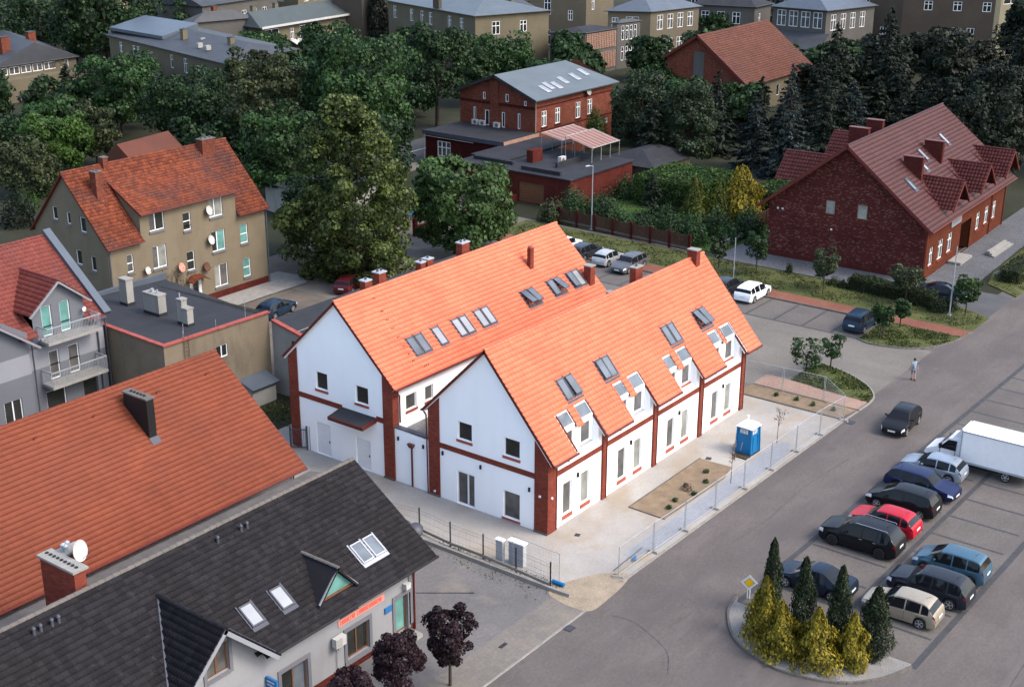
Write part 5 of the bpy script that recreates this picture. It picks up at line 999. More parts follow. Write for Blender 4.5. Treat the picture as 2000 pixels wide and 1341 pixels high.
mb = MB(); quadslab(mb,(HX0-.04,hE[0],hE[1]+.06),(HX0,hE[0],hE[1]+.06),(HX0,8.1,hR_[1]+.08),(HX0-.04,8.1,hR_[1]+.08),.3); quadslab(mb,(HX0,16.2-hE[0],hE[1]+.06),(HX0-.04,16.2-hE[0],hE[1]+.06),(HX0-.04,8.1,hR_[1]+.08),(HX0,8.1,hR_[1]+.08),.3); mb.build('verge_board', M['brown_metal'], Hh)
mb = MB(); mb.tube((HX0,hE[0]-.06,hE[1]-.05),(HX1,hE[0]-.06,hE[1]-.05),.08); 
for x in (.05, 20.5, HL-.1): mb.path([(x,hE[0]-.05,hE[1]-.1),(x,-.1,4.7),(x,-.1,.1)],.06)
mb.build('gutter', M['brown_metal'], Hh)
def hdormer(dx, front=True, dza_=dza_, dfy=dfy, zw=5.85):
    sgy = 1 if front else -1; Y = lambda y: y if front else 16.2-y
    yb = hE[0]+(dza_-hE[1])/kH; y0_ = dfy-.75
    for s_ in (-1,1):
        zl = dza_-dsl*dhw; S_ = V(-s_*dhw,0,dsl*dhw); sz_ = S_.normalized().z
        ylim = lambda s: hE[0]+(zl+sz_*s-hE[1])/kH+.35
        if (s_ < 0) == front: tiles(Hh, M['tile_dormer'], V(dx+s_*dhw, Y(yb), zl), (0,-sgy,0), S_, yb-y0_, S_.length, .34, .42, None, PROF_WAVE, .06, .05, cut=((0,hE[0] if front else 16.2-hE[0],hE[1]),(0,-kH*sgy,1)))
        else: tiles(Hh, M['tile_dormer'], V(dx+s_*dhw, Y(y0_), zl), (0,sgy,0), S_, yb-y0_, S_.length, .34, .42, None, PROF_WAVE, .06, .05, cut=((0,hE[0] if front else 16.2-hE[0],hE[1]),(0,-kH*sgy,1)))
        mb = MB(); x0_, x1_ = dx+s_*(dhw-.55), dx+s_*(dhw-.75); yw = dfy+.9
        mb.poly((x0_,Y(yw),zl-.9),(x0_,Y(yw+3.2),hroof(yw+3.2)),(x0_,Y(yw+1.5),zl+.5),(x0_,Y(yw),zl+.5)); mb.build('dormer_cheek', M['brick_plinth'], Hh)
        mb = MB(); zl_ = max(zl, hE[1]); mb.tube((dx+s_*dhw,Y(hE[0]+(zl_-hE[1])/kH),zl_+.05),(dx,Y(yb),dza_+.05),.06,.06,5); mb.build('valley_flashing', M['brown_metal'], Hh)
        mb = MB(); mb.tube((dx,Y(y0_),dza_-.08),(dx+s_*dhw,Y(y0_),zl-.08),.11,.11,4); mb.build('bargeboard', M['brown_metal'], Hh)
    ridge(Hh, M['tile_dormer'], (dx,Y(y0_-.02),dza_+.03),(dx,Y(yb),dza_+.03),.12,.4)
    ff = FRONT(dx-dhw, dfy+.9) if front else BACK(dx+dhw, 16.2-dfy-.9); mb = MB(); w2 = 2*dhw
    wall(mb, ff, [(.55,5.3),(w2-.55,5.3),(w2-.55,dza_-dsl*(dhw-.55)-.05),(dhw,dza_-.05),(.55,dza_-dsl*(dhw-.55)-.05)], [(dhw-.7,dhw+.7,zw,zw+1.15)], .1); mb.build('dormer_wall', M['brick_plinth'], Hh)
    window(Hh, ff, dhw-.7,dhw+.7,zw,zw+1.15, dep=.08, mull=(.5,), glass='glass_curtain', fw=.09)
for d_ in dpos: hdormer(d_)
for d_ in (4.2, 16.5): hdormer(d_, False, 9.9, .65, 7.2)
def hp(x,y,dz=0): return V(x,y,hroof(y)+dz)
for x, y in ((6.2,3.2),(13.3,3.6)):
    mb = MB(); mb.hexa([(x-.25,y-.2,hroof(y)-.9),(x+.25,y-.2,hroof(y)-.9),(x+.25,y+1.7,hroof(y)-.9),(x-.25,y+1.7,hroof(y)-.9),(x-.25,y-.2,hroof(y)+2.1),(x+.25,y-.2,hroof(y)+2.1),(x+.25,y+1.7,hroof(y)+2.1),(x-.25,y+1.7,hroof(y)+2.1)]); c = mb.build('chimney', M['brick_plinth'], Hh)
    mb = MB(); mb.box(x-.32,x+.32,y-.27,y+1.77,hroof(y)+2.1,hroof(y)+2.2); mb.build('chimney_cap', M['brown_metal'], c)
chimney(Hh, 7.6, 10.2, 8.5, 12.3, .6, 2.0, 'brick_plinth', 'brown_metal'); chimney(Hh, 10.2, 9.6, 8.5, 12.75, .6, 1.7, 'brick_plinth', 'brown_metal')
def sh(y): return (y-hE[0])/SH.y
for x, y in ((3.2,2.6),(9.0,3.5),(11.0,4.2),(18.5,4.6)): roof_window(Hh, hp(0,hE[0],.03), (1,0,0), SH, x, sh(y), .7, 1.5, glass='glass_white' if x > 5 else 'glass_sky')
mb = MB(); mb.box(7.2,10.8,-1.4,-.1,0,.35); mb.build('entrance_ramp', M['concrete'], Hh)
st = thing('stone_steps', 'low stone steps in front of the brick house porch', 'steps', (77,-1.0,0.09))
for k in range(3):
    mb = MB(); mb.box(-3.0+.2*k,3.0-.2*k,-.8+.3*k,-.5+.3*k,0,.16*(k+1)); mb.build('step', M['concrete'], st)
mt = thing('ground_hatch', 'dark rectangular ground hatch on the paved forecourt by the brick house', 'hatch', (69.4,-3.95,.09)); mb = MB(); mb.box(-.75,.75,-.4,.4,0,.03); mb.build('hatch_plate', M['dark_frame'], mt)
# ------------------------------------------------------------------ old brick building with metal roof, and its flat annexes
E_ = thing('old_brick_building', 'two-storey old red brick building with pale metal roof and skylights', 'building', (80.35,59.85,0))
EL, EW, ez, er = 18.0, 12.35, 8.4, 11.0; mb = MB(); ef = FRONT(0,0); eg = LEFT(0,EW)
eo = [(1.5,2.6,4.6,6.65),(4.5,5.6,4.6,6.65),(9.2,10.3,4.6,6.75),(12.0,13.1,4.7,6.75),(14.2,15.3,2.9,3.6),(16.0,17.0,2.9,3.6),(14.6,15.7,.1,2.2)]
wall(mb, ef, [(0,0),(EL,0),(EL,ez),(0,ez)], eo, .12); wall(mb, eg, [(0,0),(EW,0),(EW,ez),(EW/2,er-.1),(0,ez)], [(2.3,2.7,4.2,6.4),(4.2,4.9,4.2,6.2),(7.0,7.5,4.2,6.2),(3.9,4.3,7.6,8.5),(7.6,8.1,7.6,8.6),(10.6,11.0,7.4,8.0),(9.6,10.0,4.3,6.3)], .1)
wall(mb, RIGHT(EL,0), [(0,0),(EW,0),(EW,ez),(EW/2,er-.1),(0,ez)]); wall(mb, BACK(EL,EW),[(0,0),(EL,0),(EL,ez),(0,ez)]); mb.build('wall', M['brick_old'], E_)
for q in eo: window(E_, ef, *q, dep=.1, mull=(.5,) if q[3]-q[2] > 1 else (), trans=(.68,) if q[3]-q[2] > 1 else (), glass='glass_shade', fw=.1)
for q in ((2.3,2.7,4.2,6.4),(4.2,4.9,4.2,6.2),(7.0,7.5,4.2,6.2),(3.9,4.3,7.6,8.5),(7.6,8.1,7.6,8.6),(10.6,11.0,7.4,8.0),(9.6,10.0,4.3,6.3)): window(E_, eg, *q, dep=.08, glass='glass_dark', fw=.09)
mb = MB(); eg.box(mb,5.2,6.5,0,er-.9,0,.18); mb.build('chimney_breast', M['brick_old'], E_)
mb = MB()
for k in range(34): eg.box(mb, .2+k*.36, .4+k*.36, 7.0, 7.25, 0, .08)
eg.box(mb,.0,EW,7.26,7.36,0,.1); ef.box(mb,0,EL,7.2,7.32,0,.08); ef.box(mb,0,EL,4.1,4.2,0,.06)
for q in eo[:4]: ef.box(mb, q[0]-.15, q[1]+.15, q[2]-.2, q[2]-.05, 0, .1)
mb.build('brick_cornice', M['brick_maroon'], E_)
mb = MB(); ov = .7; quadslab(mb,(-ov,-ov,ez-.05),(EL+ov,-ov,ez-.05),(EL+ov-3.2,EW/2,er),(-ov,EW/2,er),.2); quadslab(mb,(EL+ov,EW+ov,ez-.05),(-ov,EW+ov,ez-.05),(-ov,EW/2,er),(EL+ov-3.2,EW/2,er),.2); mb.poly((EL+ov,-ov,ez-.06),(EL+ov,EW+ov,ez-.06),(EL+ov-3.2,EW/2,er-.01)); mb.build('metal_roof', M['metal_roof'], E_)
mb = MB(); quadslab(mb,(-ov-.06,-ov,ez),(-ov,-ov,ez),(-ov,EW/2,er+.06),(-ov-.06,EW/2,er+.06),.35); quadslab(mb,(-ov,EW+ov,ez),(-ov-.06,EW+ov,ez),(-ov-.06,EW/2,er+.06),(-ov,EW/2,er+.06),.35); mb.build('bargeboard', M['felt_dark'], E_)
Se = V(0,EW/2+ov,er-ez+.05)
for x, y in ((3.4,1.4),(4.8,1.9),(6.3,1.6),(8.8,2.4),(11.8,2.6),(14.6,3.2)): roof_window(E_, V(0,-ov,ez-.04), (1,0,0), Se, x, y, .8, 1.5, frame='sill_grey', glass='glass_white', h=.06)
mb = MB(); mb.path([(.05,-.1,ez-.2),(.05,-.1,3.6)],.05); mb.build('downpipe', M['pale_render'], E_)
sat_dish(E_, 'large pale satellite dish under the metal eaves of the old brick building', (92.0,59.8,7.9), (.1,-1,.3), .6, 'pale_render')
vine = None
A = thing('maroon_annex', 'maroon brick annex with flat black roof and tall white window', 'building', (73.2,59.5,0))
mb = MB(); ag = LEFT(0,12.7); wall(mb, ag, [(0,0),(12.7,0),(12.7,4.0),(0,4.0)], [(2.0,4.2,1.0,3.0)]); wall(mb, FRONT(0,0),[(0,0),(7.1,0),(7.1,4.0),(0,4.0)]); wall(mb, BACK(7.1,12.7),[(0,0),(7.1,0),(7.1,4.0),(0,4.0)]); mb.build('wall', M['brick_maroon'], A)
window(A, ag, 2.0,4.2,1.0,3.0, dep=.1, mull=(.33,.66), trans=(.6,), glass='glass_shade', fw=.11)
mb = MB(); mb.box(-.25,7.12,-.25,12.9,4.0,4.14); mb.build('felt_roof', M['felt_dark'], A); mb = MB(); mb.box(-.36,-.26,-.3,12.95,3.65,4.2); mb.build('fascia', M['dark_frame'], A)
mb = MB(); mb.box(-.3,7.1,-.36,-.26,3.7,4.18); mb.build('edge_trim', M['lattice'], A); mb = MB(); mb.tube((-.4,12.6,0),(-.4,12.6,3.7),.05); mb.tube((-.38,12.6,3.5),(-.38,4.5,3.5),.04); mb.build('downpipe', M['pale_render'], A)
for y in (9.8,8.6,6.2):
    mb = MB(); mb.box(6.5,6.9,y-.45,y+.45,4.2,4.85); ac = mb.build('air_conditioner', M['ac'], A); mb = MB(); mb.lathe([(.24,-.02),(.24,0)],(6.49,y-.1,4.52),12,'x'); mb.build('fan_grille', M['kerb_dark'], ac)
Gg = thing('brick_garage', 'red brick garage with flat black roofs and brown roller door', 'garage', (63.7,42.7,0))
mb = MB(); g_ = LEFT(0,15.2); wall(mb, g_, [(0,0),(15.2,0),(15.2,3.4),(0,3.4)], [(7.9,11.6,.05,2.4)], .25); wall(mb, FRONT(0,0),[(0,0),(13,0),(13,3.4),(0,3.4)]); wall(mb, RIGHT(13,0),[(0,0),(15,0),(15,3.4),(0,3.4)]); mb.build('wall', M['brick_garage'], Gg)
mb = MB()
for k in range(7): g_.box(mb, 7.9, 11.6, .05+k*.336, .36+k*.336, -.25, -.2-.01*(k%2))
mb.build('roller_door', M['wood_frame'], Gg)
mb = MB(); mb.box(-.2,13.2,-.2,16.5,3.4,3.55); mb.box(3.2,16.5,11.2,16.9,3.56,3.75); mb.build('felt_roof', M['felt_dark'], Gg)
mb = MB(); mb.box(.8,1.2,2.0,7.5,3.55,4.0); mb.box(4.0,9.0,4.6,4.9,3.55,4.1); mb.box(2.0,2.4,9.6,15.5,3.55,3.95); mb.build('roof_upstand', M['felt_dark'], Gg)
mb = MB(); mb.box(4.3,6.3,8.4,9.3,3.56,5.0); mb.build('chimney', M['brick_garage'], Gg)
mb = MB(); mb.box(5.9,6.9,5.4,5.9,3.56,4.35); ac = mb.build('air_conditioner', M['ac'], Gg); mb = MB(); mb.lathe([(.26,-.02),(.26,0)],(6.3,5.39,3.98),12,'y'); mb.build('fan_grille', M['kerb_dark'], ac)
def pergola(lbl, x0, x1, y0, y1, za, zb, n):
    t = thing('awning', lbl, 'awning', (x0,y0,3.55), 0, 'striped awnings on the garage roof terrace'); w_ = (x1-x0)/n
    for i in range(n):
        mb = MB(); quadslab(mb,(i*w_,0,za),(i*w_+w_,0,za),(i*w_+w_,y1-y0,zb),(i*w_,y1-y0,zb),.03); mb.build('stripe', M['awning' if i % 2 else 'awning2'], t)
    mb = MB()
    for x in np.linspace(0, x1-x0, 4): mb.tube((x,0,0),(x,0,za-.02),.04); mb.tube((x,y1-y0,0),(x,y1-y0,zb-.02),.04)
    mb.tube((-.05,-.03,za),(x1-x0+.05,-.03,za),.06); mb.tube((-.05,y1-y0+.03,zb),(x1-x0+.05,y1-y0+.03,zb),.06); mb.tube((-.03,0,za),(-.03,y1-y0,zb),.04); mb.tube((x1-x0+.03,0,za),(x1-x0+.03,y1-y0,zb),.04); mb.build('steel_frame', M['pale_render'], t)
pergola('front pinkish striped awning sloping over the black terrace roof', 72.3, 78.2, 45.6, 49.4, 1.75, 2.7, 14); pergola('rear pinkish striped awning nearer the old brick building', 73.2, 80.0, 50.6, 53.6, 1.9, 2.45, 14)
Y_ = thing('ochre_annex', 'small ochre annex with black hipped roof among the dark trees', 'building', (78.5,41.0,0)); mb = MB(); mb.box(0,9,0,7.0,0,2.6); mb.build('wall', M['far_yellow'], Y_)
mb = MB(); mb.hexa([(-.8,-.8,2.6),(9.8,-.8,2.6),(9.8,7.8,2.6),(-.8,7.8,2.6),(2.5,3,3.9),(6.5,3,3.9),(6.5,4,3.9),(2.5,4,3.9)]); mb.build('hipped_roof', M['felt_dark'], Y_)
# ------------------------------------------------------------------ brick barn with orange roof
Tb = thing('brick_barn', 'plain brick gable barn with big faded orange roof behind the pines', 'barn', (127.2,54.3,0), R(2))
TL, TW, tz, tr_, ty, tz2 = 24, 13.8, 5.0, 11.6, 8.5, 8.2
bo = [(0,0),(TW,0),(TW,tz),(TW-ty,tr_-.1),(0,tz2)]
mb = MB(); wall(mb, LEFT(0,TW), bo); mb.build('gable_wall', M['brick_old'], Tb); mb = MB(); wall(mb, FRONT(0,0),[(0,0),(TL,0),(TL,tz),(0,tz)],[(4,5,1.6,3.4),(11,12,1.6,3.4)]); wall(mb, RIGHT(TL,0),[(0,0),(TW,0),(TW,tz2),(ty,tr_-.1),(0,tz)]); mb.build('wall', M['far_beige'], Tb)
for a in (4,11): window(Tb, FRONT(0,0), a,a+1,1.6,3.4, dep=.1, glass='glass_dark')
mb = MB(); LEFT(0,TW).box(mb,4.6,6.4,1,9.0,0,.06); mb.build('plaster_patch', M['far_grey'], Tb)
St = V(0,ty+.6,tr_-tz+.45); tiles(Tb, M['tile_far'], (-.6,-.6,tz-.45), (1,0,0), St, TL+1, St.length, .4, .42, None, PROF_WAVE, .06, .05); mb = MB(); quadslab(mb,(TL,TW+.6,tz2-.4),(-.6,TW+.6,tz2-.4),(-.6,ty,tr_),(TL,ty,tr_),.15); mb.build('rear_roof', M['tile_far'], Tb)
mb = MB(); quadslab(mb,(-.7,-.6,tz-.35),(-.6,-.6,tz-.35),(-.6,ty,tr_+.1),(-.7,ty,tr_+.1),.4); quadslab(mb,(-.6,TW+.6,tz2-.3),(-.7,TW+.6,tz2-.3),(-.7,ty,tr_+.1),(-.6,ty,tr_+.1),.4); mb.build('verge_board', M['brown_metal'], Tb)
# ------------------------------------------------------------------ houses of the town behind
def block(name, label, L_, N_, R_, z, wallm, roofm, rh=1.2, ov=.4, wl=(), wr=(), roof='hip', ridge_in=.3, frame='upvc', glass='glass_dark', z0=0, extra=None):
    """house with left corner L_, near corner N_, right corner R_ (plan), eaves at z"""
    l, n, r = Vector((*L_,0)), Vector((*N_,0)), Vector((*R_,0)); f = l+r-n
    t = thing(name, label, 'building', (n.x,n.y,0)); l, r, f = l-n, r-n, f-n; o0 = V(0,0,0)
    fl = Fr(l, -l, -r.normalized()); fr_ = Fr(o0, r, -l.normalized())
    nl = Vector((-l.y, l.x, 0)).normalized(); nl = nl if nl.dot(r) < 0 else -nl; fl.N = nl
    nr = Vector((-r.y, r.x, 0)).normalized(); nr = nr if nr.dot(l) < 0 else -nr; fr_.N = nr
    mb = MB(); wall(mb, fl, [(0,z0),(l.length,z0),(l.length,z),(0,z)], wl, .12); wall(mb, fr_, [(0,z0),(r.length,z0),(r.length,z),(0,z)], wr, .12)
    mb.poly(l+V(0,0,z0), f+V(0,0,z0), f+V(0,0,z), l+V(0,0,z)); mb.poly(r+V(0,0,z0), r+V(0,0,z), f+V(0,0,z), f+V(0,0,z0)); mb.build('wall', M[wallm], t)
    for fx, ws in ((fl,wl),(fr_,wr)):
        for q in ws: window(t, fx, *q, dep=.09, mull=(.5,) if q[1]-q[0] > .9 else (), trans=(.65,) if q[3]-q[2] > 1.5 else (), frame=frame, glass=glass, fw=.1)
    ul, ur = l.normalized(), r.normalized(); P = [o0-(ul+ur)*ov, r+(ur-ul)*ov, f+(ur+ul)*ov, l+(ul-ur)*ov]; P = [p+V(0,0,z-.02) for p in P]; c = sum(P, V(0,0,0))/4
    mb = MB(); long_r = r.length >= l.length
    if roof == 'flat': mb.hexa([p for p in P]+[p+V(0,0,.25) for p in P])
    else:
        e = ridge_in if roof == 'hip' else 0.0
        if long_r: a = (P[0]+P[3])/2; b = (P[1]+P[2])/2
        else: a = (P[0]+P[1])/2; b = (P[2]+P[3])/2
        a, b = a+(b-a)*e, b+(a-b)*e; a += V(0,0,rh); b += V(0,0,rh)
        if long_r: fs = [(P[0],P[1],b,a),(P[2],P[3],a,b),(P[3],P[0],a),(P[1],P[2],b)]
        else: fs = [(P[1],P[2],b,a),(P[3],P[0],a,b),(P[0],P[1],a),(P[2],P[3],b)]
        for q in fs: mb.poly(*q)
        mb.poly(P[3],P[2],P[1],P[0])
    mb.build('roof', M[roofm], t)
    mb = MB()
    for p, q in ((P[3],P[0]),(P[0],P[1])): mb.tube(p,q,.09,.09,5)
    mb.build('eave_gutter', M['zinc_dark'], t)
    return t, fl, fr_, z
def row(u0, du, n, w_, z0, z1): return [(u0+du*i, u0+du*i+w_, z0, z1) for i in range(n)]
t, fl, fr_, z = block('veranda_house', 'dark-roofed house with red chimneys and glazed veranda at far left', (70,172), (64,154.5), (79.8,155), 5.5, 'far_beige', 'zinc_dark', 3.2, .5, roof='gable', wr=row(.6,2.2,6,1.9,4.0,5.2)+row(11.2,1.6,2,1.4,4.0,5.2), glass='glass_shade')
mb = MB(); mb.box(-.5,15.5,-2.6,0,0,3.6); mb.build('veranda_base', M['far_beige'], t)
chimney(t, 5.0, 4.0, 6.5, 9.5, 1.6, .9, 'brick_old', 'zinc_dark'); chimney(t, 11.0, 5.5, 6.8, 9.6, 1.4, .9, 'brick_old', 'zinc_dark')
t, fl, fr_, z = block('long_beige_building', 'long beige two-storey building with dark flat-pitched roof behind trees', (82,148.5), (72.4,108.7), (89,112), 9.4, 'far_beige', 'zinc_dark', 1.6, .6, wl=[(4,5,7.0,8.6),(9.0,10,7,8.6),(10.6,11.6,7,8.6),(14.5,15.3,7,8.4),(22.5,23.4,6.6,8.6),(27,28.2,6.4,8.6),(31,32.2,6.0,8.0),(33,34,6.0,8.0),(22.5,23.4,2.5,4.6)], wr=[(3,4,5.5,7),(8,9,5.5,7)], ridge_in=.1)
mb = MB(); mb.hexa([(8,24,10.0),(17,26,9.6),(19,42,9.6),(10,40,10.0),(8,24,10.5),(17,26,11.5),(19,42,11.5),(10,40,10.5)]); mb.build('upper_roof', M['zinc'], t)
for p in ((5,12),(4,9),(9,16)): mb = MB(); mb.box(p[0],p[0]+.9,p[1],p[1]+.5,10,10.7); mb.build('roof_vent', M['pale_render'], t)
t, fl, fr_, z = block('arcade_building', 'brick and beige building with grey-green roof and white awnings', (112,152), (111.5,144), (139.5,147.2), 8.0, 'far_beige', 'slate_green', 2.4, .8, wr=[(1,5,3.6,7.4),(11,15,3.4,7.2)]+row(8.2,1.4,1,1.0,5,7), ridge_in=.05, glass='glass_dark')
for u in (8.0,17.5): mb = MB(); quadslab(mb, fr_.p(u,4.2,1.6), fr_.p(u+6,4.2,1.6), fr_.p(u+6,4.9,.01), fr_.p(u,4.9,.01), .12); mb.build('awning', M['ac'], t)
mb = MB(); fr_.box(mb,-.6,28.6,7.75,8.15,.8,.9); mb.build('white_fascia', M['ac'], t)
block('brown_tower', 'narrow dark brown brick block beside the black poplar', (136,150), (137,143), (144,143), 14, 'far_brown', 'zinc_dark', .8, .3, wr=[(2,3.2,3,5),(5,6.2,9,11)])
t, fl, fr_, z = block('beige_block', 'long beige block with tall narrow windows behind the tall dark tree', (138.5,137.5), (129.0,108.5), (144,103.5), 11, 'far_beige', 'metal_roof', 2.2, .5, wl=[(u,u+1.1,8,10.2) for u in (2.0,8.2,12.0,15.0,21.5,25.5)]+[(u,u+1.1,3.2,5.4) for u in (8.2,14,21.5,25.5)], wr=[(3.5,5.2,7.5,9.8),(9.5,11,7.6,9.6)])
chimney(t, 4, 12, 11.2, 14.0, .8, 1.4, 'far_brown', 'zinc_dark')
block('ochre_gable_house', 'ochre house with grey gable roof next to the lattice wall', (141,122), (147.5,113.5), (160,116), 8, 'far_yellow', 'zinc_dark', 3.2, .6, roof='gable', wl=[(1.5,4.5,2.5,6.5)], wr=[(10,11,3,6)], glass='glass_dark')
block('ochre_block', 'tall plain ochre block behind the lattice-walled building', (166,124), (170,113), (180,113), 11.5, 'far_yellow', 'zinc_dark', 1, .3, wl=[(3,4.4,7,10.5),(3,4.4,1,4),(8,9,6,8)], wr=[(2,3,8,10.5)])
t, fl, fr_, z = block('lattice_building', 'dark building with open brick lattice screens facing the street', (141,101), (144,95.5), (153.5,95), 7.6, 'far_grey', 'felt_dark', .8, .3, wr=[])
for zz in (.8, 4.4):
    for i in range(18):
        mb = MB(); fr_.box(mb,.3+i*.5,.55+i*.5,zz,zz+2.9,.02,.2); mb.build('lattice_pier', M['lattice'], t)
    mb = MB()
    for k in range(9): fr_.box(mb,.3,9.2,zz+.1+k*.33,zz+.2+k*.33,.06,.16)
    mb.build('lattice_rail', M['lattice'], t)
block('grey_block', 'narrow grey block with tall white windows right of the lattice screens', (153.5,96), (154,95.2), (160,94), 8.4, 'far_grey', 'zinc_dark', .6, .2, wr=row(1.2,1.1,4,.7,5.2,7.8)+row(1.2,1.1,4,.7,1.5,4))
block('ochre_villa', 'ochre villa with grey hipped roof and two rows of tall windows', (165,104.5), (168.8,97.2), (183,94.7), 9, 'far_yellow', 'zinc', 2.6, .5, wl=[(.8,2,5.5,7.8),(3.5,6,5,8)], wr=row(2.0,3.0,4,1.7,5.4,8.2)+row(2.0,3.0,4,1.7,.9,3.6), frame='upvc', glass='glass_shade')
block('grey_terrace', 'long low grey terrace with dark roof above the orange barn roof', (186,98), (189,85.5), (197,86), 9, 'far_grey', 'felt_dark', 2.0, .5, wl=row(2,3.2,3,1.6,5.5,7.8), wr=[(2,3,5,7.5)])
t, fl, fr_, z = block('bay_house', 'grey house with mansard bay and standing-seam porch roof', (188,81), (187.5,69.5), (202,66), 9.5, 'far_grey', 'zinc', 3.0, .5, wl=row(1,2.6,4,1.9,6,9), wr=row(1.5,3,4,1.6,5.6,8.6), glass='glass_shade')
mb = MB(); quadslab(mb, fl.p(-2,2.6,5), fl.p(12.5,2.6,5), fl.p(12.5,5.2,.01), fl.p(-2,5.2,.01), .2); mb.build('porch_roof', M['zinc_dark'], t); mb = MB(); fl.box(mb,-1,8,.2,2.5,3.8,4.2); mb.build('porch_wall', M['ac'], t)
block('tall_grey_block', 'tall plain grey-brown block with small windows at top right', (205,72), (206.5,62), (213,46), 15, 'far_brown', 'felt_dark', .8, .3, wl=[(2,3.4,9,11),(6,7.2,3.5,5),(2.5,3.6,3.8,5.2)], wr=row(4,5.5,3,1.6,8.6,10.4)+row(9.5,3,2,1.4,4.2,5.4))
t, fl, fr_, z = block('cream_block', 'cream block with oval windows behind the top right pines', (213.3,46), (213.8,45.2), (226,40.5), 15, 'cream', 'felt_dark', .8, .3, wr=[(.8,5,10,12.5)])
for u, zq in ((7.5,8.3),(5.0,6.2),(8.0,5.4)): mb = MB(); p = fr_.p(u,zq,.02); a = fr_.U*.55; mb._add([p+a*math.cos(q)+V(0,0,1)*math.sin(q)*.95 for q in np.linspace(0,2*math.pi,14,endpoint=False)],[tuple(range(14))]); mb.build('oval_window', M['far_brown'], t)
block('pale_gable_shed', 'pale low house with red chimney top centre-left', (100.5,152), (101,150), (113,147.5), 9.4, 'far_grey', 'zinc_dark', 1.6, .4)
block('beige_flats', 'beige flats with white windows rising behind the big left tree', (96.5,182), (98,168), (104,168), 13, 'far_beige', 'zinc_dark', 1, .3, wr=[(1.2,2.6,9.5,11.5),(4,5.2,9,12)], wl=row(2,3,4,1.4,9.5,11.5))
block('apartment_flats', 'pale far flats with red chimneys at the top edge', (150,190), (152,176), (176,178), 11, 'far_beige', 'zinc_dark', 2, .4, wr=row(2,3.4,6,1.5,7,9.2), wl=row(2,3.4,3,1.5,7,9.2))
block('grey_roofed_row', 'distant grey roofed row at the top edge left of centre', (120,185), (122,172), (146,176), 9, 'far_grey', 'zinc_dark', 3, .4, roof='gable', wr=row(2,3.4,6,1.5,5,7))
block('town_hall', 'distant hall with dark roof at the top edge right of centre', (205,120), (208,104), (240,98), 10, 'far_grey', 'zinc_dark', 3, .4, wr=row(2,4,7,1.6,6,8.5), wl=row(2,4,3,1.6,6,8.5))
block('old_tile_cottage', 'small cottage with worn tile roof behind the beige apartment house', (36.5,91), (37,83.5), (45,85), 3.4, 'pale_render', 'tile_far', 3.0, .4, roof='gable')
block('red_terrace', 'low pale building with reddish roof behind the left thuja row', (59,140), (58.5,133), (70,131), 3.2, 'pale_render', 'tile_far', 1.0, .5)
block('pale_gatehouse', 'low pale house under the big trees behind the courtyard', (43,70), (41.5,60.5), (52,59), 3.4, 'pale_render', 'felt_dark', 1.2, .4)

for nm, pts in {'ochre_villa': [(6,3.5,9.6,12.6)], 'grey_terrace': [(3,5,9.6,11.8),(4.5,8,9.6,11.8)], 'bay_house': [(7,5,9.8,13.2)], 'ochre_gable_house': [(5,5,8.6,12)], 'apartment_flats': [(6,6,11,14.5),(14,7,11,14.5)], 'grey_roofed_row': [(8,6,10,13.5)], 'town_hall': [(12,8,10,14)], 'pale_gable_shed': [(6,1,9.6,11.6)], 'long_beige_building': [(9,20,10.2,11.8),(8,8,10.2,11.6)], 'arcade_building': [(3,5,9,11.2),(9,5.5,9,11.2)], 'ochre_block': [(4,4,12,13.8)], 'beige_flats': [(3,6,13,15)]}.items():
    for o in [q for q in col.objects if q.name == nm]:
        for x, y, z0, z1 in pts: chimney(o, x, y, z0, z1, .9, .7, 'brick_old' if nm in ('pale_gable_shed','apartment_flats') else 'far_beige', 'zinc_dark', 1)
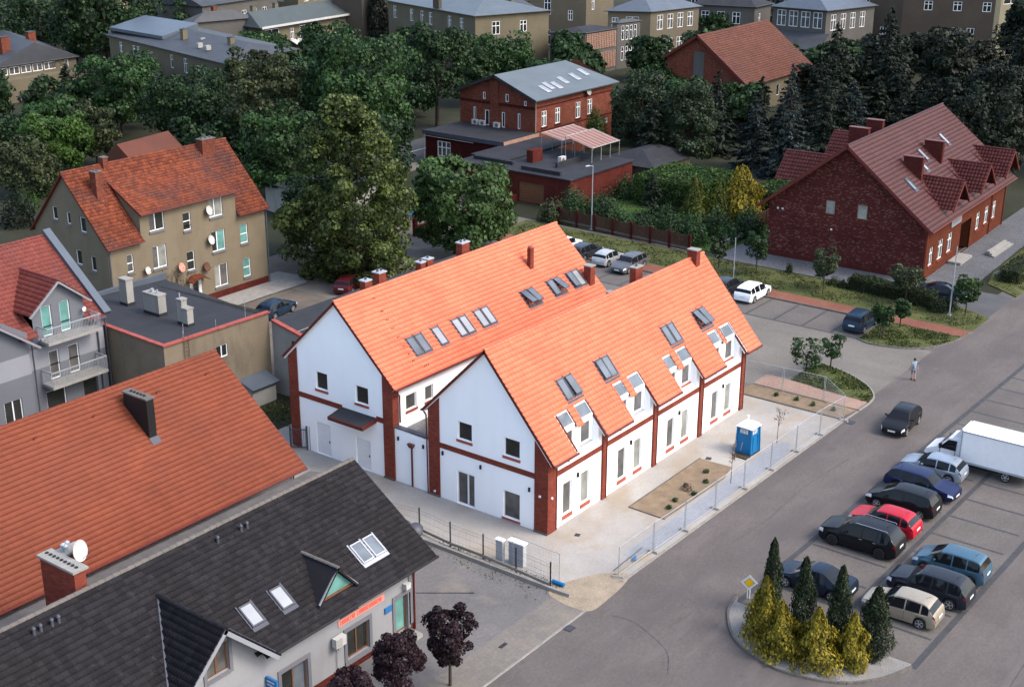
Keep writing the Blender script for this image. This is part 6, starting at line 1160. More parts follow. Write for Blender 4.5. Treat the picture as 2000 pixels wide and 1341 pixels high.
# ------------------------------------------------------------------ vegetation
def unit(a): return a/np.maximum(1e-9, np.linalg.norm(a, axis=1, keepdims=True))
def leaf_mesh(c, nrm, size, g, aspect=.55, up=None):
    """pointed leaf-shaped faces, one quad each"""
    n = len(c); t = g.normal(size=(n,3)) if up is None else up + g.normal(size=(n,3))*.25
    t = unit(t - nrm*np.sum(t*nrm, 1, keepdims=True)); b = np.cross(nrm, t); s = size[:,None]
    v = np.stack([c-t*s*.5, c+b*s*.5*aspect+nrm*s*.06, c+t*s*.5-nrm*s*.12, c-b*s*.5*aspect+nrm*s*.06], 1).reshape(-1,3)
    return v, np.arange(4*n, dtype=np.int32).reshape(-1,4)
def tree(name, label, x, y, h, r, th, leaf, n=7000, ls=.32, seed=0, group=None, shape='round', cat='tree', clumps=80, tr=None, lean=(0,0), fill=.5, flat=1.0):
    n, ls = int(n*1.55), ls*.82
    g = np.random.default_rng(seed+1000); t = thing(name, label, cat, (x,y,0), 0, group); ch = (h-th); cz = th+ch*.5
    C_ = []
    while len(C_) < clumps:
        d = unit(g.normal(size=(1,3)))[0]; q = (fill+(1-fill)*g.random()**.6)*.86; zz = d[2]*q if shape != 'cone' else 2*g.random()**1.2*.95-.93; tt = (zz+1)/2
        if shape == 'cone': rr = 1.25*(1-tt)**.75*min(1,tt*6+.3)
        elif shape == 'ovate': zz = 2*g.random()**1.1*.97-.97; tt = (zz+1)/2; rr = float(np.interp(tt,[0,.12,.35,.6,.82,1],[.72,.95,1.05,.86,.5,.12]))
        elif shape == 'egg': rr = math.sqrt(max(0,1-zz*zz))*(1.22-.5*tt)
        elif shape == 'vase': rr = math.sqrt(max(0,1-zz*zz))*(.6+.65*tt)
        else: rr = math.sqrt(max(0,1-zz*zz))
        a = math.atan2(d[1], d[0]); qq = q if shape in ('round','egg','vase') else (fill+(1-fill)*g.random()**.6)
        C_.append((math.cos(a)*rr*qq*r*(1+.16*math.sin(3*a+seed)), math.sin(a)*rr*qq*r*(1+.16*math.sin(3*a+seed)), cz+zz*ch*.5))
    C_ = np.array(C_); cr_ = r*.30*g.uniform(.6,1.25,clumps)*(80/clumps)**.33
    k = g.integers(0, clumps, n); d = unit(g.normal(size=(n,3))+np.array([0,0,.45])+unit(C_-np.array([0,0,cz-ch*.1]))[k]*.7)
    pos = C_[k]+d*(cr_[k]*g.uniform(.62,1.08,n))[:,None]*np.array([1,1,.72*flat]); pos[:,2] = np.clip(pos[:,2], th*.75, h*1.03)
    pos[:,0] += lean[0]*pos[:,2]; pos[:,1] += lean[1]*pos[:,2]
    nr = unit(d+g.normal(size=(n,3))*.5); v, f = leaf_mesh(pos, nr, 1.42*ls*g.uniform(.45,1.5,n), g, .72)
    crn = g.random(clumps); rnd = np.clip(.55*crn[k]+.45*g.random(n), 0, .999)
    np_obj('crown', v, f, leaf, t, rnd)
    mb = MB(); tr = tr or max(.06, h*.018); top = V(lean[0]*h*.7, lean[1]*h*.7, th+ch*.55); mb.tube((0,0,0), (lean[0]*th,lean[1]*th,th), tr*1.25, tr, 8); mb.tube((lean[0]*th,lean[1]*th,th), top, tr, tr*.35, 6)
    for i in range(min(12, clumps)):
        p = C_[i]; z0 = th+ch*.05+(p[2]-th)*.35; mb.tube((lean[0]*z0,lean[1]*z0,z0), (p[0]+lean[0]*p[2],p[1]+lean[1]*p[2],p[2]), tr*.45, tr*.12, 5)
    mb.build('trunk', M['bark'], t, 60); return t
def spruce(name, label, x, y, h, r, leaf, n=6000, seed=0, group=None, ls=.4, droop=.25, base=.04, cat='tree'):
    g = np.random.default_rng(seed+2000); t = thing(name, label, cat, (x,y,0), 0, group)
    nb = int(34+h*9); zb = base+(1-base)*(np.arange(nb)+g.random(nb))/nb; ang = g.random(nb)*6.283; ln = r*((1-zb)**.85)*g.uniform(.72,1.15,nb)+.12
    wgt = ln/ln.sum(); k = g.choice(nb, n, p=wgt); q = g.random(n)**.62
    rad = q*ln[k]; side = g.normal(size=n)*.13*ln[k]*(1.15-q)+g.normal(size=n)*.05
    z = zb[k]*h - droop*rad*(1.2-zb[k]) + .10*np.maximum(0,q-.75)*ln[k] + g.normal(size=n)*.06
    ca, sa = np.cos(ang[k]), np.sin(ang[k]); pos = np.stack([ca*rad-sa*side, sa*rad+ca*side, np.maximum(z,.05)],1)
    out = np.stack([ca, sa, -.35+0*ca],1); nr = unit(np.stack([ca*.35,sa*.35,1+0*ca],1)+g.normal(size=(n,3))*.45)
    v, f = leaf_mesh(pos, nr, 1.35*ls*g.uniform(.6,1.3,n)*(.6+.4*(1-zb[k])), g, .5, out); np_obj('crown', v, f, leaf, t, np.clip(.35*q+.65*g.random(n),0,.999))
    mb = MB(); mb.tube((0,0,0),(0,0,h*.97),max(.07,h*.016),.02,7); mb.build('trunk', M['bark'], t, 60); return t
def column(name, label, x, y, h, r, leaf, n=2600, seed=0, group=None, ls=.2, taper=.7, lump=.14, cat='conifer', belly=.28):
    g = np.random.default_rng(seed+3000); t = thing(name, label, cat, (x,y,0), 0, group)
    tt = g.random(n)**.85; a = g.random(n)*6.283; prof = np.where(tt < belly, .72+.28*tt/belly, ((1-tt)/(1-belly))**taper)
    rr = r*prof*(1+lump*np.sin(3*a+7*tt+seed)+lump*.8*np.sin(5*a-11*tt+2*seed)+lump*.6*np.sin(17*tt+a*2))*g.uniform(.55,1.16,n)+.02
    pos = np.stack([np.cos(a)*rr, np.sin(a)*rr, .05+tt*h*(1+.03*np.sin(4*a+seed))],1); out = np.stack([np.cos(a),np.sin(a),.25+0*a],1)
    nr = unit(out+g.normal(size=(n,3))*.45); upv = np.stack([np.cos(a)*.5,np.sin(a)*.5,1+0*a],1)
    v, f = leaf_mesh(pos, nr, ls*g.uniform(.45,1.6,n), g, .42, upv); np_obj('foliage', v, f, leaf, t, g.random(n))
    mb = MB(); mb.tube((0,0,0),(0,0,h*.9),max(.04,r*.1),.01,6); mb.build('trunk', M['bark'], t); return t
def shrub(name, label, x, y, h, r, leaf, n=700, seed=0, group=None, ls=.16, cat='shrub', sx=1.0, z=0.08):
    g = np.random.default_rng(seed+4000); t = thing(name, label, cat, (x,y,z), 0, group)
    d = unit(g.normal(size=(n,3))); d[:,2] = np.abs(d[:,2]); q = g.uniform(.55,1.02,n)*(1+.18*np.sin(5*np.arctan2(d[:,1],d[:,0])+seed))
    pos = d*q[:,None]*np.array([r*sx,r,h]); pos[:,2] += .03; v, f = leaf_mesh(pos, unit(d+g.normal(size=(n,3))*.6), ls*g.uniform(.6,1.3,n), g, .6); np_obj('foliage', v, f, leaf, t, g.random(n))
    mb = MB()
    for i in range(5): mb.tube((0,0,0), tuple(pos[i]*.8), .02, .008, 4)
    mb.build('stems', M['bark'], t); return t
def hedge(label, x0, x1, y0, y1, h, leaf, n=2500, seed=0, group=None, ls=.17, z=.08, name='hedge'):
    g = np.random.default_rng(seed+5000); t = thing(name, label, 'hedge', ((x0+x1)/2,(y0+y1)/2,z), 0, group); hx, hy = (x1-x0)/2, (y1-y0)/2
    p = g.uniform(-1,1,(n,3)); ax = g.choice(3, n, p=[.3,.3,.4]); s = np.sign(g.uniform(-1,1,n)); nn = np.zeros((n,3)); i = np.arange(n); p[i,ax] = np.where(ax == 2, 1, s)*g.uniform(.88,1.06,n); nn[i,ax] = np.where(ax == 2, 1, s)
    ed = np.maximum(np.abs(p[:,0]),np.abs(p[:,1])); pos = p*np.array([hx,hy,h/2]); pos[:,2] += h/2-.06*(ed > .85)*h+g.normal(size=n)*.05+.08*np.sin(pos[:,0]*2+pos[:,1]*3+seed); pos[:,2] = np.maximum(pos[:,2],.03)
    v, f = leaf_mesh(pos, unit(nn+g.normal(size=(n,3))*.6), ls*g.uniform(.6,1.3,n), g, .6); np_obj('foliage', v, f, leaf, t, g.random(n))
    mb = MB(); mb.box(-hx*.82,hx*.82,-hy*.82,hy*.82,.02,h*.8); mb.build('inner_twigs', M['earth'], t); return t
def tufts(name, label, poly, n, z, leaf, seed=0, hh=(.05,.16)):
    g = np.random.default_rng(seed); P = np.array(poly); lo, hi = P.min(0), P.max(0); pts = []
    def inside(q):
        c = np.zeros(len(q), bool); j = len(P)-1
        for i in range(len(P)):
            m_ = ((P[i,1] > q[:,1]) != (P[j,1] > q[:,1])) & (q[:,0] < (P[j,0]-P[i,0])*(q[:,1]-P[i,1])/(P[j,1]-P[i,1]+1e-12)+P[i,0]); c ^= m_; j = i
        return c
    q = g.uniform(lo, hi, (n*3,2)); q = q[inside(q)]; w_ = np.sin(q[:,0]*1.3+seed)*np.sin(q[:,1]*1.1+1)+.5*np.sin(q[:,0]*3.1)*np.sin(q[:,1]*2.7+2); q = q[w_+g.normal(size=len(q))*.5 > -.1][:n]; m_ = len(q)
    s = g.uniform(*hh, m_); pos = np.concatenate([q, (z+s*.4)[:,None]],1); nr = unit(np.concatenate([g.normal(size=(m_,2)), .5*np.ones((m_,1))],1))
    v, f = leaf_mesh(pos, nr, s*1.6, g, .5, np.tile([0,0,1.],(m_,1))); o = np_obj(name, v, f, leaf, None, g.random(m_), 'stuff'); tag(o, label, 'grass'); return o

# big trees behind the white houses
tree('linden_tree', 'tall olive-green linden towering behind the chimneys of the larger white house', 30.8,44.9,16.8,6.0,.1,L['linden'],30000,.28,1,shape='ovate',clumps=260,fill=.2)
tree('maple_tree', 'broad green maple left of the brick garage', 43.6,41.8,9.8,5.2,.4,L['maple'],13000,.36,2,clumps=90,fill=.55,flat=.8)
tree('broadleaf_tree', 'huge dark round tree top centre-left behind the linden', 65,76,17.6,7.3,3,L['mid'],15000,.36,3,clumps=130,fill=.6)
tree('broadleaf_tree', 'dark tall tree left of the old brick building', 91.9,86,15.5,4.9,3,L['dark'],8000,.36,4,clumps=70)
tree('broadleaf_tree', 'grey-olive feathery tree left of the huge dark round tree', 57.7,85,15.5,5.0,2.5,L['olive'],8500,.34,5,shape='egg',clumps=80)
tree('broadleaf_tree', 'dark green tree just left of the olive linden', 45.8,70,11.3,5.2,1.5,L['mid'],8000,.34,6,clumps=80)
tree('broadleaf_tree', 'deep green tree behind the beige apartment roof', 59.1,100.5,10.6,6.0,1.5,L['dark'],8000,.36,7,clumps=80)
tree('broadleaf_tree', 'round green tree in front of the long beige building', 60.2,118,11.6,5.9,1.5,L['mid'],8000,.38,8,clumps=80)
tree('broadleaf_tree', 'bright green bushy tree above the far left lawn', 38.6,102.5,8.6,4.1,.8,L['bright'],6500,.34,9,clumps=70)
tree('broadleaf_tree', 'massive dark tree mass at the top left corner', 92,163,16.5,9.3,3,L['dark'],9000,.55,10,clumps=100)
spruce('spruce_tree', 'dark shaggy conifer before the veranda house', 62,132.5,8.4,3.4,L['spruce'],4500,1,ls=.55)
tree('broadleaf_tree', 'small bright round tree on the top edge at left', 137,193.5,10,5.8,1,L['bright'],4000,.6,12)
column('poplar_tree', 'narrow blackish poplar beside the brown brick block', 139.5,141,15.5,2.2,L['blackish'],3500,1,ls=.6,taper=.5,cat='tree')
shrub('bush', 'round dark bush high up near the top edge', 195,157,5.0,2.9,L['dark'],900,1,ls=.6)
tree('broadleaf_tree', 'loose green tree before the ochre gable house', 127.9,101.3,8.6,5.9,1,L['mid'],5500,.42,13)
tree('broadleaf_tree', 'slim dark tree between the beige block and the old brick roof', 109,93,11.5,4.2,2,L['dark'],5000,.4,14)
tree('broadleaf_tree', 'dark filler tree over the back street', 79.2,88,10.5,4.2,2,L['dark'],5000,.38,15)
tree('broadleaf_tree', 'deep green tree behind the huge round tree', 77,99,12.5,5.0,1.5,L['dark'],5500,.4,16)
tree('broadleaf_tree', 'thin olive tree by the long beige building corner', 73,106,11.8,3.2,2,L['olive'],3800,.36,17)
tree('broadleaf_tree', 'dusty green tree behind the bright bushy one', 44.8,103,8.6,3.0,1,L['olive'],3200,.34,18)
tree('broadleaf_tree', 'dark undergrowth tree at the left edge', 37.8,110.5,6.8,4.2,.5,L['dark'],4200,.36,19)
tree('broadleaf_tree', 'dim willow-like tree at the left edge below the thujas', 30.5,97,7.0,3.6,.4,L['olive'],4200,.3,20,shape='egg')
shrub('bush', 'dark round bush at the left edge beside the grey roof', 22.0,86.0,3.6,2.2,L['blackish'],1600,2,ls=.3)
shrub('bush', 'green bush in front of the white parked car at far left', 26.0,90.2,2.4,1.7,L['bright'],1100,3,ls=.24)
shrub('bush', 'small leafy bush behind the white parked car at far left', 31.5,96.0,2.8,2.0,L['mid'],1100,4,ls=.26)
tree('broadleaf_tree', 'dark low tree beside the courtyard road', 33.5,52.5,9.6,3.2,.6,L['dark'],4500,.32,21)
tree('broadleaf_tree', 'dark round tree between maple and huge tree', 57,66,9.0,4.4,1,L['dark'],5000,.34,22)
tree('broadleaf_tree', 'dark tree top centre before the ochre villa', 141,97.5,8.6,3.2,1,L['dark'],3200,.45,23)
tree('broadleaf_tree', 'dark tree left of the ochre villa base', 147,84,8.0,4.3,1,L['dark'],4200,.45,24)
tree('broadleaf_tree', 'dark tree crown between ochre villa and grey terrace', 190,93,7.6,5.2,1,L['dark'],3200,.6,25)
tree('broadleaf_tree', 'green round tree behind the soft pines', 124,68,6.4,4.2,1,L['mid'],4000,.4,26)
tree('willow_tree', 'soft pale-tipped pine right of the old brick building', 91.0,50.0,12.4,4.0,1,L['pine'],8000,.3,27,shape='egg',clumps=90)
tree('willow_tree', 'second soft pale-tipped pine beside the first', 89.5,42.5,11.6,3.9,1,L['pine'],8000,.3,28,shape='egg',clumps=90)
spruce('spruce_tree', 'dark spruce between the soft pines', 85.5,45.5,9.5,3.6,L['spruce'],5000,2)
spruce('spruce_tree', 'dark spruce beside the orange barn eave', 108.5,49,9.8,3.8,L['spruce'],5000,3)
spruce('blue_spruce', 'silvery blue spruce below the orange barn', 94.5,31.2,13.8,4.0,L['blue'],8500,4)
spruce('blue_spruce', 'smaller blue spruce left of the brick house ridge', 113,31,9.6,4.2,L['blue'],6000,5)
spruce('spruce_tree', 'dark green spruce right of the silvery blue one', 101,29.5,11.4,3.9,L['spruce'],6000,6)
spruce('blue_spruce', 'dusky blue spruce left of the silvery one', 96,36.5,9.0,3.6,L['blue'],4800,7)
spruce('spruce_tree', 'dark spruce with a crooked top right of the barn', 146.5,48.8,12.6,4.6,L['spruce'],4500,8,ls=.55)
spruce('spruce_tree', 'tall pointed dark spruce before the tall grey block', 138.9,37.2,16.6,4.8,L['spruce'],6000,9,ls=.5)
tree('pine_tree', 'broad black pine before the cream block', 136.7,26.5,14.2,4.8,2,L['blackish'],6000,.42,30)
tree('pine_tree', 'huge black tree filling the top right corner', 180,27,17,7.2,2,L['blackish'],6500,.6,31)
spruce('spruce_tree', 'small dark spruce behind the brick house ridge', 128,29.5,7.5,3.2,L['spruce'],3000,10)
tree('birch_tree', 'dark drooping birch right of the brick house roof', 114.5,11.6,14,5.4,2,L['blackish'],6000,.36,32)
tree('birch_tree', 'dark tree at the right edge behind the brick house', 94.5,7.0,14.5,4.6,2,L['blackish'],6000,.34,33)
tree('pine_tree', 'dark pine behind the brick house roof end', 111.5,16,12.5,4.6,2,L['blackish'],5000,.38,34)
tree('pine_tree', 'black tree at the far right edge', 120,1.0,15,6,2,L['blackish'],5000,.42,35)
tree('pine_tree', 'black tree on the right edge further back', 140,14,15,6.5,2,L['blackish'],5000,.46,36)
STAND = []
for i, (x, y, h, r_) in enumerate([(122,40,11,4.4),(131,43,10,4.2),(118,24,9,4),(126,20,10,4.2),(150,25,14,5),(160,45,12,5),(106,22,8,3.6),(155,12,15,6),(170,18,16,6.5),(100,44,8,3.4),(112,44,9,4),(117,36,9,4.2),(108,30,8,3.8),(104,37,7,3.4),(124,32,8,4),(133,33,9,4.2),(128,14,10,4.6),(136,20,11,4.6),(145,38,11,4.8),(140,46,9,4.4),(152,34,12,5),(99,20,7,3.4),(108,12,9,4)]):
    STAND.append(spruce('spruce_tree', 'dark background spruce in the black conifer stand behind the brick house', x,y,h,r_,L['spruce' if i % 2 else 'blackish'],3600,20+i,'dark conifers in the stand behind the brick house',ls=.52))
DIM = []
for i, (x, y, h, r_, lf) in enumerate([(70,128,9,4.5,'dark'),(55,125,8,4.5,'dark'),(49,118,7,4,'mid'),(52,140,8,4.5,'dark'),(88,125,10,5,'dark'),(100,131,9,5,'mid'),(112,128,10,5,'dark'),(120,115,9,5,'dark'),(98,100,9,4.5,'dark'),(104,108,10,4.5,'mid'),(135,90,8,4.5,'dark'),(116,82,7,4.5,'dark'),(125,178,10,6,'dark'),(160,160,10,6,'dark'),(180,140,10,6,'dark'),(200,135,10,6,'dark'),(225,110,11,7,'blackish'),(230,70,13,7,'blackish'),(240,45,14,8,'blackish'),(60,185,13,8,'dark'),(35,135,8,5,'dark'),(45,150,9,6,'dark'),(75,180,14,8,'dark'),(210,90,10,6,'blackish'),(222,20,16,8,'blackish'),(200,15,15,7,'blackish'),(98,192,13,7,'dark'),(86,196,13,8,'dark'),(108,205,13,8,'dark'),(76,200,13,8,'dark'),(118,215,13,8,'dark'),(92,215,13,8,'dark'),(150,55,5.2,4.5,'blackish'),(158,52,5.8,4.8,'blackish'),(164,58,5.8,4.8,'dark'),(152,62,8,4.5,'dark'),(171,50,6.4,5,'blackish'),(176,60,5.8,5,'dark'),(183,55,6.4,5.5,'blackish'),(190,48,7.0,6,'blackish'),(108,140,8,5,'dark'),(96,95,8,4,'mid'),(160,75,7,4.5,'dark'),(168,84,7,4.5,'dark'),(112,74,6,4,'mid'),(106,62,6,4,'dark'),(115,58,7,4,'dark'),(121,52,6,4,'dark'),(100,55,7,4,'dark'),(62,92,8,4.5,'mid'),(50,88,7,4.2,'dark'),(53,78,6,4,'dark'),(70,88,8,4,'dark')]):
    DIM.append((tree('broadleaf_tree', 'dim tree', x,y,h,r_,.6,L[lf],2600,.6 if x > 110 else .48,60+i,'dim trees between the far houses',clumps=45), lf))
g8 = [(47.5,122),(49.5,124.3),(51.5,126.2),(53.6,128),(55.8,129.6),(58.2,130.6),(60.6,131.2),(42.5,118),(45,120.2),(44.0,113.5),(47.3,116.5)]
THUJ = []
for i, (x, y) in enumerate(g8): THUJ.append(column('thuja', 'columnar thuja in the row before the veranda house at far left', x,y,4.6+.5*math.sin(i*2.1),1.0,L['hedge'],1100,30+i,'thujas in the row at far left',ls=.34,taper=.8))
# garden behind the wooden fence
column('thuja', 'yellow-green cone thuja in the fenced garden', 67.2,28.6,5.1,1.35,L['goldg'],3200,50,ls=.26,taper=.55)
column('golden_cypress', 'bright golden cypress near the brick house gable', 71.7,25.4,5.9,2.2,L['gold'],4600,51,ls=.36,taper=.6,lump=.2)
column('thuja', 'dull green thuja right of the yellow-green cone', 69.3,27.0,4.4,1.4,L['goldg'],2500,52,ls=.28)
spruce('spruce_tree', 'small dark spruce on the garden lawn', 66.9,33.9,5.2,1.9,L['spruce'],3600,53,ls=.26)
hedge('tall clipped green hedge wall at the back of the fenced garden', 70.5,79,29.5,38.5,3.6,L['bright'],9000,54,ls=.32,z=.06)
hedge('green hedge strip between golden cypress and brick house', 75,84,20.5,26,3.0,L['bright'],5000,55,ls=.32,z=.06)
BUSH = {'leafy': [], 'dark': []}
for i, (x, y, h, r_, lf) in enumerate([(60.6,39.5,3.0,2.0,'mid'),(61.5,36.6,3.6,2.2,'dark'),(63.5,38.5,2.4,1.6,'dark'),(60.0,33.6,2.2,1.6,'mid'),(60.0,30.4,2.6,1.9,'dark'),(60.8,27.6,2.4,1.8,'dark'),(60.2,24.6,2.2,1.6,'mid'),(62.5,26.3,2.6,1.8,'mid'),(64.8,24.6,2.8,1.9,'dark'),(68.5,22.8,2.4,1.6,'mid'),(66.0,21.5,2.2,1.5,'dark'),(58.6,41.5,2.4,1.5,'olive'),(62.5,41.6,3.0,1.6,'olive'),(72.5,40.8,2.6,1.6,'mid'),(65.5,31.2,2.0,1.5,'dark'),(63.2,22.4,1.8,1.4,'mid')]):
    BUSH['dark' if lf == 'dark' else 'leafy'].append(shrub('garden_bush', ['leafy garden bush behind the wooden fence','dark garden bush behind the wooden fence'][lf == 'dark'], x,y,h,r_,L[lf],1700,60+i,('leafy' if lf != 'dark' else 'dark')+' bushes behind the wooden fence',ls=.26))
shrub('climbing_ivy', 'dense ivy clump climbing the old brick facade', 93.6,59.4,4.2,1.5,L['bright'],2200,80,ls=.28,z=1.2,cat='ivy')
# young street trees
yt = [('small round-headed tree before the brick gable, left one',54.7,14.6,4.4,1.25,L['dark']),('round grey-green tree before the brick gable, middle one',53.7,7.2,4.1,1.35,L['young']),('spreading grey-green tree above the hedge by the gable corner',54.4,-.4,3.9,1.5,L['young']),('upright green tree at the driveway mouth',54.9,-5.7,3.5,1.15,L['maple']),('slim young tree on the pink path beside the dark minivan',48.3,-2.4,2.6,.72,L['mid']),('staked young tree on the corner lawn behind the dark minivan',45.0,-2.2,2.9,.85,L['mid']),('thin tree half hidden behind the far white roof',54.2,18.4,3.2,.9,L['young'])]
for i, (lb, x, y, h, r_, lf) in enumerate(yt): tree('street_tree', lb, x,y,h,r_,h*.36,lf,1500,.18,90+i,shape='vase',clumps=30,tr=.05,fill=.35)
tree('street_tree', 'spiky open tree on the grass island by the mesh fence', 33.05,-.95,2.95,1.1,.8,L['mid'],620,.17,98,shape='vase',clumps=16,tr=.06,fill=.75); tree('street_tree', 'compact tree on the far tip of the grass island', 35.5,-1.9,2.9,.8,1.1,L['mid'],620,.17,99,shape='vase',clumps=16,tr=.05,fill=.6)
for s_ in (-.5,.5):
    mb = MB(); mb.tube((0,0,0),(0,0,1.5),.03,.03,6); tag(mb.build('tree_stake', M['bark']), ['left wooden stake of the young tree on the corner lawn','right wooden stake of the young tree on the corner lawn'][s_ > 0], 'stake').location = (44.7+s_*.5,-2.5-s_*.5,.08)
# purple plums by the shop
for i, (x, y, h, r_, lb) in enumerate([(-15.35,-5.3,4.6,1.2,'purple plum tree with bare trunk showing, rightmost by the road'),(-18.5,-4.75,4.45,1.2,'purple plum tree hiding the shop steps'),(-21.3,-4.4,3.45,1.15,'low purple plum tree at the bottom edge'),(-23.4,-4.7,3.0,1.0,'cropped purple plum at the bottom edge under the shop window')]):
    tree('plum_tree', lb, x,y,h,r_,1.5,L['purple'],8500,.105,110+i,shape='egg',clumps=60,tr=.07,fill=.5)
# conifers on the gravel island
for i, (x, y, h, r_, lb) in enumerate([(.25,-14.6,4.3,.5,'slender dark thuja beside the road sign'),(-1.45,-17.2,4.8,.66,'dark thuja, second from the road sign'),(-.8,-18.9,4.6,.62,'dark thuja, third from the road sign'),(-.45,-20.7,3.9,.85,'broad dark thuja at the end of the gravel island')]): column('thuja', lb, x,y,h,r_,L['thuja'],6500,120+i,ls=.15,taper=.6,lump=.15)
for i, (x, y, h, r_, lb) in enumerate([(-2.1,-15.4,3.4,1.0,'tall golden conifer nearest the road sign'),(-3.1,-16.8,3.0,1.1,'golden conifer, second from the road sign'),(-2.9,-18.7,3.2,1.25,'large golden conifer with brownish tip in the middle'),(-1.75,-20.1,2.9,.95,'low golden conifer next to the broad dark thuja')]): column('golden_conifer', lb, x,y,h,r_,L['gold'],8000,130+i,ls=.17,taper=.95,lump=.26,belly=.12)
# hedge before the brick house
hedge('rounded dark hedge block before the brick gable, left end', 55.4,57.0,3.2,5.6,1.25,L['hedge'],2400,140); hedge('dark hedge block before the brick gable, second from left', 55.2,56.9,.4,3.1,1.2,L['hedge'],2400,141); hedge('dark hedge block before the blue parked car, third from left', 54.7,56.4,-2.6,.1,1.3,L['hedge'],2400,142)
for i, (x, y, r_, h) in enumerate([(54.6,-3.3,.95,1.25),(55.5,-4.0,.8,1.1)]): shrub('round_bush', ['round clipped bush at the hedge end','smaller round clipped bush beside the lamp post'][i], x,y,h,r_,L['hedge'],1300,150+i,ls=.16)
for i, (x, y, r_, h) in enumerate([(57.1,12.3,.35,.8),(56.0,7.2,.65,.8),(55.8,6.2,.55,.75)]): shrub('small_bush', ['tiny round bush on the grey apron','low dark bush left of the hedge','second low bush left of the hedge'][i], x,y,h,r_,L['hedge'],600,155+i,ls=.13)
for i, (x0_, x1_, y0_, y1_) in enumerate([(66.5,72,-6.6,-4.6),(74,82,-7.0,-4.8)]): hedge(['low dark hedge at the right edge by the forecourt','second low dark hedge at the right edge'][i], x0_,x1_,y0_,y1_,1.3,L['hedge'],2600,160+i)
# small plants, weeds, grass
WEED = []; SEED = []
for i, (x, y) in enumerate([(8.4,-3.9),(10.6,-3.4),(11.9,-4.1),(9.9,-4.4),(13.2,-3.4),(7.3,-4.1)]): WEED.append(shrub('bed_plant', 'small green weed tuft in the bare planting bed', x,y,.25,.2,L['mid'],110,170+i,'weed tufts in the planting bed',ls=.12,z=.05))
shrub('bed_plant', 'dry brown dead plant in the planting bed', 10.2,-3.7,.45,.4,L['twig'],160,180,ls=.1,z=.05)
for i, (x, y) in enumerate([(28.0,-1.0),(28.1,-2.6),(27.9,-4.0),(28.0,-5.6)]): SEED.append(shrub('strip_plant', 'small green seedling in the soil strip by the mesh fence', x,y,.3,.2,L['bright'],110,185+i,'seedlings in the soil strip',ls=.12,z=.05))
def sapling(x, y, h, lb, seed):
    t = thing('sapling', lb, 'sapling', (x,y,.02)); mb = MB(); mb.tube((0,0,0),(.05,0,h),.025,.01,5); r = random.Random(seed); P = []
    for k in range(12):
        z_ = h*(.5+.48*r.random()); a = r.random()*6.28; q = V(math.cos(a)*.4*r.random()+.05, math.sin(a)*.4*r.random(), z_+.25); mb.tube((.04,0,z_),q,.01,.005,4); P += [q, q*.7+V(.02,0,z_*.3)]
    mb.build('stem', M['bark'], t); g = np.random.default_rng(seed); c = np.array([tuple(p+V(*g.normal(size=3)*.08)) for p in P for _ in range(5)]); v, f = leaf_mesh(c, unit(g.normal(size=c.shape)), .11*g.uniform(.6,1.3,len(c)), g); np_obj('leaves', v, f, L['twig'], t, g.random(len(c)))
sapling(12.85,-5.4,2.7,'thin withered sapling left of the blue portable toilet',1); sapling(20.36,-4.9,2.3,'thin withered sapling right of the blue portable toilet',2)
tb = thing('bare_shrub', 'leafless twiggy shrub before the beige apartment house', 'shrub', (9.3,45.6,0)); mb = MB(); r = random.Random(5)
def twig(p, d, ln, rad, dep):
    q = p+d*ln; mb.tube(p,q,rad,rad*.6,4)
    if dep:
        for _ in range(3): twig(q, (d+V(r.uniform(-.7,.7),r.uniform(-.7,.7),r.uniform(-.25,.5))).normalized(), ln*.72, rad*.6, dep-1)
for _ in range(6): twig(V(r.uniform(-2.2,2.2),r.uniform(-.5,.5),0), V(r.uniform(-.3,.3),r.uniform(-.3,.3),1).normalized(), 1.9, .045, 4)
mb.build('twigs', M['bark'], tb); g = np.random.default_rng(9); cc = g.uniform((-3.5,-1.2,2.5),(3.5,1.2,6.0),(260,3)); v, f = leaf_mesh(cc, unit(g.normal(size=cc.shape)), np.full(260,.14), g); np_obj('sparse_leaves', v, f, L['olive'], tb, g.random(260))
tufts('grass', 'dry green grass on the small traffic island', isl1, 2600, .075, L['grass'], 1); tufts('grass', 'grass on the corner lawn by the minivan', isl2, 3200, .09, L['grass'], 2); tufts('grass', 'dry grass of the long verge before the brick house', [(51.4,-7.4),(55.2,-7.4),(56.8,-4.4),(56.9,20.3),(57,43),(51.5,43)], 9000, .09, L['drygrass'], 3)
tufts('grass', 'weeds along the kerb beside the shop yard', [(-6.6,-4.0),(-5.3,-4.0),(-5.3,6),(-5.7,5)], 220, .01, L['grass'], 4, (.03,.08)); tufts('grass', 'weeds under the dark mesh fence', [(-5.0,-5.0),(-4.2,-4.2),(-4.3,5),(-4.95,5)], 350, .012, L['drygrass'], 5, (.04,.10)); tufts('grass', 'grass on the right edge verge', [(62.9,-7.5),(99,-7.9),(99,-2.4),(69.1,-3.5),(65.3,-4.3)], 3000, .09, L['drygrass'], 6); tufts('grass', 'grass strip below the white gable by the flat block', [(2.0,22.0),(6.0,22.0),(5.8,28.0),(1.5,27.5)], 900, .013, L['grass'], 7); tufts('grass', 'grass blades of the fenced garden lawn', [(58.9,20.9),(83,18.2),(83,43),(59,42)], 5000, .06, L['grass'], 8)

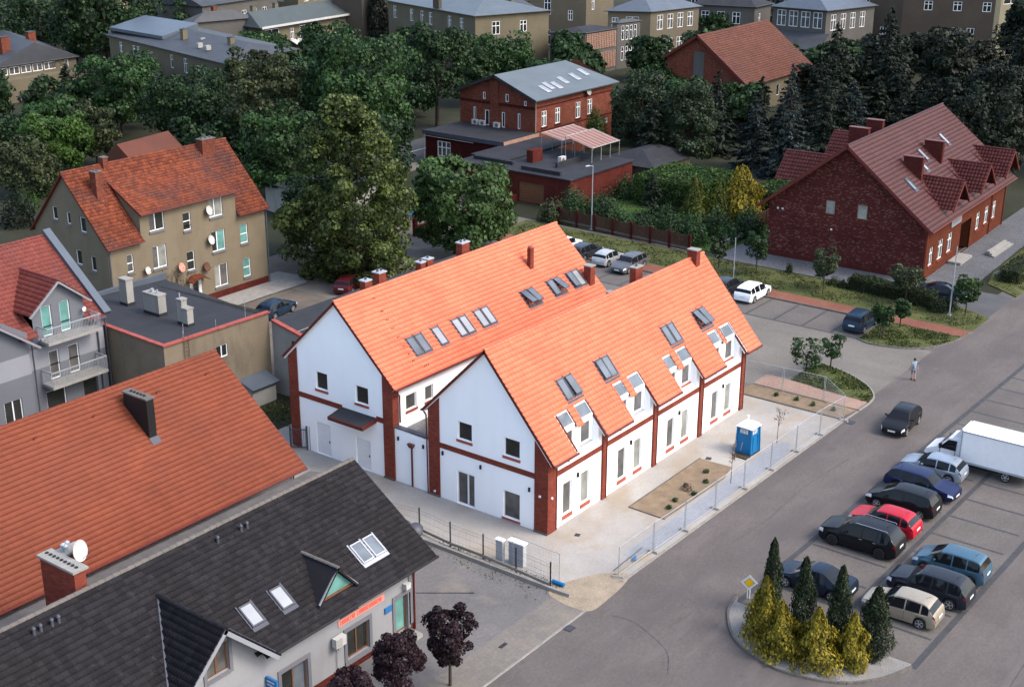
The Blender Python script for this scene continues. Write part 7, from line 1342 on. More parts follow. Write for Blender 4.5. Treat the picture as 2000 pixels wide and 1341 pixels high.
ORD = 'first second third fourth fifth sixth seventh eighth ninth tenth eleventh twelfth thirteenth fourteenth fifteenth sixteenth seventeenth eighteenth nineteenth twentieth twenty-first twenty-second twenty-third'.split()
def number_from_left(objs, fmt):
    def px(o): d = Vector(o.location)-Vector(CAM); return d.dot(cr)/d.dot(cf)
    for k, o in enumerate(sorted(objs, key=px)): o['label'] = fmt.format(ORD[k])
number_from_left(STAND, 'dark spruce in the stand behind the brick house, {} from the left')
number_from_left(THUJ, 'columnar thuja before the veranda house at far left, {} from the left')
number_from_left(BUSH['leafy'], 'leafy garden bush behind the wooden fence, {} leafy one from the left')
number_from_left(BUSH['dark'], 'dark garden bush behind the wooden fence, {} dark one from the left')
number_from_left(WEED, 'small green weed tuft in the planting bed, {} from the left')
number_from_left(SEED, 'small green seedling in the soil strip, {} from the left')

LM = [('veranda house',71,160),('long beige building',80,128),('arcade building',125,148),('beige three-window block',134,125),('ochre gable house',150,115),('old brick building',90,66),('brick barn',138,62),('ochre villa',175,100),('grey bay house',193,74),('tall grey block',210,60),('cream block',222,42),('beige apartment house',30,70),('top left corner',88,200),('far flats',160,178),('far hall',222,108),('brick house on the right',110,20)]
near = {}
for o, lf in DIM:
    k = min(LM, key=lambda q: (q[1]-o.location.x)**2+(q[2]-o.location.y)**2)[0]; near.setdefault((k, 'mid green' if lf == 'mid' else 'dark'), []).append(o)
for (k, c), objs in near.items(): number_from_left(objs, 'dim '+c+' tree near the '+k+', {} of its kind from the left')
# ------------------------------------------------------------------ vehicles
PROF = {
 'hatch': [(0,.58),(.012,.70),(.07,.79),(.22,.93),(.255,.97),(.42,1.40),(.49,1.46),(.62,1.48),(.80,1.44),(.87,1.36),(.955,1.02),(.985,.86),(1.0,.60)],
 'wagon': [(0,.58),(.012,.70),(.07,.79),(.22,.93),(.25,.97),(.40,1.40),(.47,1.46),(.62,1.48),(.82,1.45),(.90,1.38),(.965,1.00),(.988,.84),(1.0,.60)],
 'suv': [(0,.66),(.012,.80),(.06,.90),(.22,1.02),(.25,1.05),(.39,1.42),(.46,1.47),(.62,1.48),(.82,1.45),(.89,1.37),(.96,1.02),(.986,.90),(1.0,.66)],
 'mpv': [(0,.60),(.015,.74),(.06,.84),(.17,.99),(.20,1.03),(.385,1.42),(.47,1.475),(.62,1.48),(.82,1.45),(.91,1.38),(.972,1.0),(.99,.84),(1.0,.60)],
 'sedan': [(0,.58),(.012,.70),(.07,.79),(.23,.92),(.265,.96),(.42,1.36),(.49,1.45),(.60,1.48),(.66,1.45),(.82,1.10),(.85,1.07),(.97,1.02),(.99,.88),(1.0,.60)] }
GL = {'hatch': (.28,.895,.955,(.585,.79)), 'wagon': (.27,.92,.965,(.56,.76)), 'suv': (.27,.91,.96,(.56,.75)), 'mpv': (.23,.925,.972,(.55,.75)), 'sedan': (.285,.69,.80,(.575,))}
M['car_glass'] = glassmat('car_glass', (0.008,0.009,0.011), .03, .2); M['car_glass'].node_tree.nodes['Principled BSDF'].inputs['Specular IOR Level'].default_value = .22; M['car_glass'].node_tree.nodes['Principled BSDF'].inputs['Coat Weight'].default_value = 0; M['tyre'] = plain('tyre_rubber', (.018,.018,.019), .8, .15); M['alloy'] = plain('alloy_rim', (.42,.43,.44), .3, .05, metal=.6); M['lamp'] = plain('headlamp_lens', (.62,.65,.68), .12, .05); M['tail'] = plain('red_tail_lamp', (.17,.010,.010), .2, .05); M['plate'] = plain('number_plate', (.62,.63,.62), .5, .03); M['chrome'] = plain('chrome_trim', (.55,.56,.58), .2, .05, metal=.8)
WHEEL = {}
def wheel_mesh(dark):
    if dark not in WHEEL:
        mb = MB(); mb.lathe([(.17,-.09),(.26,-.10),(.305,-.085),(.32,-.04),(.32,.04),(.305,.085),(.26,.10),(.17,.09)],(0,0,0),22,'y'); o = mb.build('wheel', M['tyre'], None, 40)
        mb = MB(); mb.lathe([(.215,-.07),(.225,.098),(.20,.101),(.19,.06),(.02,.06)],(0,0,0),20,'y')
        for k in range(5):
            a = 2*math.pi*k/5; d = V(math.cos(a),0,math.sin(a)); mb.obox(d*.12+V(0,.075,0), d*.09, V(0,.02,0), V(-d.z,0,d.x)*.028)
        mb.lathe([(.05,.06),(.05,.1),(.01,.1)],(0,0,0),8,'y'); rm = mb.build('rim', M['black' if dark else 'alloy'], None, 40)
        WHEEL[dark] = (o.data, rm.data); bpy.data.objects.remove(o); bpy.data.objects.remove(rm)
    return WHEEL[dark]
def add_wheel(parent, loc, rw, dark, left):
    a, b = wheel_mesh(dark); o = bpy.data.objects.new('wheel', a); col.objects.link(o); o.parent = parent; o.location = loc; s = rw/.32; o.scale = (s, s, s); o.rotation_euler = (0,rng.random()*1.2,0 if left else math.pi)
    q = bpy.data.objects.new('rim', b); col.objects.link(q); q.parent = o; return o
def car(label, kind, x, y, head, L_, W_, H_, pm, dark=False, rw=.315, rails=False, trim=None, group=None, z=0.014, name='parked_car', lights=True):
    root = thing(name, label, 'car', (x,y,z), R(head), group); prof = PROF[kind]; kz = H_/1.48; cow, g1, g2, pil = GL[kind]
    tf, tr_ = (.195, .80) if kind != 'mpv' else (.185, .81); ra = rw+.055; tp = [p[0] for p in prof]; tz_ = [p[1]*kz for p in prof]
    ts = set(np.linspace(0,1,30).round(4)) | set(tp) | {cow+.045, g1, g2}
    for c in (tf, tr_): ts |= set((c+np.linspace(-1,1,13)*ra/L_).round(4))
    for q in pil: ts |= {round(q-.009,4), round(q+.009,4)}
    ts = sorted(t for t in ts if 0 <= t <= 1); rows = []
    for t in ts:
        xx = L_/2-t*L_; top = float(sum(np.interp(t+d_,tp,tz_) for d_ in (-.016,-.008,0,.008,.016))/5) if .03 < t < .97 else float(np.interp(t,tp,tz_)); w = W_/2*(1-.20*max(0,1-t/.13)**2.2-.13*max(0,(t-.89)/.11)**2.2)
        belt = min((.80+.13*t)*kz, top-.03); zb = .20+.12*max(0,1-t/.06)+.10*max(0,(t-.94)/.06)
        for c in (tf, tr_):
            dx = abs(t-c)*L_
            if dx < ra: zb = max(zb, min(rw+math.sqrt(ra*ra-dx*dx), belt-.08))
        hgt = max(0, top-belt); wr = w*(1-.27*min(1,hgt/(.52*kz)))*(1 if hgt > .1 else .985)
        pts = [(w*.95,zb),(w*.995,zb+(belt-zb)*.35),(w,zb+(belt-zb)*.68),(w*.955,belt),(wr,belt+hgt*.86),(wr*.90,top-.015*min(1,hgt/.1)),(wr*.5,top+.008),(0,top+.014)]
        fine = []
        for j_ in range(7):
            a_, b_, c_, d_ = (Vector(pts[min(max(j_+k_,0),7)]) for k_ in (-1,0,1,2)); fine += [b_, (-a_+9*b_+9*c_-d_)/16]
        fine.append(Vector(pts[7])); fine[13].y = min(fine[13].y, pts[7][1]+.002); rows.append([V(xx,p[0],p[1]) for p in fine])
    parts = {k: ([], []) for k in ('body','side_window','windscreen','rear_window','headlight','tail_light')}; 
    def put(tag_, quad, sy):
        vs, fs = parts[tag_] if tag_ not in ('side_window','headlight','tail_light') else parts.setdefault((tag_, sy), ([], []))
        n = len(vs); vs.extend([V(p.x, p.y*sy, p.z) for p in quad]); fs.append(tuple(range(n,n+4)) if sy > 0 else tuple(range(n+3,n-1,-1)))
    rf = [p[0] for p in prof if p[1] > 1.395][0]
    for i in range(len(ts)-1):
        tm = (ts[i]+ts[i+1])/2
        for jj in range(14):
            j = jj//2; tg = 'body'
            if j == 3 and cow+.045 < tm < g1 and not any(abs(tm-q) < .009 for q in pil) and (rows[i][8].z-rows[i][6].z) > .12: tg = 'side_window'
            if j >= 4 and cow < tm < rf: tg = 'windscreen'
            if j >= 4 and (g1 < tm < g2 if kind != 'sedan' else .665 < tm < .82): tg = 'rear_window'
            if j == 2 and tm < .085 and lights: tg = 'headlight'
            if jj == 5 and tm > .955: tg = 'tail_light'
            if kind in ('mpv','suv') and jj in (6,) and tm > .965: tg = 'tail_light'
            quad = [rows[i][jj], rows[i+1][jj], rows[i+1][jj+1], rows[i][jj+1]]
            for sy in (1,-1): put(tg, quad, sy)
    vs, fs = parts['body']
    for r_, fl in ((rows[0],0),(rows[-1],1)):
        n = len(vs); lp = r_[:]+[V(p.x,-p.y,p.z) for p in reversed(r_[:-1])]; vs.extend(lp); fs.append(tuple(range(n,n+len(lp))))
    mats = {'body': pm, 'side_window': M['car_glass'], 'windscreen': M['car_glass'], 'rear_window': M['car_glass'], 'headlight': M['lamp'], 'tail_light': M['tail']}
    for k, (v, f) in parts.items():
        if not f: continue
        nm = k if isinstance(k, str) else k[0]; me = bpy.data.meshes.new(nm); me.from_pydata([tuple(p) for p in v], [], f)
        import bmesh
        bm = bmesh.new(); bm.from_mesh(me); bmesh.ops.remove_doubles(bm, verts=bm.verts, dist=.0008); bmesh.ops.recalc_face_normals(bm, faces=bm.faces); bm.to_mesh(me); bm.free(); finish(me, mats[nm], 38)
        ob_ = bpy.data.objects.new(nm, me); col.objects.link(ob_); ob_.parent = root
    mb = MB(); mb.box(-L_*.47,L_*.47,-W_*.40,W_*.40,.19,.52); mb.build('underbody', M['black'], root)  # black box added for shade under the car and dark wheel arches
    for t in (tf, tr_):
        for sy in (1,-1): add_wheel(root, (L_/2-t*L_, sy*(W_/2-.105), rw), rw, dark, sy > 0)
    for sy in (1,-1):
        mb = MB(); mb.hexa([(L_/2-(cow+.085)*L_-.07,sy*W_*.47,.93*kz),(L_/2-(cow+.085)*L_+.07,sy*W_*.47,.93*kz),(L_/2-(cow+.085)*L_+.05,sy*(W_*.5+.16),.95*kz),(L_/2-(cow+.085)*L_-.05,sy*(W_*.5+.16),.95*kz),(L_/2-(cow+.085)*L_-.07,sy*W_*.47,1.02*kz),(L_/2-(cow+.085)*L_+.05,sy*W_*.47,1.02*kz),(L_/2-(cow+.085)*L_+.03,sy*(W_*.5+.16),1.06*kz),(L_/2-(cow+.085)*L_-.05,sy*(W_*.5+.16),1.06*kz)]); mb.build('mirror', pm, root)
        mb = MB()
        for t in (.555, .73): mb.box(L_/2-t*L_-.09,L_/2-t*L_+.09,sy*W_*.497-.012,sy*W_*.497+.012,.80*kz,.825*kz)
        mb.build('door_handle', pm if not trim else M['chrome'], root)
        mb = MB()
        for t in (.345,.585,.76): mb.box(L_/2-t*L_-.006,L_/2-t*L_+.006,sy*W_*.4985-.006,sy*W_*.4985+.006,.36*kz,.82*kz)
        mb.build('door_gap', M['black'], root)
        if rails: mb = MB(); mb.path([(L_*.04,sy*W_*.37,1.45*kz),(L_*.03,sy*W_*.37,1.53*kz),(-L_*.36,sy*W_*.36,1.50*kz),(-L_*.37,sy*W_*.36,1.42*kz)],.022,5); mb.build('roof_rail', M['chrome'], root)
    for sx, zz in ((1,.42),(-1,.62)):
        mb = MB(); mb.box(sx*(L_/2+.012)-.012,sx*(L_/2+.012)+.012,-.26,.26,zz*kz,zz*kz+.115); mb.build('number_plate', M['plate'], root)
    mb = MB(); mb.box(L_/2-.02,L_/2+.010,-W_*.24,W_*.24,.50*kz,.57*kz); mb.box(L_/2-.02,L_/2+.008,-W_*.3,W_*.3,.30*kz,.38*kz); mb.build('grille', M['black'], root)
    mb = MB(); mb.tube((-L_*.30,0,1.46*kz),(-L_*.36,0,1.62*kz),.012,.006,5); mb.build('aerial', M['black'], root)
    return root
def PM(n, c, metal=0., rough=.28): return paint(n, c, metal, rough)
p_black = PM('black_paint', (.008,.008,.010)); p_silver = PM('silver_blue_paint', (.26,.31,.37), .4); p_navy = PM('navy_paint', (.012,.018,.060), .2); p_red = PM('red_paint', (.32,.008,.020)); p_blue = PM('steel_blue_paint', (.055,.115,.165), .35); p_char = PM('charcoal_paint', (.020,.022,.030), .3); p_beige = PM('champagne_paint', (.30,.26,.205), .35); p_white = PM('white_paint', (.72,.74,.77)); p_mpv = PM('petrol_blue_paint', (.016,.035,.062), .3); p_dark = PM('dark_grey_paint', (.030,.034,.042), .3); p_dblue = PM('dark_blue_paint', (.012,.020,.036), .3)
car('black hatchback driving along the road toward the yard', 'hatch', 28.15,-10.65,183, 4.2,1.76,1.46, p_black, name='black_hatchback')
car('silver-blue estate-like hatchback beside the white box truck', 'hatch', 22.05,-15.3,92, 4.1,1.72,1.46, p_silver)
car('navy blue estate parked nose outward, chrome window trim', 'wagon', 19.2,-15.65,-92, 4.6,1.80,1.44, p_navy, trim=True)
car('black people carrier between navy car and red hatchback', 'mpv', 16.15,-15.6,91, 4.35,1.78,1.56, p_black)
car('bright red hatchback parked between two black cars', 'hatch', 12.95,-15.75,90, 4.1,1.72,1.45, p_red)
car('big black off-roader with silver roof rails', 'suv', 10.1,-15.5,91, 4.75,1.90,1.72, p_black, dark=True, rw=.36, rails=True, trim=True)
car('steel blue compact people carrier in the lower row', 'mpv', 10.15,-20.85,91, 4.1,1.73,1.60, p_blue)
car('charcoal crossover between blue and champagne cars', 'suv', 7.1,-20.8,91, 4.45,1.82,1.60, p_char, rw=.335)
car('champagne three-door hatchback at the row end', 'hatch', 4.25,-20.35,92, 4.05,1.73,1.48, p_beige)
car('dark saloon half hidden behind the dark thujas', 'sedan', 4.0,-15.4,91, 4.5,1.78,1.44, p_dblue)
car('white estate car parked beyond the white house roof end', 'wagon', 48.1,11.5,1, 4.5,1.80,1.50, p_white, rails=False)
car('dark hatchback behind the white estate, half hidden by the roof', 'hatch', 48.2,14.2,2, 4.2,1.76,1.46, p_dark)
car('petrol blue minivan parked alone by the corner lawn', 'mpv', 46.45,.38,2, 4.3,1.80,1.62, p_mpv)
car('dark blue car parked behind the hedge by the brick house', 'sedan', 58.6,-2.3,-72, 4.5,1.78,1.42, p_dblue)
car('silver three-door hatchback between the two orange roofs', 'hatch', 49.2,28.0,2, 3.8,1.66,1.40, PM('silver_paint', (.42,.44,.46), .4))
car('dark grey saloon facing the yard between the two orange roofs', 'wagon', 48.7,25.2,181, 4.6,1.80,1.46, PM('grey_paint', (.10,.105,.115), .3))  # dark grey paint lightened, the halo's glow is put into its colour
car('dark grey car left of the silver hatchback', 'wagon', 49.6,31.0,1, 4.5,1.78,1.46, p_dark)
car('white car just showing past the larger white house roof', 'hatch', 50.4,34.0,0, 4.2,1.74,1.46, p_white)
car('white car under the trees at far left', 'hatch', 33.0,98.6,8, 4.0,1.70,1.46, p_white)
car('dusty blue car in the courtyard behind the shed row', 'hatch', 18.4,42.4,8, 4.1,1.72,1.45, p_mpv)
car('dark red car in the courtyard shade beside the shed roof', 'hatch', 27.4,42.2,20, 4.0,1.70,1.45, PM('dark_red_paint', (.07,.010,.012)))
# box truck
T = thing('box_truck', 'white box truck parked at the right edge', 'truck', (24.65,-17.0,.014), R(90.5))
mb = MB(); mb.hexa([(-3.95,-1.03,.72),(.62,-1.03,.72),(.62,1.03,.72),(-3.95,1.03,.72),(-3.95,-1.03,2.86),(.62,-1.03,2.86),(.62,1.03,2.86),(-3.95,1.03,2.86)]); mb.build('cargo_box', M['upvc'], T)
mb = MB()
for y in (-1.04,1.04):
    mb.box(-3.97,.64,y-.02,y+.02,.66,.80); mb.box(-3.97,.64,y-.025,y+.025,2.80,2.88)
for x in (-3.96,.61): 
    for y in (-1.04,1.04): mb.box(x-.03,x+.05,y-.03,y+.03,.7,2.88)
mb.build('box_edge_trim', M['sill_grey'], T)
pr = [(2.95,.42),(3.02,.75),(2.92,1.0),(2.25,1.30),(1.55,2.02),(1.25,2.10),(.66,2.12),(.66,.42)]; hw = [.82,.90,.92,.93,.80,.78,.80,.93]; mb = MB()
lft = [V(x,w_,z) for (x,z),w_ in zip(pr,hw)]; rgt = [V(x,-w_,z) for (x,z),w_ in zip(pr,hw)]; mb._add(lft+rgt, [tuple(range(8)), tuple(range(15,7,-1))]+[(i,(i+1)%8,(i+1)%8+8,i+8) for i in range(8)]); mb.build('cab', p_white, T, 30)
mb = MB(); mb.hexa([(2.2,-.80,1.36),(2.2,.80,1.36),(1.60,.70,2.0),(1.60,-.70,2.0),(2.215,-.80,1.39),(2.215,.80,1.39),(1.63,.70,2.02),(1.63,-.70,2.02)]); mb.build('windscreen', M['car_glass'], T)
for s_ in (1,-1):
    mb = MB(); a = [(2.05,1.30),(1.52,1.93),(.95,1.96),(.95,1.28)]; ys = [.945,.835,.83,.945]; mb.prism([(x,s_*y,z) for (x,z),y in zip(a,ys)], (0,s_*.012,0)); mb.build('side_window', M['car_glass'], T)
    mb = MB(); mb.box(1.9,2.05,s_*1.0-.08,s_*1.0+.08,1.3,1.62); mb.tube((2.0,s_*.92,1.35),(1.98,s_*1.0,1.4),.02); mb.build('mirror', M['black'], T)
    mb = MB(); mb.hexa([(2.62,s_*.62,.86),(2.93,s_*.62,.86),(2.93,s_*.9,.80),(2.7,s_*.93,.82),(2.5,s_*.62,1.13),(2.75,s_*.62,1.05),(2.72,s_*.89,1.0),(2.55,s_*.92,1.06)]); mb.build('headlight', M['lamp'], T)
    mb = MB(); mb.box(.98,1.01,s_*.935-.006,s_*.935+.006,.5,1.95); mb.box(2.0,2.03,s_*.935-.006,s_*.935+.006,.5,1.25); mb.build('door_gap', M['black'], T)
mb = MB(); mb.box(2.86,3.06,-.88,.88,.34,.62); mb.build('bumper', M['black'], T)
mb = MB(); mb.hexa([(.7,-.7,2.12),(1.3,-.68,2.10),(1.3,.68,2.10),(.7,.7,2.12),(.66,-.85,2.92),(.72,-.85,2.92),(.72,.85,2.92),(.66,.85,2.92)]); mb.build('wind_deflector', p_white, T, 30)
mb = MB(); mb.box(-3.9,2.6,-.42,.42,.42,.68); mb.box(-1.2,.4,.5,.9,.42,.66); mb.box(-1.9,.5,.9,.94,.45,.55); mb.box(-1.9,.5,-.94,-.9,.45,.55); mb.build('chassis', M['black'], T)
for xx in (2.2,-2.4):
    for s_ in (1,-1): add_wheel(T, (xx,s_*.86,.35), .35, False, s_ > 0)
mb = MB(); mb.box(-3.99,-3.96,-.95,.95,.5,.68); mb.build('rear_bar', M['tail'], T)
# ------------------------------------------------------------------ street furniture and small things
# blue portable toilet
P = thing('portable_toilet', 'blue portable toilet with white domed roof in the yard', 'toilet', (17.9,-3.92,.02), R(-3))
mb = MB(); mb.hexa([(-.60,-.58,.08),(.60,-.58,.08),(.60,.58,.08),(-.60,.58,.08),(-.535,-.52,1.95),(.535,-.52,1.95),(.535,.52,1.95),(-.535,.52,1.95)])
for s_ in (-.3,.3): mb.box(s_-.02,s_+.02,-.592,-.55,.2,1.3)
mb.build('cabin', M['blue_plastic'], P)
mb = MB(); 
for s in (-1,1):
    for q in (-1,1): mb.hexa([(s*.60-.05,q*.58-.05,.08),(s*.60+.05,q*.58-.05,.08),(s*.60+.05,q*.58+.05,.08),(s*.60-.05,q*.58+.05,.08),(s*.535-.05,q*.52-.05,1.95),(s*.535+.05,q*.52-.05,1.95),(s*.535+.05,q*.52+.05,1.95),(s*.535-.05,q*.52+.05,1.95)])
mb.build('corner_post', M['blue_plastic'], P, 30)
mb = MB(); n = 10; vs = []; fs = []
for i in range(n+1):
    for j in range(n+1):
        u, v = i/n*2-1, j/n*2-1; e = max(abs(u),abs(v)); vs.append((u*.64, v*.62, 1.95+.30*(1-e**2.4)**.8 if e < 1 else 1.95))
for i in range(n):
    for j in range(n): a = i*(n+1)+j; fs.append((a,a+n+1,a+n+2,a+1))
mb._add(vs, fs); mb.box(-.64,.64,-.62,.62,1.90,1.955); mb.build('roof', M['white_plastic'], P, 50)
mb = MB(); mb.tube((.38,.30,2.0),(.38,.30,2.38),.06); mb.tube((.38,.30,2.38),(.38,.30,2.45),.10,.08,10); mb.build('vent_pipe', M['upvc'], P)
mb = MB(); mb.box(-.64,.64,-.62,.62,0,.08); mb.build('base', M['felt_dark'], P)
lf_ = Fr((-.55,.45,0),(0,-1,0),(-1,0,0)); mb = MB(); lf_.box(mb,.15,.72,1.50,1.78,-.02,.015); s1 = mb.build('white_label', M['sign_white'], P); glyphs(s1, lf_, .20,.67,1.66,1.75,.016,M['sign_text'],(9,),21); glyphs(s1, lf_, .20,.67,1.54,1.61,.016,M['sign_text'],(7,5),22)
ff_ = Fr((-.5,-.53,0),(1,0,0),(0,-1,0)); mb = MB(); ff_.box(mb,.15,.70,1.48,1.76,-.02,.015); s1 = mb.build('white_label', M['sign_white'], P); glyphs(s1, ff_, .20,.65,1.64,1.72,.016,M['grey_wall'],(9,),23); glyphs(s1, ff_, .20,.65,1.53,1.59,.016,M['grey_wall'],(7,5),24)
mb = MB(); mb.obox((-.625,.10,.55),V(.006,0,0),V(0,.03,0),V(0,-.06,.32)); mb.build('door_handle', M['sill_grey'], P)
pl = thing('wood_pallet', 'grimy wooden step pallet beside the portable toilet', 'pallet', (16.9,-4.0,.015), R(-3))
for k in range(5): mb = MB(); mb.box(-.3,.3,-.55+k*.23,-.38+k*.23,.06,.09); mb.build('slat', M['bark'], pl)
mb = MB(); mb.box(-.28,-.2,-.55,.55,0,.06); mb.box(.2,.28,-.55,.55,0,.06); mb.build('bearer', M['bark'], pl)
# temporary mesh fence panels on concrete feet
def fence_panel(a, b, label, h=1.95):
    a, b = Vector((*a,.02)), Vector((*b,.02)); d = b-a; L_ = d.length-.12; t = thing('mesh_fence_panel', label, 'fence panel', a+d.normalized()*.06, math.atan2(d.y,d.x))
    for xx in (0, L_): mb = MB(); mb.tube((xx,0,.04),(xx,0,h),.022,.022,8); mb.build('post', M['steel'], t)
    mb = MB(); mb.tube((0,0,.18),(L_,0,.18),.018,.018,6); mb.tube((0,0,h-.03),(L_,0,h-.03),.018,.018,6); mb.build('rail', M['steel'], t)
    mb = MB(); n = int(L_/.11)
    for i in range(1,n): x_ = L_*i/n; mb.tube((x_,0,.18),(x_,0,h-.03),.0035,.0035,3)
    for k in range(1,8): z_ = .18+(h-.21)*k/8; mb.tube((0,0,z_),(L_,0,z_),.0035,.0035,3)
    mb.build('wire_mesh', M['steel'], t); return t
def foot(x, y, rz, label):
    mb = MB(); mb.hexa([(-.11,-.34,0),(.11,-.34,0),(.11,.34,0),(-.11,.34,0),(-.07,-.30,.13),(.07,-.30,.13),(.07,.30,.13),(-.07,.30,.13)]); o = mb.build('fence_foot', M['concrete']); o.location = (x,y,.013); o.rotation_euler = (0,0,rz); return tag(o, label, 'fence foot')
fx = [(-1.65,-6.15),(2.03,-6.2),(5.44,-6.31),(9.05,-6.38),(12.65,-6.45),(16.23,-6.52),(19.83,-6.58),(23.4,-6.65),(26.72,-6.95)]
on = ['first','second','third','fourth','fifth','sixth','seventh','eighth','ninth']
for i in range(8): fence_panel(fx[i], fx[i+1], f'{on[i]} galvanised mesh fence panel along the road, counted from the sand heap')
for i, p in enumerate(fx): foot(*p, 0 if i else .4, f'{on[i]} concrete fence foot along the road, counted from the sand heap')
fy = [(26.85,-6.9),(29.35,-4.2),(29.1,-.95),(28.9,2.4)]
for i in range(3): fence_panel(fy[i], fy[i+1], f'{on[i]} mesh fence panel across the soil strip, counted from the road')
fence_panel((-4.3,-4.05),(-4.15,-.6),'galvanised mesh panel leaning by the blue roll at the yard corner'); 
mb = MB(); mb.tube((0,0,.12),(0,.75,.12),.12,.12,12); o = mb.build('blue_foot_block', M['blue_plastic'], None, 40); o.location = (-4.35,-4.35,.02); tag(o, 'blue plastic fence foot at the end of the dark mesh fence', 'fence foot')
mb = MB(); mb.obox((0,0,.06),V(1.9,.0,0),V(0,.06,0),V(0,0,.05)); o = mb.build('timber_plank', M['sand']); o.location = (.35,-6.02,.02); o.rotation_euler = (0,0,-.08); tag(o, 'weathered timber plank on the ground by the first fence panel', 'plank')
mb = MB(); mb.tube((-1.7,0,.08),(1.5,.05,.08),.03,.03,6); o = mb.build('steel_bar', M['dark_frame']); o.location = (.5,-5.55,.02); o.rotation_euler = (0,0,.03); tag(o, 'loose dark steel bar lying beside the first fence panel', 'bar')
mb = MB(); mb.obox((0,0,.08),V(.3,0,0),V(0,.08,0),V(0,0,.06)); o = mb.build('blue_scrap', M['blue_plastic']); o.location = (.6,-5.85,.03); o.rotation_euler = (0,0,.5); tag(o, 'small blue plastic scrap by the timber plank', 'scrap')
# dark panel fence along the shop yard
Fd = thing('dark_mesh_fence', 'dark green welded mesh fence beside the shop yard', 'fence', (-4.6,0,0))
fpts = [(-.0,11.2),(-.1,8.7),(.25,6.2),(0,3.6),(0,1.15),(-.12,-1.3),(-.28,-3.8)]
for (x0_,y0_),(x1_,y1_) in zip(fpts, fpts[1:]):
    mb = MB(); n = 24
    for i in range(1,n): q = i/n; mb.tube((x0_+(x1_-x0_)*q,y0_+(y1_-y0_)*q,.1),(x0_+(x1_-x0_)*q,y0_+(y1_-y0_)*q,1.5),.003,.003,3)
    for z_ in (.12,.5,.9,1.3,1.5): mb.tube((x0_,y0_,z_),(x1_,y1_,z_),.005,.005,3)
    mb.build('mesh_panel', M['dark_frame'], Fd)
for x_, y_ in fpts: mb = MB(); mb.box(x_-.03,x_+.03,y_-.03,y_+.03,0,1.65); mb.build('post', M['black'], Fd)
for (x0_,y0_),(x1_,y1_) in zip(fpts, fpts[1:]): mb = MB(); quadslab(mb,(x0_-.04,y0_,.16),(x0_+.04,y0_,.16),(x1_+.04,y1_,.16),(x1_-.04,y1_,.16),.16); mb.build('base_slab', M['kerb'], Fd)
# meter cabinets
U1 = thing('meter_cabinet', 'narrow grey meter cabinet inside the dark mesh fence', 'cabinet', (-4.15,.25,.01)); mb = MB(); mb.box(-.12,.12,-.24,.24,0,1.35); mb.build('casing', M['utility'], U1); mb = MB(); mb.box(-.16,.16,-.28,.28,1.35,1.42); mb.build('lid', M['white_trim'], U1)
U2 = thing('meter_cabinet', 'wide grey meter cabinet beside the narrow one', 'cabinet', (-3.85,-.75,.01)); mb = MB(); mb.box(-.16,.16,-.52,.52,0,1.4); mb.build('casing', M['utility'], U2); mb = MB(); mb.box(-.22,.22,-.58,.58,1.4,1.47); mb.build('lid', M['white_trim'], U2)
mb = MB(); mb.box(-.166,-.16,-.5,-.01,.1,1.3); mb.box(-.166,-.16,.01,.5,.1,1.3); mb.build('cabinet_door', M['sill_grey'], U2)
# drums/satellite-like lids at fence end
for i, (x_, y_) in enumerate([(-4.9,7.0),(-4.75,6.2)]):
    mb = MB(); mb.lathe([(.42,0),(.46,.04),(.46,.3),(.40,.36),(.05,.40)],(0,0,0),16); o = mb.build('cable_drum', M['dark_frame'], None, 40); o.location = (x_,y_,.25); o.rotation_euler = (R(35),R(-25),0); tag(o, ['dark round container lid leaning at the fence end behind the black roof','second dark round container lid at the fence end'][i], 'container')
# small gate by the larger white house
Gt = thing('metal_gate', 'small charcoal metal gate at the left pier of the larger white house', 'gate', (-.65,20.95,0), R(-60))
for x_ in (0,1.15,1.4): mb = MB(); mb.box(x_-.05,x_+.05,-.05,.05,0,1.75); mb.build('gate_post', M['dark_frame'], Gt)
mb = MB(); mb.box(.05,1.1,-.02,.02,1.45,1.52); mb.box(.05,1.1,-.02,.02,.15,.22)
for k in range(9): mb.box(.08+k*.12,.10+k*.12,-.01,.01,.2,1.5)
mb.build('gate_leaf', M['dark_frame'], Gt)
# priority road sign on the gravel island
Sg = thing('road_sign', 'yellow and white diamond priority sign by the slender thuja', 'sign', (.75,-13.05,.05), R(116))
for x_ in (-.06,.06): mb = MB(); mb.tube((x_,0,0),(x_,0,.95),.025,.025,8); mb.build('post', M['upvc'], Sg)
def diamond(r_, y0_, y1_): mb = MB(); mb.prism([(0,y0_,1.0-r_*0+0-r_),(r_,y0_,1.0),(0,y0_,1.0+r_),(-r_,y0_,1.0)], (0,y1_-y0_,0)); return mb
diamond(.46,.03,.045).build('white_plate', M['sign_white'], Sg); diamond(.27,.046,.049).build('yellow_diamond', M['yellow'], Sg); diamond(.295,.0452,.0458).build('black_outline', M['black'], Sg); diamond(.47,.022,.029).build('back_plate', M['steel'], Sg)
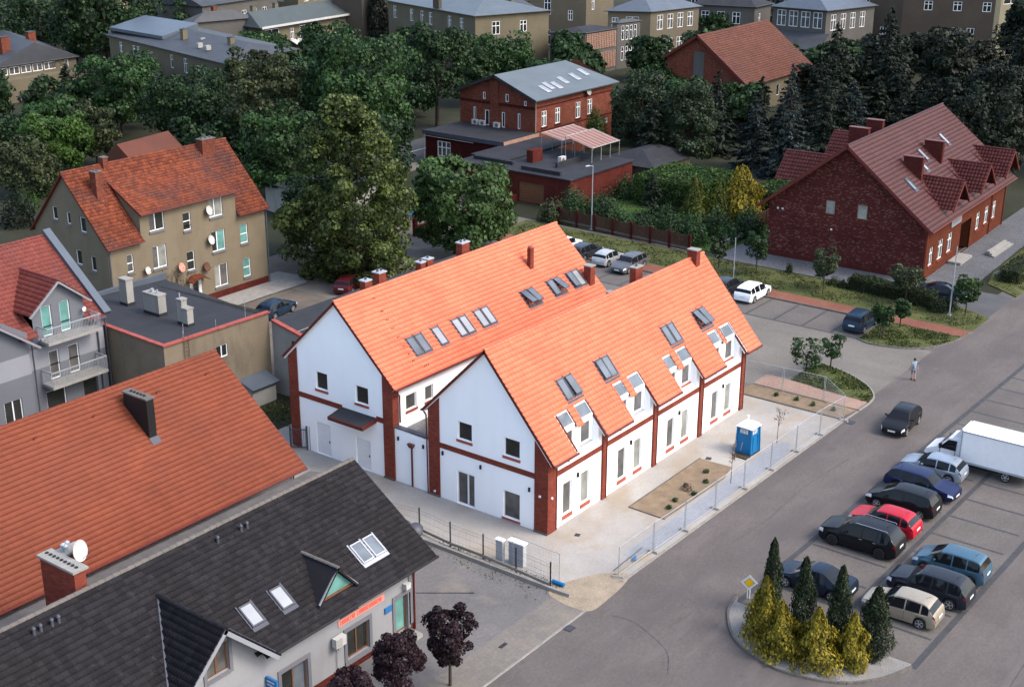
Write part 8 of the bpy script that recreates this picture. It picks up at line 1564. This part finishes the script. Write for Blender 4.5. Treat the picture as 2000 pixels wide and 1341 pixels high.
# lamp posts
def lamp(x_, y_, h, label, rz, arm=True):
    t = thing('street_lamp', label, 'lamp', (x_,y_,.05), rz); mb = MB(); mb.tube((0,0,0),(0,0,h),.075,.045,10); mb.build('pole', M['steel'], t); mb = MB(); mb.box(-.16,.16,-.16,.16,0,.12); mb.build('base', M['concrete'], t)
    if not arm: return
    mb = MB(); mb.tube((0,0,h-.05),(.9,0,h+.12),.035,.03,8); mb.build('arm', M['steel'], t); mb = MB(); mb.hexa([(.7,-.12,h+.06),(1.35,-.09,h+.12),(1.35,.09,h+.12),(.7,.12,h+.06),(.75,-.08,h+.17),(1.3,-.06,h+.2),(1.3,.06,h+.2),(.75,.08,h+.17)]); mb.build('lamp_head', M['sill_grey'], t)
lamp(58.3,36.1,7.0,'tall street lamp before the wooden garden fence',R(180)); lamp(54.0,-4.6,6.3,'slender grey lamp post by the round clipped bushes',R(-100),False)
mb = MB(); mb.tube((0,0,0),(0,0,4.0),.05,.04,8); o = mb.build('pole', M['steel']); o.location = (52.0,15.6,.1); tag(o, 'thin grey pole rising behind the white roof end', 'pole')
# wooden garden fence
Wf = thing('wooden_fence', 'brown vertical-board garden fence along the grass verge', 'fence', (58.0,0,.05)); yy = np.linspace(40.5,23.6,8)
for i, (a, b) in enumerate(zip(yy, yy[1:])):
    xa, xb = .6-i*.16, .6-(i+1)*.16; mb = MB(); n = 16
    for k in range(n):
        q0, q1 = k/n+.004, (k+1)/n-.004; h = 1.75-.25*math.sin(math.pi*(k+.5)/n); A_ = V(xa+(xb-xa)*q0,a+(b-a)*q0,.05); B_ = V(xa+(xb-xa)*q1,a+(b-a)*q1,.05); o_ = V(.025 if k % 2 else .0,0,0); e_ = V(.03,0,0); u_ = V(0,0,h)
        mb.hexa([A_+o_,B_+o_,B_+o_+e_,A_+o_+e_,A_+o_+u_,B_+o_+u_,B_+o_+e_+u_,A_+o_+e_+u_])
    mb.build('board_panel', M['wood_fence'], Wf)
for i, y_ in enumerate(yy): mb = MB(); mb.box(.6-i*.16-.12,.6-i*.16+.12,y_-.12,y_+.12,0,1.8); mb.build('post', M['brick_maroon'], Wf)
mb = MB(); quadslab(mb,(.55,40.4,.2),(.75,40.4,.2),(-.35,23.7,.2),(-.55,23.7,.2),.2); mb.build('plinth', M['kerb_dark'], Wf)
Wf2 = thing('wooden_fence', 'brown board fence at the garden edge beside the brick house', 'fence', (70,22.2,.05))
for i in range(4): mb = MB(); mb.box(-1+i*2.6,1.45+i*2.6,0,.06,0,1.7); mb.build('board_panel', M['wood_fence'], Wf2)
gw = thing('garden_wall', 'low white picket edge where path meets the garden', 'fence', (58.6,21.6,.05))
for k in range(22): mb = MB(); mb.box(k*.32,k*.32+.1,-.03,.03,0,.75); mb.build('picket', M['sill_grey'], gw)
mb = MB(); mb.box(0,7,.031,.06,.5,.58); mb.build('rail', M['sill_grey'], gw)
# market tent beside the maple, and brick pillars
Tn = thing('party_tent', 'white roofed tent with blue side wall half hidden by the maple', 'tent', (47.6,52.6,0), R(12)); mb = MB(); mb.hexa([(0,0,2.2),(4.4,0,2.2),(4.4,4.2,2.2),(0,4.2,2.2),(1.6,2.1,3.1),(2.8,2.1,3.1),(2.8,2.2,3.1),(1.6,2.2,3.1)]); mb.build('canopy', M['white_trim'], Tn)
mb = MB(); mb.box(0,4.4,-.02,.02,1.2,2.1); mb.box(-.02,.02,0,4.2,1.2,2.1); mb.build('side_wall', M['blue_plastic'], Tn)
for p_ in ((.05,.05),(4.35,.05),(.05,4.15),(4.35,4.15)): mb = MB(); mb.tube((*p_,0),(*p_,2.2),.03); mb.build('leg', M['steel'], Tn)
Bw = thing('brick_boundary_wall', 'dark brick boundary wall with pillars behind the maple', 'wall', (45,49.5,0))
for k in range(6): mb = MB(); mb.box(k*3-.2,k*3+.2,-.2,.2,0,1.9); mb.build('pillar', M['brick_garage'], Bw); mb = MB(); mb.box(k*3+.21,k*3+2.79,-.08,.08,0,1.1); mb.build('wall_panel', M['brick_maroon'], Bw)
# ground ironwork
def cover(x_, y_, z_, r_, lb):
    t = thing('manhole_cover', lb, 'manhole', (x_,y_,z_)); mb = MB(); mb.lathe([(r_,0),(r_,.008),(r_*.82,.008),(r_*.82,.004)],(0,0,0),20); mb.build('frame_ring', M['kerb_dark'], t); mb = MB(); mb.lathe([(r_*.8,0),(r_*.8,.006)],(0,0,0),20); mb.build('lid', M['road'], t)
cover(40.65,-8.8,.009,.42,'round manhole cover on the road near the walking man'); cover(61.5,-9.6,.009,.35,'round manhole cover far up the road')
def grate(x_, y_, z_, w_, d_, rz, lb):
    t = thing('drain_grate', lb, 'drain', (x_,y_,z_), rz); mb = MB()
    for k in range(6): mb.box(-w_/2, w_/2, -d_/2+k*d_/6+.01, -d_/2+(k+1)*d_/6-.02, 0, .014)
    mb.build('bars', M['dark_frame'], t); mb = MB(); mb.box(-w_/2-.03,w_/2+.03,-d_/2-.03,d_/2+.03,-.003,.006); mb.build('frame', M['black'], t)
grate(-7.6,-6.98,.012,.5,.42,0,'dark square drain grate at the road kerb near the sand'); grate(26.8,-7.5,.012,.6,.42,0,'dark square drain grate by the last fence foot'); grate(1.1,-1.5,.016,.3,.25,.3,'small drain cover on the pale paving by the corner pier'); grate(15.3,-2.4,.016,.35,.3,.3,'small drain cover near the planting bed corner'); grate(-11.0,-5.2,.016,.5,.16,0,'narrow drain slot in the sidewalk by the plum tree')
cs = [[(-9.5,1.6),(-7.3,.4)]]
mb = MB(); mb.tube((-9.9,1.9,.03),(-8.0,-.6,.03),.03,.03,5); mb.tube((-8.0,-.6,.03),(-7.85,-.8,.03),.07,.07,6); o = mb.build('broom', M['dark_frame']); tag(o, 'dark long-handled broom lying on the grey shop yard', 'broom')
# dark tar seams in the carriageway
def seam(name, label, pts, wd):
    mb = MB(); P_ = catmull(pts, 6); r_ = random.Random(len(pts))
    for a, b in zip(P_, P_[1:]):
        a, b = Vector((*a,.0085)), Vector((*b,.0085)); n_ = (b-a).cross(Vector((0,0,1))).normalized()*wd*(.4+r_.random()*.6); mb.poly(a-n_, a+n_, b+n_, b-n_)
    return tag(mb.build(name, M['line']), label, 'road seam')
seam('tar_seam', 'thin dark crack curving across the road below the sand', [(-5.2,-8.0),(-5.0,-9.2),(-5.5,-10.6),(-6.4,-12.2),(-8.0,-13.2)], .035)
seam('tar_seam', 'pale long seam on the asphalt at the lower right corner', [(-2,-27.2),(6,-27.0),(20,-26.9)], .03)
seam('tar_seam', 'faint crack along the road centre past the fence', [(6,-9.3),(10,-9.6),(15,-9.4),(21,-9.9)], .025)
# walking man seen from behind
def person():
    t = thing('person', 'man in light blue shirt and shorts walking along the road', 'person', (37.45,-7.85,.012), R(35))
    def skin(name, pts, edges, mat, sub=2):
        me = bpy.data.meshes.new(name); me.from_pydata([p[:3] for p in pts], edges, []); o = bpy.data.objects.new(name, me); col.objects.link(o); o.parent = t
        md = o.modifiers.new('skin','SKIN'); md.use_smooth_shade = True; sv = me.skin_vertices[0].data
        for i, p in enumerate(pts): r_ = p[3] if isinstance(p[3], tuple) else (p[3],p[3]); sv[i].radius = r_; sv[i].use_root = (i == 0)
        s_ = o.modifiers.new('sub','SUBSURF'); s_.levels = s_.render_levels = sub; me.materials.append(mat); return o
    sk_ = plain('skin', (.36,.19,.13), .6, .06); sh_ = plain('light_blue_shirt', (.20,.30,.38), .85, .12, 6); so_ = plain('blue_shorts', (.13,.20,.27), .85, .12, 6); hr_ = plain('dark_hair', (.02,.016,.014), .7, .2, 20); ss = plain('dark_shoe', (.03,.028,.028), .7, .1)
    # x forward, y left
    b = [(0,0,.96,.13),(0,0,1.2,(.14,.11)),(0,0,1.42,(.15,.10)),(0,0,1.50,.06),(.02,0,1.57,.055),(.03,0,1.66,(.085,.095)),(.025,0,1.74,.07),
         (0,.18,1.43,.058),(-.05,.25,1.16,.045),(.03,.28,.92,.036),(.06,.28,.83,.034),(0,-.18,1.43,.058),(.06,-.25,1.16,.045),(.02,-.29,.92,.036),(.01,-.29,.83,.034),
         (0,.10,.88,.095),(.09,.10,.50,.062),(.02,.10,.10,.042),(.14,.10,.035,.035),(0,-.10,.88,.095),(-.05,-.10,.50,.062),(-.18,-.10,.12,.042),(-.08,-.10,.035,.035)]
    e = [(0,1),(1,2),(2,3),(3,4),(4,5),(5,6),(2,7),(7,8),(8,9),(9,10),(2,11),(11,12),(12,13),(13,14),(0,15),(15,16),(16,17),(17,18),(0,19),(19,20),(20,21),(21,22)]
    skin('body', b, e, sk_)
    for s_, hx, hz in ((1,.06,.82),(-1,.01,.82)):      # five fingers each
        for k, (dx, ln) in enumerate([(.035,.05),(.018,.075),(.0,.08),(-.018,.075),(-.034,.06)]):
            th = k == 0; skin('finger', [(hx+dx,s_*.285,hz-.02,.010),(hx+dx+(.03 if th else .004),s_*.283,hz-.03-ln*.5,.009),(hx+dx+(.035 if th else .012),s_*.275,hz-.035-ln,.007)], [(0,1),(1,2)], sk_, 1)
    skin('shirt', [(0,0,.90,(.165,.135)),(0,0,1.18,(.165,.135)),(0,0,1.40,(.175,.125)),(0,0,1.49,(.07,.07)),(0,.19,1.43,.075),(-.04,.245,1.20,.07),(0,-.19,1.43,.075),(.05,-.245,1.20,.07)], [(0,1),(1,2),(2,3),(2,4),(4,5),(2,6),(6,7)], sh_)
    skin('shorts', [(0,0,.93,(.15,.12)),(0,.105,.84,.115),(.075,.105,.55,.088),(0,-.105,.84,.115),(-.04,-.105,.55,.088)], [(0,1),(1,2),(0,3),(3,4)], so_)
    mb = MB(); mb.lathe([(.02,1.785),(.075,1.775),(.098,1.73),(.10,1.68),(.09,1.63),(.06,1.62)],(.015,0,0),14); o = mb.build('hair', hr_, t, 60)
    for x_, y_ in ((.10,.10),(-.12,-.10)): mb = MB(); mb.hexa([(x_-.11,y_-.045,0),(x_+.15,y_-.045,0),(x_+.15,y_+.045,0),(x_-.11,y_+.045,0),(x_-.10,y_-.04,.09),(x_+.10,y_-.035,.06),(x_+.10,y_+.035,.06),(x_-.10,y_+.04,.09)]); mb.build('shoe', ss, t)
    for s_ in (1,-1): mb = MB(); mb.box(.0,.035,s_*.088-.008,s_*.088+.008,1.63,1.69); mb.build('ear', sk_, t)
    mb = MB(); mb.box(.10,.125,-.012,.012,1.63,1.67); mb.box(.095,.11,-.03,.03,1.595,1.605); mb.build('nose_and_mouth', sk_, t)
person()
